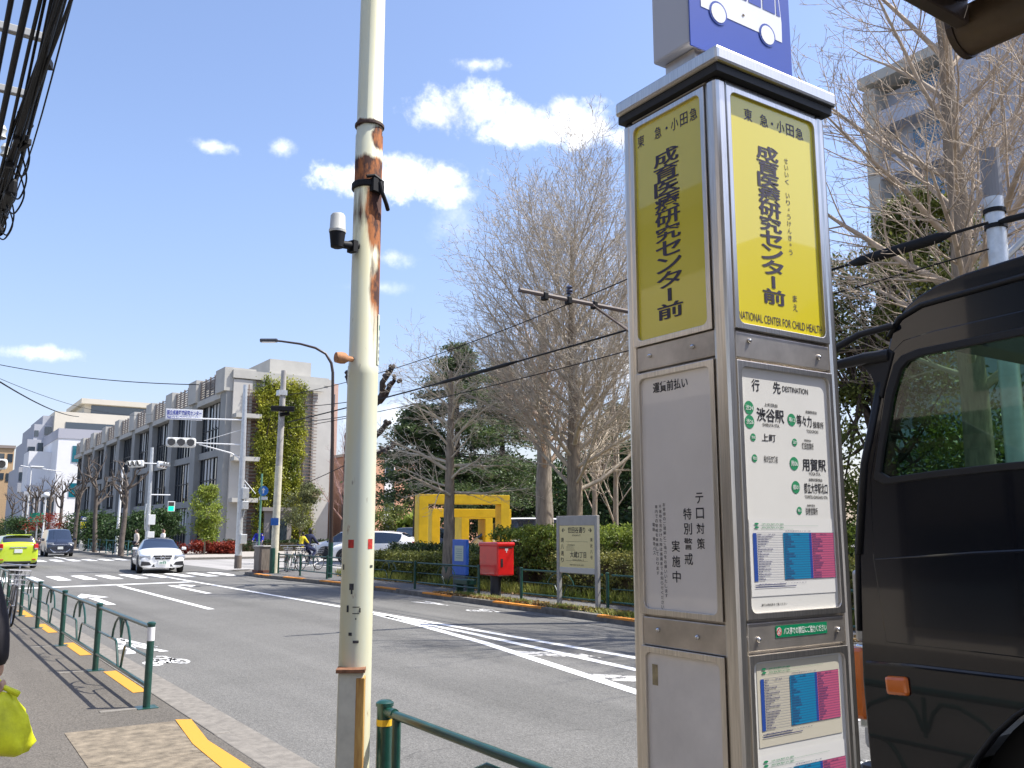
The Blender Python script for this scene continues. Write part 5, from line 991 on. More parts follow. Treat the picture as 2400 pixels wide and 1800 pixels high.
    q = on_d(82, 1118, 110); t = thing('hanging_sign', 'small green sign plate hanging over the distant pavement', 'sign', (q.x, q.y, 0)); b = MB(); b.box(q.x - .8, q.x + .8, q.y, q.y + .1, q.z - .5, q.z + .5); b.build('plate', mat('sign_green', (.01, .28, .16), .5), t, world=True); b = MB(); b.tube([(q.x, q.y + .2, 0), (q.x, q.y + .2, q.z + .6)], .07, 8); b.build('post', M_GALV, t, world=True)
small_poles()
def power_lines():
    t = thing('utility_pole', 'grey steel utility pole rising behind the truck cab with black cable clamps', 'utility pole', (12.5, 6.3, 0), group='utility poles')
    b = MB(); b.tube([(12.5, 6.3, 0), (12.5, 6.3, 7.0)], [.15, .125], 18); b.build('shaft', M_GALV, t, world=True, smooth='auto'); b = MB(); b.tube([(12.5, 6.3, 6.3), (12.5, 6.3, 7.02)], [.128, .13], 18); b.build('pole_top', mat('pole_top_dark', (.2, .2, .21), .5), t, world=True)
    for z in (6.1, 5.87, 5.2): b = MB(); b.tube([(12.5, 6.3, z - .03), (12.5, 6.3, z + .03)], .15, 18); b.build('steel_band', M_BLACKC, t, world=True)
    b = MB(); b.tube([(12.55, 6.25, 5.4), (13.1, 5.6, 6.2)], .05, 8); b.build('strut', M_GALV, t, world=True)
    t = thing('utility_pole', 'steel utility pole hidden behind the bus stop, its long braced arm showing left of it', 'utility pole', (12.3, 13.0, 0), group='utility poles')
    b = MB(); b.tube([(12.3, 13, 0), (12.3, 13, 7.0)], [.15, .125], 16); b.build('shaft', M_GALV, t, world=True, smooth='auto')
    b = MB(); b.tube([(8.88, 13, 5.92), (12.4, 13, 5.86)], .045, 8); b.tube([(10.65, 13.05, 5.88), (12.2, 13.05, 5.22)], .028, 6); b.tube([(10.55, 12.95, 5.86), (12.2, 12.95, 5.12)], .02, 6); b.build('crossarm', mat('arm_weathered', (.13, .1, .09), .6), t, world=True)
    b = MB(); b.lathe([(.03, 0), (.03, .05), (.075, .06), (.05, .09), (.075, .12), (.045, .16), (.07, .19), (.03, .23)], (10.02, 13, 5.95), 12); b.build('insulator', mat('insulator_dark', (.03, .035, .07), .2, coat=1), t, world=True, smooth='auto')
    for x in (9.45, 10.0, 10.62): b = MB(); b.obox((x, 13, 5.88), (.1, .13, .15)); b.build('clamp', M_BLACKC, t, world=True, bevel=.02)
    def span(label, A, B, sag, r, fat=None):
        A, B = Vector(A), Vector(B); n = 24; b = MB(); pts = []
        for i in range(n + 1): u = i / n; p = A.lerp(B, u); p.z -= sag * 4 * u * (1 - u); pts.append(p)
        t = thing('overhead_cable', label, 'cable', tuple(A), group='overhead cables'); b.tube(pts, r, 6); b.build('cable', M_BLACKC, t, world=True, smooth=True)
        for u0, u1, rr in (fat or []): b = MB(); sel = [A.lerp(B, u0 + (u1 - u0) * k / 8) - Vector((0, 0, sag * 4 * (u0 + (u1 - u0) * k / 8) * (1 - (u0 + (u1 - u0) * k / 8)))) for k in range(9)]; b.tube(sel, [rr * .5] + [rr] * 7 + [rr * .5], 8); b.build('cable_sleeve', M_BLACKC, t, world=True, smooth=True)
    span('thick black cable sagging from the right utility pole across the trees to the lamp', (12.2, 6.25, 5.86), (12.2, 34.0, 5.82), .12, .022, [(.02, .08, .085), (.42, .57, .05)])
    span('upper thin cable rising from the thin utility pole towards the bus stop', (12.15, 34.0, 6.9), (12.3, 12.9, 6.95), .35, .012)
    span('lower thin cable running just under the thick sleeved cable', (12.25, 6.3, 5.5), (12.3, 34.2, 5.6), .25, .012)
    span('cable leaving the right utility pole towards the right edge', (12.4, 6.2, 5.9), (12.3, -12, 5.9), .2, .022, [(.0, .05, .05)])
    A = on_d(0, 788, 60); B = on_d(420, 830, 50); span('long thin cable over the white buildings at left', tuple(A), tuple(B + (B - A) * .02), .25, .025)
    A = on_d(0, 825, 40); B = on_d(170, 900, 90); span('thicker black cable dropping from the left edge over the white buildings', tuple(A), tuple(B), .3, .03)
    A = on_d(0, 818, 45); B = on_d(330, 895, 80); span('faint cable beside the thicker one over the white buildings', tuple(A), tuple(B), .6, .012)
    for k, (y0, y1) in enumerate([(878, 868), (905, 898), (1034, 1000)]): A = on_d(655, y0 + 6 * k, 34.5); B = on_d(755, y1, 30); span(['cable from the lamp arm to the steel pole, upper', 'short wire just below the upper cable at the brown lamp', 'lowest short wire at the brown street lamp'][k], tuple(A), tuple(B), .02, .014)
    # bundle above the near pavement, upper left
    t = thing('cable_bundle', 'tangled bundle of black overhead cables on grey crossarms in the upper left corner', 'cable', (.8, 12, 0), group='overhead cables'); rnd = random.Random(11)
    def run(x0, z0, r, wob, name='cable', y0=5.5, y1=34.0, z1=None, x1=None):
        n = 26; pts = []; ph = rnd.uniform(0, 6)
        for i in range(n + 1):
            u = i / n; y = y0 + (y1 - y0) * u; pts.append((x0 + ((x1 if x1 is not None else x0) - x0) * u + wob * math.sin(ph + u * 14), y, z0 + ((z1 if z1 is not None else z0) - z0) * u - .25 * 4 * u * (1 - u) + wob * math.cos(ph * 2 + u * 17)))
        b = MB(); b.tube(pts, r, 7); b.build(name, M_BLACKC, t, world=True, smooth=True)
    run(.80, 6.72, .04, .012); run(.86, 6.78, .022, .03); run(.74, 6.62, .03, .02); run(.90, 6.9, .014, .04); run(.55, 6.75, .035, .015); run(.42, 6.85, .028, .012); run(.83, 6.6, .018, .05); run(.66, 6.7, .02, .03); run(.95, 6.95, .010, .05); run(.2, 6.8, .02, .02)
    for k in range(12): run(.80 + rnd.uniform(-.09, .1), 6.7 + rnd.uniform(-.14, .16), rnd.uniform(.008, .016), rnd.uniform(.02, .07))
    for k in range(26):
        y = rnd.uniform(10, 17); x = .82 + rnd.uniform(-.1, .08); z = 6.66 + rnd.uniform(-.16, .12) - (y - 5.5) * .0; b = MB(); b.obox((x, y, z - .18 * min(1, (y - 5.5) / 9)), (rnd.uniform(.03, .1), rnd.uniform(.08, .3), rnd.uniform(.03, .09)), rnd.uniform(-.4, .4), 0, rnd.uniform(-.3, .3)); b.build('cable_clip', M_BLACKC, t, world=True, bevel=.008)
    for (y, z, x1) in ((10.6, 7.05, .86), (12.3, 7.1, .78), (14.0, 6.75, .5)): b = MB(); b.obox((x1 / 2 - .35, y, z), (x1 + .8, .09, .09)); b.build('crossarm', mat('crossarm_grey', (.42, .42, .40), .6), t, world=True, bevel=.01)
    b = MB(); b.obox((.83, 14.3, 6.42), (.16, .9, .26), 0, 0, R(4)); b.build('closure_box', M_BLACKC, t, world=True, bevel=.05); b = MB(); b.obox((.80, 16.6, 6.3), (.14, .8, .2)); b.build('closure_box', M_BLACKC, t, world=True, bevel=.05)
    def smooth(P, m=6):
        P = [Vector(p) for p in P]; out = []
        for i in range(len(P) - 1):
            p0, p1, p2, p3 = P[max(0, i - 1)], P[i], P[i + 1], P[min(len(P) - 1, i + 2)]
            for j in range(m): u = j / m; out.append(.5 * ((2 * p1) + (p2 - p0) * u + (2 * p0 - 5 * p1 + 4 * p2 - p3) * u * u + (3 * p1 - p0 - 3 * p2 + p3) * u ** 3))
        return out + [P[-1]]
    for k in range(7):
        y = 12.4 + k * .55; d = rnd.uniform(.15, .55); b = MB(); b.tube(smooth([(.84, y, 6.6), (.93 + .03 * (k % 3), y + .25, 6.6 - d * .6), (.92, y + .6, 6.6 - d), (.84, y + .9, 6.55 - d * .6), (.82, y + 1.1, 6.5)]), .012, 6); b.build('cable_loop', M_BLACKC, t, world=True, smooth=True)
    for k, (y, z, x) in enumerate(((13.1, 6.85, .62), (13.6, 6.8, .7), (13.3, 6.75, .8))): b = MB(); b.lathe([(.03, -.1), (.06, -.08), (.04, -.02), (.06, .03), (.03, .09)], (x, y, z), 10); b.build('insulator', mat('porcelain', (.55, .55, .5), .4), t, world=True, smooth='auto')
    t = thing('utility_pole', 'concrete utility pole just outside the left frame edge carrying the cable bundle', 'utility pole', (.0, 11.6, 0), group='utility poles'); b = MB(); b.tube([(-.1, 11.6, 0), (-.1, 11.6, 9.5)], [.17, .12], 16); b.build('shaft', M_CONC, t, world=True, smooth='auto')
power_lines()
def postbox():
    t = thing('postbox', 'square red postbox on a dark post beside the far road', 'postbox', (12.55, 19.4, 0)); m = mat('postbox_red', (.62, .012, .012), .35, coat=.6, var=.08, vs=5)
    b = MB(); b.box(12.3, 12.80, 18.98, 19.84, .50, 1.27); bo = b.build('box', m, t, world=True, bevel=.035); b = MB(); b.box(12.28, 12.82, 18.96, 19.86, 1.22, 1.325); b.build('lid', m, t, world=True, bevel=.03)
    b = MB(); b.tube([(12.52, 19.4, 0), (12.52, 19.4, .5)], .135, 20); b.build('post', mat('postbox_post', (.015, .016, .022), .5), t, world=True, smooth='auto')
    b = MB(); F = Face((12.3, 18.978, 0), (1, 0, 0), (0, 0, 1)); F.text(b, '〒', .27, 1.12, .09, .1, .03, .002); b.build('postal_mark', M_SIGW, bo, world=True, fix=False)
    b = MB(); F.slab(b, .1, .16, .72, .92, 0, .006); b.build('lock_plate', M_DARK, bo, world=True); b = MB(); F.slab(b, .05, .45, 1.185, 1.21, 0, .008); b.build('letter_slot', M_DARK, bo, world=True)
postbox()
def board():
    t = thing('map_board', 'yellow street guide board in a grey frame behind the far fence', 'signboard', (11.95, 15.3, 0)); g = mat('board_frame_grey', (.30, .29, .27), .5, var=.1)
    for y in (15.95, 14.64): b = MB(); b.box(11.9, 11.98, y - .045, y + .045, 0, 1.93); b.build('post', g, t, world=True, bevel=.01)
    b = MB(); b.box(11.905, 11.975, 14.69, 15.90, 1.72, 1.93); b.build('header', g, t, world=True, bevel=.01); b = MB(); b.box(11.905, 11.975, 14.69, 15.90, .72, .84); b.build('footer', mat('board_rail', (.45, .44, .4), .5), t, world=True, bevel=.01)
    b = MB(); b.box(11.915, 11.965, 14.69, 15.90, .84, 1.72); p = b.build('panel', mat('board_yellow', (.66, .56, .27), .5), t, world=True)
    F = Face((11.914, 15.295, 1.28), (0, -1, 0), (0, 0, 1)); k = mat('board_print', (.03, .03, .02), .6); b = MB()
    F.text(b, '世田谷通り', 0, .345, .60, .13, .014, .002); F.text(b, '←', -.46, .345, .11, .09, .03, .002); F.text(b, '→', .46, .345, .11, .09, .03, .002); F.text(b, 'SETAGAYA ST.', 0, .235, .3, .035, 0, .002)
    F.text(b, '大蔵2丁目', .05, -.17, .55, .13, .012, .002); F.text(b, 'OKURA 2', .05, -.28, .38, .03, 0, .002)
    F.column(b, '環八通り', -.5, .2, .1, .14, .01, .002); F.column(b, '環状八号', .5, .2, .075, .12, .01, .002); F.rect(b, -.38, .38, .10, .104, .002); F.rect(b, -.38, .38, -.30, -.296, .002); F.text(b, '公共施設案内', -.2, .03, .28, .03, 0, .002); F.text(b, '世田谷区', 0, -.385, .5, .03, 0, .002)
    for i in range(4): F.rect(b, -.36, -.1 + .02 * i, -.01 - i * .025, -.006 - i * .025, .002)
    b.build('lettering', k, p, world=True, fix=False)
    t = thing('notice_stand', 'upright blue notice stand with a pale poster beside the red postbox', 'sign', (12.9, 21.8, 0)); b = MB(); b.box(12.87, 12.97, 21.45, 22.2, .4, 1.37); bo = b.build('board', mat('notice_blue', (.035, .13, .50), .5, var=.1), t, world=True, bevel=.02); b = MB(); b.box(12.862, 12.869, 21.58, 22.05, .78, 1.2); ps = b.build('poster', mat('poster_pale', (.5, .56, .45), .6), bo, world=True)
    b = MB(); b.box(12.88, 12.96, 21.5, 22.15, 0, .4); b.build('foot', mat('notice_foot', (.1, .1, .12), .6), t, world=True); b = MB()
    for i in range(5): b.box(12.858, 12.8615, 21.65, 21.98 - .05 * (i % 2), .86 + i * .06, .875 + i * .06)
    b.build('printed_lines', mat('poster_print', (.2, .28, .3), .6), ps, world=True)
    t = thing('low_block', 'small dark green block on short legs beside the far fence', 'block', (12.5, 20.9, 0)); b = MB(); b.box(12.4, 12.7, 20.6, 21.3, .2, .34); b.build('top', M_GREEN2, t, world=True, bevel=.02); 
    for y in (20.68, 21.22): b = MB(); b.box(12.45, 12.65, y - .03, y + .03, 0, .2); b.build('leg', M_GREEN2, t, world=True)
board()
def gates():
    t = thing('frame_sculpture', 'sculpture of three nested yellow square frames among the bare trees', 'sculpture', (19.5, 32.7, 0)); m = mat('sculpture_yellow', (.72, .47, .012), .5, var=.12, vs=2)
    u = Vector((.965, -.262, 0)); w = Vector((.262, .965, 0))
    def frame(o, W, H, D, th):
        v, f = holed([[(0, -.3), (W, -.3), (W, H), (0, H)], [(th, 0), (W - th, 0), (W - th, H - th), (th, H - th)]], D / 2, .012); b = MB()
        b.add([Vector(o) + u * p[0] + Vector((0, 0, p[1])) + w * p[2] for p in v], f); b.build('frame', m, t, world=True)
    frame((17.85, 33.75, 0), 3.95, 3.1, .8, .37); q = on_d(928, 1150, 40.4); frame((q.x, q.y, 0), 3.65, 2.55, .9, .34); q = on_d(990, 1150, 43); frame((q.x, q.y, 0), 1.5, 2.5, 1.2, .34)
gates()
# ---------------------------------------------------------------- buildings
M_CGREY = mat('concrete_grey', (.29, .29, .275), .85, var=.1, vs=.6); M_CPALE = mat('concrete_pale', (.47, .455, .41), .85, var=.08, vs=.6); M_WGL = mat('window_glass', (.035, .05, .065), .06, spec=.9, coat=.6); M_MUL = mat('mullion_dark', (.02, .022, .026), .5)
def research():
    X, Y0, Y1, n = 21.7, 75.0, 156.0, 9; t = thing('research_building', 'long grey research building with glazed bays, roof louvres and an ivy covered end wall', 'building', (26, 110, 0)); bw = (Y1 - Y0) / n
    b = MB(); b.box(X + .6, 31.0, Y0 + .5, Y1, 0, 13.2); b.build('wall', mat('facade_wall', (.28, .28, .28), .85, var=.1, vs=.7), t, world=True)
    b = MB(); b.box(X + .5, 30.9, Y0 + .4, Y1 + .1, 13.2, 13.5); b.build('roof', M_CGREY, t, world=True)
    blind = mat('window_blind', (.5, .51, .5), .6)
    for k in range(n):
        a = Y0 + k * bw; b = MB(); b.box(X - .2, X + .6, a + .0, a + 1.6, 0, 13.3); b.build('pier', M_CGREY, t, world=True); b = MB(); b.box(X + .1, X + .6, a + 2.2, a + 2.6, 0, 12.8); b.build('pier', M_CGREY, t, world=True)
        b = MB(); b.box(X - .45, X + 2.2, a - .1, a + 2.6, 13.2, 15.3 + (.0 if k else -.1)); b.build('roof_block', M_CPALE, t, world=True)
        b = MB(); b.box(X - .25, X + .6, a + 1.6, a + bw, 12.75, 13.25); b.build('cornice', M_CPALE, t, world=True)
        g0, g1 = a + 2.7, a + bw
        for z0, z1 in ((.4, 3.7), (4.3, 7.9), (8.5, 12.7)):
            b = MB(); b.box(X + .42, X + .48, g0, g1, z0, z1); w = b.build('window', M_WGL, t, world=True); b = MB(); y = g0; i = 0; rr = random.Random(k * 7 + int(z0))
            while y < g1: b.box(X + .34, X + .42, y, y + .15, z0, z1); y += 1.0; i += 1
            b.box(X + .36, X + .42, g0, g1, z0 + (z1 - z0) * .45, z0 + (z1 - z0) * .45 + .1); b.build('frame', M_MUL, w, world=True); b = MB()
            for i in range(5):
                if rr.random() < .55: y = g0 + i + .2; q = MB(); q.box(X + .4, X + .418, y, y + .72, z1 - rr.choice((.5, .9)) * (z1 - z0), z1 - .05); q.build('blind', blind, w, world=True)
        b = MB(); b.box(X + .15, X + .6, g0, g1, 3.7, 4.3); b.build('floor_band', M_CGREY, t, world=True); b = MB(); b.box(X + .15, X + .6, g0, g1, 7.9, 8.5); b.build('floor_band', M_CGREY, t, world=True)
        b = MB()
        for i in range(8): b.box(X + .02, X + .06, a + 2.7, a + bw - .1, 13.42 + i * .22, 13.53 + i * .22)
        for i in range(5): y = a + 2.9 + i * (bw - 3.1) / 4; b.box(X - .05, X + .1, y, y + .08, 13.25, 15.2)
        b.build('louvre_screen', mat('louvre_brown', (.22, .19, .17), .6), t, world=True)
    # end wall facing the street junction
    b = MB(); b.box(X + .3, 23.6, Y0 - .25, Y0 + .45, 0, 14.2); b.box(29.0, 30.75, Y0 - .3, Y0 + .45, 0, 14.9); b.box(23.6, 29.0, Y0 + .1, Y0 + .4, 0, 14.3); b.build('end_wall', mat('end_wall_pale', (.50, .48, .44), .85, var=.06, vs=.8), t, world=True)
    b = MB(); b.box(X + 2.6, 29.8, Y0 - .8, Y0 - .5, 13.7, 14.25); b.box(X + .2, 30.4, Y0 - .36, Y0 + 8, 14.31, 15.0); b.build('end_beam', M_CPALE, t, world=True)
    b = MB(); b.box(25.6, 29.4, Y0 + 1.5, Y0 + 9, 14.8, 16.6); b.build('roof_house', M_CPALE, t, world=True)
    b = MB()
    for i in range(46): z = .5 + i * .285; b.box(23.0, 29.4, Y0 - .46, Y0 - .42, z, z + .06)
    for x in (23.2, 25.2, 27.2, 28.1): b.box(x, x + .07, Y0 - .5, Y0 - .46, 0, 13.8)
    b.build('trellis', mat('trellis_brown', (.20, .13, .10), .7), t, world=True)
    b = MB()
    for i in range(40): z = 1.0 + i * .3; b.box(23.4, 24.6, Y0 + .0, Y0 + .1, z, z + .16)
    b.build('wooden_slats', mat('slat_wood', (.22, .13, .10), .7, var=.2), t, world=True); b = MB()
    for i in range(18): z = .6 + i * .3; b.box(26.6, 28.6, Y0 - .1, Y0 + .05, z, z + .15)
    b.build('wooden_slats', mat('slat_wood', (.22, .13, .10), .7, var=.2), t, world=True)
    b = MB()
    for z in (3.9, 7.3, 10.9): b.box(X + .35, 24.2, Y0 - 1.2, Y0 - .2, z, z + .35)
    b.build('balcony_slab', M_CPALE, t, world=True)
    b = MB(); b.box(24.7, 27.0, Y0 - 1.6, Y0 - 1.35, 0, 3.2); b.box(24.4, 27.3, Y0 - 1.9, Y0 - .2, 3.2, 3.5); e = b.build('entrance_canopy', mat('entrance_grey', (.24, .22, .21), .6), t, world=True); b = MB(); b.box(25.2, 26.6, Y0 - 1.66, Y0 - 1.61, .05, 2.5); b.build('door', M_WGL, e, world=True)
    return t
research()
def block(name, label, cat, boxes, wins, loc):
    t = thing(name, label, cat, loc)
    for nm, m, bx_ in boxes: b = MB(); b.box(*bx_); b.build(nm, m, t, world=True)
    for nm, m, bx_ in wins: b = MB(); b.box(*bx_); b.build(nm, m, t, world=True)
    return t
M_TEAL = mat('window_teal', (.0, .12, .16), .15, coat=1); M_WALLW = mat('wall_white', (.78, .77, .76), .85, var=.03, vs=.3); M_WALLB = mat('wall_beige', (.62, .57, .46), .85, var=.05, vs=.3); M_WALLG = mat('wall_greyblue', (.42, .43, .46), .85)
block('white_building', 'plain white low building with teal windows left of the research building', 'building',
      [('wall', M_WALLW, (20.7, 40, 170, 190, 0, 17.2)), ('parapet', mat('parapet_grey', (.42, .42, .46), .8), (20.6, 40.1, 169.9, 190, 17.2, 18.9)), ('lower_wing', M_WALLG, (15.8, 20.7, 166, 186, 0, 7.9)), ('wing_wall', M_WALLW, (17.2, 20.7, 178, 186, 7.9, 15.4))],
      [('window', M_TEAL, (23.0, 24.9, 169.9, 170, 13.2, 16.0)), ('window', M_TEAL, (22.9, 24.6, 169.9, 170, 7.2, 9.6))] + [('window_slot', MATS['window_glass'], (16.2 + i * .75, 16.55 + i * .75, 165.9, 166, 3.9, 7.0)) for i in range(6)], (22, 175, 0))
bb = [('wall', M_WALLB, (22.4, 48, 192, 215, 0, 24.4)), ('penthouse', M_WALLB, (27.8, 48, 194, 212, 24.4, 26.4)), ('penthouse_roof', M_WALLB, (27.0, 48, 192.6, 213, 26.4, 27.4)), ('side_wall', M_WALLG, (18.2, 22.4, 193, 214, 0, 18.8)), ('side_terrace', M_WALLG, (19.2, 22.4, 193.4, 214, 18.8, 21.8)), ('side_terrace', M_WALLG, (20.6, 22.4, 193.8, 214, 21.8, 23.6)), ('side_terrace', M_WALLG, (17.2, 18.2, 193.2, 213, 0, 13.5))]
bw_ = [('window', MATS['window_glass'], (24.4, 33.4, 191.9, 192, 19.8, 22.4)), ('window', MATS['window_glass'], (35.2, 45, 191.9, 192, 19.8, 21.6)), ('window', MATS['window_glass'], (24.4, 33.4, 191.9, 192, 16.2, 17.2)), ('window', MATS['window_glass'], (29, 46, 193.9, 194, 24.6, 26.3))] + \
      [('window', MATS['window_glass'], (a, b_, 192.9, 193, c, d)) for a, b_, c, d in ((18.4, 19.6, 15.6, 17.4), (20.0, 21.8, 16.4, 18.2))] + [('window', MATS['window_glass'], (a, b_, 193.3, 193.4, c, d)) for a, b_, c, d in ((19.3, 20.0, 19.4, 20.6), (21.0, 22.2, 19.8, 21.4))] + [('window', MATS['window_glass'], (17.3, 18.1, 193.1, 193.2, c, c + 1.7)) for c in (3, 7, 10.8)]
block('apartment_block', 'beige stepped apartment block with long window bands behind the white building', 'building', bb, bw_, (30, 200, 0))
block('tile_house', 'orange tiled apartment house at the far left edge', 'building', [('wall', mat('tile_orange', (.55, .38, .22), .8, var=.1), (12.5, 18.6, 222, 240, 0, 19.2)), ('roof', mat('roof_dull', (.3, .25, .22), .8), (12.3, 18.8, 221.7, 240, 19.2, 19.8))],
      [('window', MATS['window_glass'], (15.2, 16.8, 221.9, 222, 16.4, 18.0)), ('window', MATS['window_glass'], (17.4, 18.4, 221.9, 222, 16.2, 18.0)), ('window', MATS['window_glass'], (15.4, 17, 221.9, 222, 12.4, 13.8)), ('window', MATS['window_glass'], (17.4, 18.4, 221.9, 222, 12, 13.8)), ('balcony', M_WALLW, (15, 17, 221.2, 222, 15.4, 16.3))], (15, 225, 0))
def brick():
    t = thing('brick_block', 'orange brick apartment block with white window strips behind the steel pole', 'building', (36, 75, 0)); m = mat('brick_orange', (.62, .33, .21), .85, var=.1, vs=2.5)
    b = MB(); b.box(33.6, 41.5, 72, 84, 0, 8.4); b.box(41.5, 58, 74, 86, 0, 6.0); b.build('wall', m, t, world=True); b = MB(); b.box(33.4, 41.7, 71.8, 84, 8.4, 8.65); b.box(41.7, 58.2, 73.8, 86, 6.0, 6.2); b.build('roof', M_CPALE, t, world=True)
    for x in (34.8, 38.3, 42.5, 46): 
        Yf = 72 if x < 41 else 74; b = MB(); b.box(x, x + .95, Yf - .06, Yf - .001, 0, 5.6 if x > 41 else 8.0); s = b.build('panel_strip', M_WALLW, t, world=True)
        for z in (.9, 3.3, 6.2)[:3 if x < 41 else 2]: b = MB(); b.box(x + .08, x + .87, Yf - .1, Yf - .061, z, z + 1.3); b.build('window', M_WGL, s, world=True)
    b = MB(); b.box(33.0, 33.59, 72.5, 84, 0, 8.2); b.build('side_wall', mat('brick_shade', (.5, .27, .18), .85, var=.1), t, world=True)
    t = thing('pale_block', 'tall pinkish apartment slab just visible right of the research building', 'building', (36, 95, 0)); b = MB(); b.box(36.9, 38.6, 92, 104, 0, 17.6); b.build('wall', mat('pink_wall', (.55, .36, .28), .85, var=.08), t, world=True); b = MB()
    for z in (3, 6, 9, 12, 15): b.box(37.2, 38.2, 91.9, 92, z, z + 1.4)
    b.build('windows_column', M_WGL, t, world=True)
brick()
def tower():
    t = thing('tower_block', 'grey white high rise block behind the bare tree at upper right', 'building', (52, 24, 0)); m = mat('tower_wall', (.45, .48, .56), .85, var=.06, vs=.4)
    b = MB(); b.box(45, 62, 8, 24.4, 0, 27.5); b.box(46.2, 62, 24.4, 29.7, 0, 27.2); b.build('wall', m, t, world=True); b = MB(); b.box(44.8, 62, 7.9, 29.9, 27.5, 28.1); b.build('roof', M_CPALE, t, world=True)
    for i in range(8):
        z = 3.0 + i * 3.1; b = MB(); b.box(45.05, 46.2, 24.5, 28.9, z, z + 1.0); b.build('balcony', m, t, world=True); b = MB(); b.box(46.1, 46.19, 25.0, 27.4, z + .2, z + 2.7); b.build('window', mat('tower_glass', (.10, .2, .3), .1, coat=1), t, world=True)
    b = MB(); b.box(44.95, 46.3, 28.9, 29.7, 0, 27.2); b.build('corner_pier', M_CPALE, t, world=True)
    for i in range(7):
        z = 4.0 + i * 3.1
        for y in (10.5, 14.5, 19.0): b = MB(); b.box(44.93, 44.999, y, y + 1.6, z, z + 1.5); b.build('window', MATS['tower_glass'], t, world=True)
    t = thing('white_tower', 'white high rise with wide eaves at the right edge behind the tree', 'building', (44, 8, 0)); b = MB(); b.box(38, 50, -6, 6.5, 0, 22); b.build('wall', M_WALLW, t, world=True); b = MB(); b.box(37.2, 50.5, -6.5, 7.2, 22, 22.6); b.build('roof', M_CPALE, t, world=True)
    for i in range(6): b = MB(); b.box(37.93, 37.999, 2.5, 5.5, 3.5 + i * 3, 5.2 + i * 3); b.build('window', M_WGL, t, world=True)
tower()

def near_row():  # unseen row, added for dark low reflections and pale bounce on pillar and truck
    t = thing('unseen_shop_row', 'unseen plaster shop row added outside the frame for bounce light and dark reflections', 'building', (-6, 5, 0)); b = MB(); b.box(-16, -5.0, -30, 38, 0, 5.6); b.build('wall', mat('shop_bounce_wall', (.62, .55, .46), .8, var=.12, vs=.8), t, world=True)
    b = MB(); b.box(-16.3, -4.6, -30.2, 38.2, 5.6, 5.85); b.build('roof', mat('shop_roof', (.06, .055, .05), .8), t, world=True)
    b = MB(); b.box(-5.0, -3.8, -29, 30, 2.9, 3.05); b.build('awning', mat('shop_awning', (.05, .045, .04), .8), t, world=True)
    for i in range(11):
        y = -27 + i * 6
        b = MB(); b.box(-4.99, -4.92, y, y + 4.6, .3, 2.7); w = b.build('window', M_WGL, t, world=True); b = MB()
        for k in range(4): b.box(-4.92, -4.86, y + k * 1.5, y + k * 1.5 + .08, .3, 2.7)
        b.build('frame', M_MUL, w, world=True)
        b = MB(); b.box(-4.99, -4.92, y + .6, y + 3.4, 3.6, 5.0); b.build('window', M_WGL, t, world=True)
near_row()

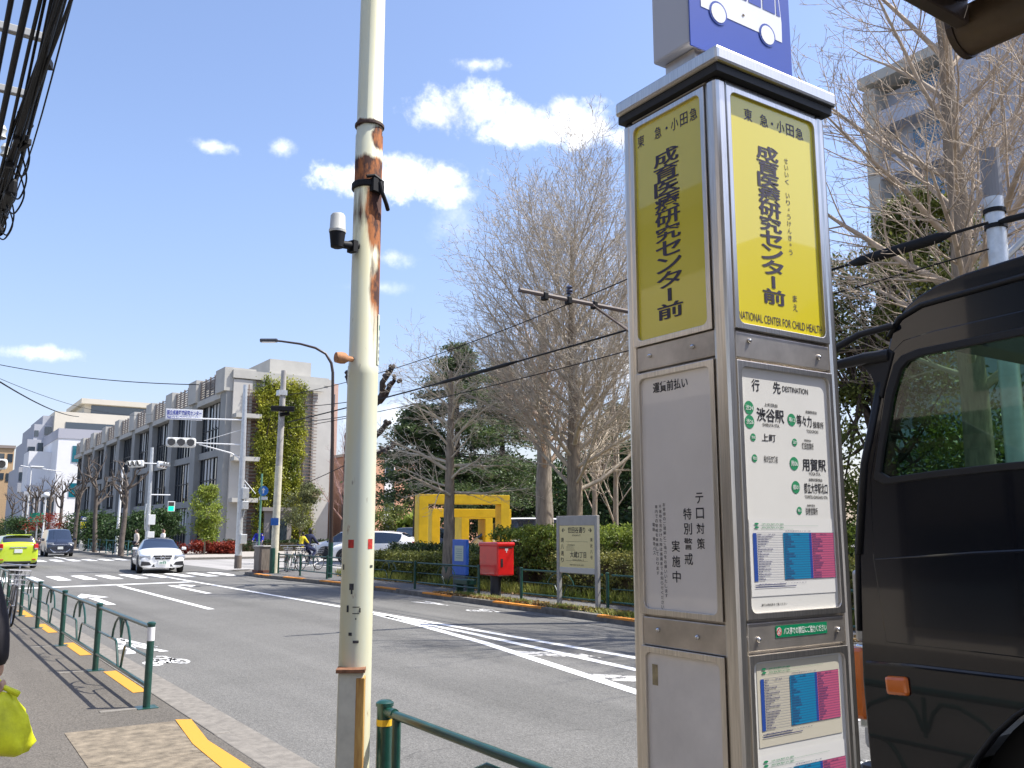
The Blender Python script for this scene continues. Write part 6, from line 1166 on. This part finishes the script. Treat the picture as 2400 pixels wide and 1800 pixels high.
# ---------------------------------------------------------------- trees and plants
M_BARK = mat('bark_grey_brown', (.25, .20, .145), .9, var=.35, vs=5, bump=.7, bs=24, stretch=(3, 3, .6)); M_TWIG = mat('twig_tan', (.46, .395, .31), .8, var=.25, vs=3); M_BARKP = mat('bark_pale', (.30, .26, .21), .9, var=.3, vs=4, bump=.6, bs=18, stretch=(3, 3, .6)); M_TWIGR = mat('twig_reddish', (.42, .32, .24), .8, var=.25, vs=3); M_BARKD = mat('bark_dark', (.07, .05, .04), .9, var=.3, vs=5, bump=.5)
class Tree:
    def __init__(s, seed): s.r = random.Random(seed); s.V = []; s.Q = []
    def tube(s, pts, rs, n):
        k = len(s.V); m = len(pts); a = None
        for i in range(m):
            t = (pts[min(i + 1, m - 1)] - pts[max(i - 1, 0)]).normalized()
            if a is None: a = t.orthogonal().normalized()
            a = (a - t * a.dot(t)); a = a.normalized() if a.length > 1e-6 else t.orthogonal().normalized(); b = t.cross(a)
            for j in range(n): q = 6.28318 * j / n; w = pts[i] + (a * math.cos(q) + b * math.sin(q)) * rs[i]; s.V.append((w.x, w.y, w.z))
        for i in range(m - 1):
            for j in range(n): s.Q.append((k + i * n + j, k + i * n + (j + 1) % n, k + (i + 1) * n + (j + 1) % n, k + (i + 1) * n + j))
    def path(s, p, d, L, n, wob, up):
        pts = [p.copy()]; d = d.normalized()
        for i in range(n):
            d = (d + Vector((s.r.gauss(0, wob), s.r.gauss(0, wob), s.r.gauss(0, wob) + up))).normalized(); p = p + d * (L / n); pts.append(p.copy())
        return pts
    def grow(s, p, d, L, r, lv, P):
        n = P['seg'][lv]; pts = s.path(p, d, L, n, P['wob'][lv], P['up'][lv]); rmin = P['rmin']
        rs = [max(rmin, r * (1 - .8 * i / n)) for i in range(n + 1)]; s.tube(pts, rs, P['sides'][lv])
        if lv + 1 >= len(P['seg']): return
        k = P['n'][lv] if isinstance(P['n'][lv], int) else s.r.randint(*P['n'][lv]); k = max(2, int(k * min(1.3, L / P['ref'][lv]))); az = s.r.uniform(0, 6.28)
        for i in range(k):
            u = P['t0'][lv] + (1 - P['t0'][lv]) * ((i + s.r.random()) / k) ** P.get('pw', .9); f = u * n; a = min(n - 1, int(f)); q = pts[a].lerp(pts[a + 1], f - a); t = (pts[a + 1] - pts[a]).normalized()
            az += 2.4 + s.r.uniform(-.5, .5); o = t.orthogonal().normalized(); o = Matrix.Rotation(az, 3, t) @ o; ang = R(s.r.uniform(*P['ang'][lv])); dd = t * math.cos(ang) + o * math.sin(ang)
            if dd.z < P.get('minz', -.3): dd.z = P.get('minz', -.3) * s.r.random()
            s.grow(q, dd, L * P['ratio'][lv] * (1.15 - .6 * u) * s.r.uniform(.7, 1.2), max(rmin, rs[a] * P['rr'][lv]), lv + 1, P)
    def out(s, name, m, parent): return npmesh(name, s.V, s.Q, m, parent)
def bare_tree(name, label, base, H, tr, prim, P, seed, bark, twig, zc=(.25, .98), lean=(0, 0), rl=(.3, .12), ang=(35, 60), group='bare trees in the garden', top=.25, extra_limbs=()):
    b0 = Vector(base); t = thing(name, label, 'tree', tuple(b0), group=group); T = Tree(seed); n = 12; pts = []
    for i in range(n + 1): u = i / n; pts.append(b0 + Vector((lean[0] * u + T.r.gauss(0, .02) * H * .1, lean[1] * u + T.r.gauss(0, .02) * H * .1, H * u)))
    rs = [tr * (1.25 if i == 0 else 1) * (1 - (1 - top) * (i / n) ** 1.1) for i in range(n + 1)]; T.tube(pts, rs, 12); T.out('trunk', bark, t)
    C_ = Tree(seed + 50); az = C_.r.uniform(0, 6)
    for i in range(prim):
        u = zc[0] + (zc[1] - zc[0]) * (i + C_.r.random() * .8) / prim; f = u * n; a = min(n - 1, int(f)); q = pts[a].lerp(pts[a + 1], f - a); az += 2.4 + C_.r.uniform(-.4, .4)
        k = (u - zc[0]) / (zc[1] - zc[0]); an = R(C_.r.uniform(*ang) * (1 - .45 * k)); d = Vector((math.cos(az) * math.sin(an), math.sin(az) * math.sin(an), math.cos(an))); L = H * (rl[0] + (rl[1] - rl[0]) * k) * C_.r.uniform(.75, 1.2)
        C_.grow(q, d, L, rs[a] * C_.r.uniform(.25, .42), 0, P)
    for q, d, L, r in extra_limbs: C_.grow(Vector(q), Vector(d), L, r, 0, P)
    C_.out('crown', twig, t); return t
GK = dict(seg=(7, 5, 4, 2), wob=(.05, .07, .1, .12), up=(.075, .07, .05, .02), sides=(6, 4, 3, 3), n=(14, 9, 4), ref=(3.5, 1.6, .7), t0=(.12, .12, .15), ang=((25, 50), (25, 55), (30, 60)), ratio=(.52, .46, .42), rr=(.40, .46, .55), rmin=.0045, minz=-.1)
bare_tree('ginkgo_tree', 'tallest bare ginkgo with a broad fan of fine twigs left of the bus stop', (16.6, 21.4, 0), 10.6, .28, 54, GK, 3, M_BARK, M_TWIG, zc=(.25, .985), rl=(.52, .30), ang=(46, 80), top=.14)
bare_tree('ginkgo_tree', 'pale trunked bare tree forking just left of the tallest ginkgo', (19.4, 26.8, 0), 9.5, .38, 20, GK, 9, M_BARKP, M_TWIGR, zc=(.36, .95), rl=(.42, .2), ang=(35, 62), top=.3)
GA = dict(GK); GA.update(up=(-.01, -.02, -.02, -.02), n=(16, 9, 4), minz=-.45, wob=(.09, .12, .14, .15))
bare_tree('bare_tree', 'small bare tree with arching pale twigs in front of the yellow frames', (13.45, 23.4, 0), 6.4, .2, 26, GA, 21, M_BARK, mat('twig_pale', (.55, .47, .35), .8, var=.2, vs=3), zc=(.4, .98), rl=(.34, .24), ang=(45, 85), top=.35)
GD = dict(GK); GD.update(n=(12, 8, 4), up=(.045, .05, .04, .02), rmin=.0042)
bare_tree('ginkgo_tree', 'bare ginkgo with long rising limbs at the right edge above the truck', tuple(on_d(2128, 1146, 17.4).xy) + (0,), 12.6, .29, 30, GD, 33, M_BARK, mat('twig_grey_tan', (.42, .335, .25), .8, var=.3, vs=3), zc=(.30, .95), rl=(.40, .18), ang=(48, 74))
GS = dict(GK); GS.update(n=(9, 6, 3))
q = on_d(1330, 1100, 34); bare_tree('bare_tree', 'slim grey bare tree close to the left side of the bus stop pillar', (q.x, q.y, 0), 8.5, .12, 16, GS, 41, M_BARKP, M_TWIG, zc=(.2, .95), rl=(.4, .2), ang=(25, 45))
q = on_d(1285, 1100, 46); bare_tree('bare_tree', 'distant bare tree between the ginkgo trunk and the map board', (q.x, q.y, 0), 9.5, .16, 18, GS, 43, M_BARK, M_TWIGR, zc=(.25, .95), rl=(.36, .18), ang=(30, 55))
q = on_d(742, 1120, 62); bare_tree('cherry_tree', 'reddish bare tree between the brown lamp and the steel pole', (q.x, q.y, 0), 8.2, .2, 20, GS, 47, M_BARKD, mat('twig_pinkish', (.34, .2, .17), .8, var=.2), zc=(.25, .95), rl=(.34, .2), ang=(30, 60))
def pollard(label, base, H, tr, limbs, seed, m, hand=1.0, group='pollarded street trees'):
    t = thing('pollarded_tree', label, 'tree', tuple(base), group=group); T = Tree(seed); b0 = Vector(base); pts = T.path(b0, Vector((0, 0, 1)), H, 7, .03, .1); T.tube(pts, [tr * (1 - .35 * i / 7) for i in range(8)], 10); T.out('trunk', m, t); C_ = Tree(seed + 1); az = C_.r.uniform(0, 6)
    for i in range(limbs):
        p = pts[7 - (i % 3)] if i else pts[7]; az += 2.4; an = R(C_.r.uniform(25, 75)); d = Vector((math.cos(az) * math.sin(an), math.sin(az) * math.sin(an), math.cos(an))); L = H * C_.r.uniform(.16, .34) * hand; pp = C_.path(p, d, L, 5, .16, .1); C_.tube(pp, [tr * .5, tr * .42, tr * .36, tr * .32, tr * .28, tr * .34], 7)
        for k in range(3):
            a = pp[-1] if k else pp[3]; d2 = (pp[-1] - pp[-2]).normalized() + Vector((C_.r.gauss(0, .6), C_.r.gauss(0, .6), C_.r.gauss(.2, .4))); p2 = C_.path(a, d2, L * .45, 3, .2, .1); C_.tube(p2, [tr * .26, tr * .2, tr * .17, tr * .3], 6)
            kn = [p2[-1] - (p2[-1] - p2[-2]).normalized() * tr * .2, p2[-1] + (p2[-1] - p2[-2]).normalized() * tr * .25]; C_.tube([kn[0], (kn[0] + kn[1]) / 2, kn[1]], [tr * .2, tr * .36, tr * .1], 6)
            for _ in range(5): d3 = d2.normalized() + Vector((C_.r.gauss(0, .7), C_.r.gauss(0, .7), C_.r.gauss(.3, .5))); p3 = C_.path(p2[-1], d3, L * .3, 2, .1, .05); C_.tube(p3, [tr * .07, tr * .05, tr * .03], 3)
    C_.out('crown', m, t)
M_BARKG = mat('bark_plane', (.11, .09, .075), .9, var=.4, vs=3)
def stub_tree():
    m = mat('bark_plane_dark', (.075, .06, .055), .9, var=.4, vs=5); q = on_d(780, 1215, 30.5); b0 = Vector((q.x, q.y, 0)); t = thing('pollarded_tree', 'knobbly pollarded tree whose stubs poke out behind the steel pole', 'tree', tuple(b0), group='pollarded street trees'); T = Tree(4)
    top = on_d(778, 900, 30.5); T.tube([b0, b0.lerp(top, .5), top], [.2, .16, .15], 10); T.out('trunk', m, t); C_ = Tree(5)
    for pts, r in (([(778, 930), (800, 880), (818, 866), (826, 850), (826, 826), (836, 812), (846, 797)], .13), ([(820, 868), (834, 852), (842, 834), (852, 822)], .1), ([(779, 960), (805, 944), (820, 934), (830, 922), (836, 912)], .12), ([(779, 905), (764, 860), (752, 815), (762, 780)], .13), ([(779, 1000), (800, 985), (830, 972), (850, 962)], .06), ([(778, 900), (786, 840), (780, 800)], .12)):
        P = [on_d(x, y, 30.5 - .25 * i) for i, (x, y) in enumerate(pts)]; n = len(P); C_.tube(P, [r * (1 - .45 * i / n) for i in range(n)], 8)
        for k, c in enumerate((P[-1], P[-2])):
            for j in range(4): c2 = c + Vector((C_.r.gauss(0, .07), C_.r.gauss(0, .07), C_.r.gauss(.02, .06))); C_.tube([c2 - Vector((0, 0, .07)), c2, c2 + Vector((0, 0, .08))], [.03, .075, .02], 6)
    C_.out('crown', m, t)
stub_tree()
for i, (px, Y, h, lab) in enumerate([(262, 62.0, 6.4, 'thick pollarded tree beside the white leaning pole'), (205, 74, 7.2, 'pollarded tree just right of the distant bus stop'), (160, 88, 7.6, 'pollarded tree left of the distant bus stop'), (128, 98, 8.0, 'dark forked pollarded tree above the navy minivan'), (103, 110, 8.2, 'pollarded tree standing before the white building corner'), (75, 124, 8.4, 'pollarded tree to the left behind the double arm lamp'), (48, 140, 8.4, 'small distant pollarded tree above the lime hatchback'), (20, 158, 8.5, 'furthest pollarded tree by the left frame edge')]):
    q = on_y(px, 1180, Y); pollard(lab, (q.x, Y, 0), h * .66, .19, 8, 60 + i, M_BARKG, 1.15)
# leaves: many small quads spread through a crown
def leaf_cloud(rng, centres, sig, n, size, flat=0.0, droop=0.0):
    c = np.asarray(centres); s = np.asarray(sig); idx = rng.integers(0, len(c), n); P = c[idx] + rng.normal(size=(n, 3)) * s[idx]
    a = rng.normal(size=(n, 3)); a[:, 2] = a[:, 2] * (1 - flat) - droop; a /= np.linalg.norm(a, axis=1, keepdims=True); b = rng.normal(size=(n, 3)); b -= a * (a * b).sum(1, keepdims=True); b /= np.linalg.norm(b, axis=1, keepdims=True)
    L = size * rng.uniform(.6, 1.35, (n, 1)); V = np.stack([P - a * L * .5, P + b * L * .26, P + a * L * .5, P - b * L * .26], 1).reshape(-1, 3); return V, np.arange(4 * n).reshape(-1, 4)
def ell_clumps(rng, c, rad, k, bias=.55, sg=.2):
    d = rng.normal(size=(k, 3)); d /= np.linalg.norm(d, axis=1, keepdims=True); r = rng.uniform(bias, 1, (k, 1)) ** .7; P = np.array(c) + d * r * np.array(rad); return P, np.full((k, 3), 1.0) * np.array(rad).mean() * sg * rng.uniform(.6, 1.4, (k, 1)) * np.array([1, 1, .7])
def leafy(name, label, base, crowns, n, size, m, bark, seed, trunk=(.14, 3), cat='tree', group=None, k=70, sg=.2, flat=0, droop=0):
    rng = np.random.default_rng(seed); t = thing(name, label, cat, tuple(base), group=group); T = Tree(seed); b0 = Vector(base); pts = T.path(b0, Vector((0, 0, 1)), trunk[1], 6, .04, .1); T.tube(pts, [trunk[0] * (1 - .6 * i / 6) for i in range(7)], 9)
    C_, S_ = [], []
    for c, rad in crowns: a, b = ell_clumps(rng, c, rad, max(6, k // len(crowns)), sg=sg); C_.append(a); S_.append(b)
    C_ = np.concatenate(C_); S_ = np.concatenate(S_)
    for i in range(0, len(C_), 3): p = Vector(C_[i]); a = pts[min(6, 3 + i % 4)]; mid = a.lerp(p, .5) + Vector((0, 0, -.1)); T.tube([a, mid, p], [trunk[0] * .3, trunk[0] * .16, trunk[0] * .05], 4)
    T.out('trunk', bark, t); V, Q = leaf_cloud(rng, C_, S_, n, size, flat, droop); npmesh('crown', V, Q, m, t); return t
L_DARK = leafmat('leaf_evergreen', (.018, .045, .016), (.07, .12, .032)); L_CAM = leafmat('leaf_camphor', (.05, .075, .016), (.22, .24, .055)); L_LITE = leafmat('leaf_light_green', (.13, .20, .025), (.32, .36, .06)); L_IVY = leafmat('leaf_ivy', (.10, .15, .018), (.44, .43, .045), vs=.6); L_CON = leafmat('needle_dark', (.035, .075, .03), (.13, .17, .055)); L_RED = leafmat('leaf_red', (.16, .02, .012), (.36, .06, .03)); L_HED = leafmat('leaf_hedge', (.085, .13, .02), (.30, .36, .06), vs=2.5); L_HEDD = leafmat('leaf_hedge_dark', (.015, .035, .010), (.05, .08, .02), vs=2); L_DRY = leafmat('leaf_dry', (.22, .14, .05), (.38, .24, .09), vs=3)
leafy('camphor_tree', 'dense glossy evergreen tree between the bus stop pillar and the truck', (17.2, 11.4, 0), [((17.3, 11.2, 3.5), (2.2, 2.4, 2.2)), ((17.4, 10.9, 6.4), (1.8, 2.0, 1.5)), ((17.6, 10.4, 7.9), (.8, .9, 1.0)), ((16.9, 12.2, 5.6), (1.4, 1.5, 1.3))], 46000, .105, L_CAM, M_BARKD, 5, trunk=(.22, 5.5), k=150, sg=.16)
leafy('evergreen_tree', 'dark broad evergreen in deep shade low behind the truck mirror', (19.5, 9.5, 0), [((19.8, 9.8, 2.4), (2.6, 3.0, 2.2)), ((20.5, 6.0, 3.0), (2.6, 3.2, 2.4)), ((21.0, 2.8, 3.4), (2.5, 3.0, 2.6))], 34000, .13, L_DARK, M_BARKD, 6, trunk=(.2, 3), k=140, sg=.17)
leafy('evergreen_tree', 'dark evergreen with a rounded crown seen through the truck window', (24.5, 7.0, 0), [((24.5, 7.5, 4.5), (3.0, 3.4, 3.0)), ((25.2, 2.6, 5), (3, 3.2, 3))], 14000, .2, L_CAM, M_BARKD, 8, trunk=(.24, 5), k=100, sg=.18)
leafy('evergreen_tree', 'dense dark evergreen wall of leaves right behind the truck cab window', (21.5, 5.0, 0), [((21.5, 5.4, 4.6), (2.0, 2.4, 2.6)), ((22.0, 1.5, 4.8), (2.0, 2.6, 2.8))], 30000, .15, L_DARK, M_BARKD, 18, trunk=(.24, 5), k=120, sg=.18)
def conifer(label, base, H, Rr, n, seed, m=L_CON, zb=.18, lobes=11):
    rng = np.random.default_rng(seed); t = thing('cedar_tree', label, 'tree', tuple(base), group='dark conifers behind the bare trees'); T = Tree(seed); b0 = Vector(base); T.tube([b0, b0 + Vector((0, 0, H * .5)), b0 + Vector((0, 0, H))], [.28, .17, .03], 8); P = []; S = []
    for i in range(lobes * 8):
        u = rng.uniform(0, 1); z = H * (zb + (1 - zb) * u); r = Rr * (1 - u) ** .75 * rng.uniform(.75, 1.1) + .2; a = rng.uniform(0, 6.28); tip = b0 + Vector((math.cos(a) * r, math.sin(a) * r, z - .12 * r)); o = b0 + Vector((0, 0, z + .05 * r)); T.tube([o, o.lerp(tip, .5) + Vector((0, 0, .06 * r)), tip], [.05, .035, .012], 4)
        for k in range(5): f = .3 + .7 * k / 4; q = o.lerp(tip, f); P.append((q.x, q.y, q.z)); S.append((.3 + .1 * r * f * .5, .3 + .1 * r * f * .5, .12))
    T.out('trunk', M_BARKD, t); V, Q = leaf_cloud(rng, P, S, int(n * 2), .16, .55, .15); npmesh('crown', V, Q, m, t)
q = on_d(985, 1150, 50); conifer('broad dark cedar rising behind the small bare tree', (q.x, q.y, 0), 12.0, 4.2, 22000, 12, zb=.25)
q = on_d(900, 1150, 51); conifer('lower dark cedar with drooping boughs right of the steel pole', (q.x, q.y, 0), 8.5, 3.4, 14000, 13, zb=.40)
q = on_d(1085, 1150, 54); conifer('dark cedar between the small bare tree and the ginkgo', (q.x, q.y, 0), 11.8, 3.6, 16000, 14, zb=.3)
q = on_d(1335, 1150, 52); conifer('dark cedar low behind the map board', (q.x, q.y, 0), 8.8, 3.4, 12000, 15)
for i, (px, d, h, r, lab) in enumerate([(1130, 58, 6.5, 3.5, 'dark evergreen thicket left of the ginkgo trunk'), (1220, 60, 7.0, 3.8, 'dark evergreen thicket directly behind the ginkgo trunk'), (1300, 57, 6.0, 3.5, 'dark evergreen thicket above the map board'), (1375, 50, 6.5, 3.2, 'dark evergreen thicket touching the bus stop pillar'), (1045, 62, 5.5, 3.2, 'dark evergreen thicket above the yellow frames')]):
    q = on_d(px, 1146, d); leafy('evergreen_tree', lab, (q.x, q.y, 0), [((q.x, q.y, h * .55), (r, r, h * .42))], 9000, .26, L_DARK, M_BARKD, 70 + i, trunk=(.2, h * .4), k=70, sg=.17, group='evergreens behind the car park')
q = on_d(442, 1180, 66); leafy('young_tree', 'bright green young tree in front of the research building', (q.x, q.y, 0), [((q.x - .1, q.y, 2.9), (1.05, 1.0, 1.5)), ((q.x + .15, q.y, 1.7), (.75, .75, .9)), ((q.x, q.y, 4.2), (.6, .6, .6))], 9000, .16, L_LITE, M_BARK, 21, trunk=(.07, 2.2), k=60)
for i, (px, d, h, r, lab) in enumerate([(300, 66, 3.8, 1.3, 'dark clipped evergreen by the far signal pole'), (352, 68, 4.2, 1.3, 'dark evergreen right of the far signal pole'), (222, 80, 4.0, 1.6, 'dark bushy evergreen beside the distant bus stop'), (180, 92, 4.4, 2.0, 'dark evergreen overhanging the distant bus stop'), (262, 72, 3.6, 1.3, 'dark evergreen behind the white leaning pole'), (30, 118, 4.0, 2.2, 'grey green tree above the lime hatchback'), (60, 130, 4.2, 2.2, 'grey green tree beside the double arm lamp')]):
    q = on_d(px, 1146, d); h *= .72; leafy('evergreen_tree', lab, (q.x, q.y, 0), [((q.x, q.y, h * .55), (r, r, h * .45))], 6000, .19, L_DARK, M_BARKD, 90 + i, trunk=(.12, h * .4), k=40, group='evergreens along the research building')
leafy('olive_tree', 'silvery loose tree beside the entrance below the ivy', (27.0, 71.5, 0), [((27.0, 71.5, 3.4), (1.3, 1.2, 1.7)), ((27.6, 71.2, 4.6), (.8, .8, .8))], 5000, .17, leafmat('leaf_olive', (.09, .11, .04), (.24, .25, .11)), M_BARK, 31, trunk=(.07, 2.4), k=45, sg=.24)
leafy('garden_shrub', 'green shrub mass between the brown lamp and the steel pole', (29.5, 62, 0), [((30.0, 62, 1.6), (1.5, 1.5, 1.6)), ((31.5, 62.5, 2.2), (1.4, 1.4, 2.0))], 7000, .2, L_CAM, M_BARKD, 33, trunk=(.06, 1.4), k=50, cat='shrub')
q = on_d(888, 1130, 66); leafy('palm_shrub', 'small spiky yellow green plant before the orange brick block', (q.x, q.y, 0), [((q.x, q.y, 1.7), (.9, .9, .9))], 900, .7, L_LITE, M_BARKD, 34, trunk=(.08, 1.3), k=12, cat='shrub')
for i, (px, d, w) in enumerate([(425, 68, 2.2), (470, 67, 1.3), (492, 66.5, .9), (92, 92, 2.4)]):
    q = on_d(px, 1190, d); leafy('azalea_shrub', ['red leaved shrub under the young green tree', 'smaller red leaved shrub left of the signal pole', 'red leaved shrub next to the signal pole foot', 'dark red bush left of the navy minivan'][i], (q.x, q.y, 0), [((q.x, q.y, .4 if i < 3 else 1.6), (w * .75, .7, .42 if i < 3 else 1.7))], 2600, .15, L_RED, M_BARKD, 110 + i, trunk=(.03, .3), k=30, cat='shrub', group='red shrubs')
def ivy():
    t = thing('climbing_ivy', 'tall curtain of yellow green ivy on the trellis of the research building', 'climbing plant', (26, 74.3, 0)); rng = np.random.default_rng(4); P = []; S = []
    for i in range(520):
        z = rng.uniform(.8, 14.2); w0, w1 = 24.0 + .12 * math.sin(z * 1.3), 28.05 + .25 * math.sin(z * .9)
        if z < 4: w1 += .7
        x = rng.uniform(w0, w1)
        if 25.9 < x < 26.15 and z > 6 and rng.random() < .6: continue
        P.append((x, 74.15 + rng.normal() * .14, z)); S.append((.2, .12, .34))
    V, Q = leaf_cloud(rng, P, S, 34000, .2, 0, .5); npmesh('foliage', V, Q, L_IVY, t); T = Tree(8)
    for i in range(12): x = 24.2 + i * .33; T.tube(T.path(Vector((x, 74.35, 0)), Vector((0, 0, 1)), 13.5, 9, .03, .1), [.05] * 9 + [.02], 4)
    T.out('stems', M_BARKD, t)
ivy()
def hedge(label, pts, w, h, n, seed, m=L_HED, size=.075):
    """clipped hedge along a line: leafy shell over a dark twig core"""
    t = thing('hedge', label, 'hedge', (pts[0][0], pts[0][1], 0), group='hedges along the garden'); rng = np.random.default_rng(seed); b = MB(); core = [(a[0], a[1]) for a in pts]; ribbon(b, core, -w * .3, w * .3, 0, h * .8); b.build('twig_core', mat('hedge_core', (.075, .06, .03), .95, var=.5, vs=14), t, world=True)
    L_ = [math.dist(a, c) for a, c in zip(pts, pts[1:])]; P = []; S = []; tot = sum(L_)
    for (a, c), ln in zip(zip(pts, pts[1:]), L_):
        k = max(8, int(ln * 60)); d = Vector((c[0] - a[0], c[1] - a[1])).normalized()
        for i in range(k):
            u = rng.random(); side = rng.random(); o = rng.uniform(-.5, .5) * w if side < .42 else math.copysign(w * .46, -1 if side < .86 else 1); z = h * rng.uniform(.9, 1.03) if side < .42 else h * rng.uniform(.06, 1.0)
            if z > h * .8: o *= .92
            bmp = .05 * math.sin(u * ln * 2.3 + seed) + .04 * math.sin(u * ln * 5.1); P.append((a[0] + d.x * u * ln + d.y * o, a[1] + d.y * u * ln - d.x * o, max(.05, z + bmp))); S.append((.1, .1, .06))
    V, Q = leaf_cloud(rng, P, S, n, size); npmesh('leaves', V, Q, m, t)
hedge('tall clipped hedge behind the yellow map board, topmost row', [(15.2, 5), (15.2, 12), (15.1, 18), (15.0, 22.5)], 1.5, 1.62, 80000, 3, size=.085)
hedge('lower bushy hedge in front of the tall hedge behind the map board', [(14.1, 5), (14.1, 13), (14.05, 18.5)], .95, 1.05, 42000, 4, leafmat('leaf_hedge_mixed', (.10, .12, .03), (.31, .29, .08), vs=2.2))
hedge('low bright hedge left of the blue notice stand', [(14.3, 20.5), (14.3, 25), (14.5, 31)], 1.1, .80, 36000, 5, leafmat('leaf_hedge_low', (.08, .10, .02), (.25, .26, .055), vs=1.6))
hedge('dark clipped hedge top in front of the white parked car', [(15.8, 22.6), (15.8, 27), (16.0, 31.5)], 1.2, 1.02, 28000, 6, L_HEDD)
hedge('distant low hedge along the research building pavement', [(20.6, 70.5), (29.5, 70.5)], .9, .8, 5000, 7, L_HEDD, .15)
def verge():
    rng = np.random.default_rng(9); n = 16000; y = rng.uniform(-2, 31, n); x = 13.1 + rng.random(n) ** 1.3 * .75; P = np.stack([x, y, np.full(n, .03)], 1); keep = (np.sin(y * 1.7) + np.sin(y * .6 + 2) + rng.normal(size=n) * .6) > -.9; P = P[keep]; n = len(P)
    h = rng.uniform(.07, .28, n); an = rng.uniform(0, 6.28, n); w = .008 + .008 * rng.random(n); dx, dy = np.cos(an) * w, np.sin(an) * w; lx, ly = rng.normal(size=n) * .06, rng.normal(size=n) * .06
    V = np.stack([P + np.stack([-dx, -dy, 0 * h], 1), P + np.stack([dx, dy, 0 * h], 1), P + np.stack([lx + dx * .3, ly + dy * .3, h], 1), P + np.stack([lx - dx * .3, ly - dy * .3, h], 1)], 1).reshape(-1, 3)
    o = npmesh('grass', V, np.arange(4 * n).reshape(-1, 4), leafmat('grass_blades', (.11, .16, .02), (.34, .33, .08), vs=.8)); tag(o, 'patchy yellow green grass along the foot of the hedges', 'grass', kind='stuff')
    n = 5000; x = np.concatenate([rng.uniform(13.0, 14.0, n), 11.62 + rng.random(n // 2) ** 2 * .5]); y = np.concatenate([rng.uniform(-2, 31, n), rng.uniform(8, 21, n // 2)]); m = len(x)
    V, Q = leaf_cloud(rng, np.stack([x, y, np.full(m, .035)], 1), np.full((m, 3), [.02, .02, .012]), m, .085, .7); o = npmesh('leaf_litter', V, Q, L_DRY); tag(o, 'scattered brown dry leaves on the far verge and kerb', 'dry leaves', kind='stuff')
    n = 3500; y = rng.choice([13.2, 14.0, 15.4, 17.2, 18.4, 19.6, 12.0, 10.6], n) + rng.normal(size=n) * .35; x = np.array([kx(q) for q in y]) + .2 + rng.random(n) * .25; P = np.stack([x, y, np.zeros(n)], 1); h = rng.uniform(.03, .12, n); lx, ly = rng.normal(size=n) * .04, rng.normal(size=n) * .04; w = .007
    V = np.stack([P + [-w, 0, 0], P + [w, 0, 0], P + np.stack([lx + .002, ly, h], 1), P + np.stack([lx - .002, ly, h], 1)], 1).reshape(-1, 3); o = npmesh('kerb_weeds', V, np.arange(4 * n).reshape(-1, 4), MATS['grass_blades']); tag(o, 'low weeds growing along the far kerb edge', 'weeds', kind='stuff')
verge()
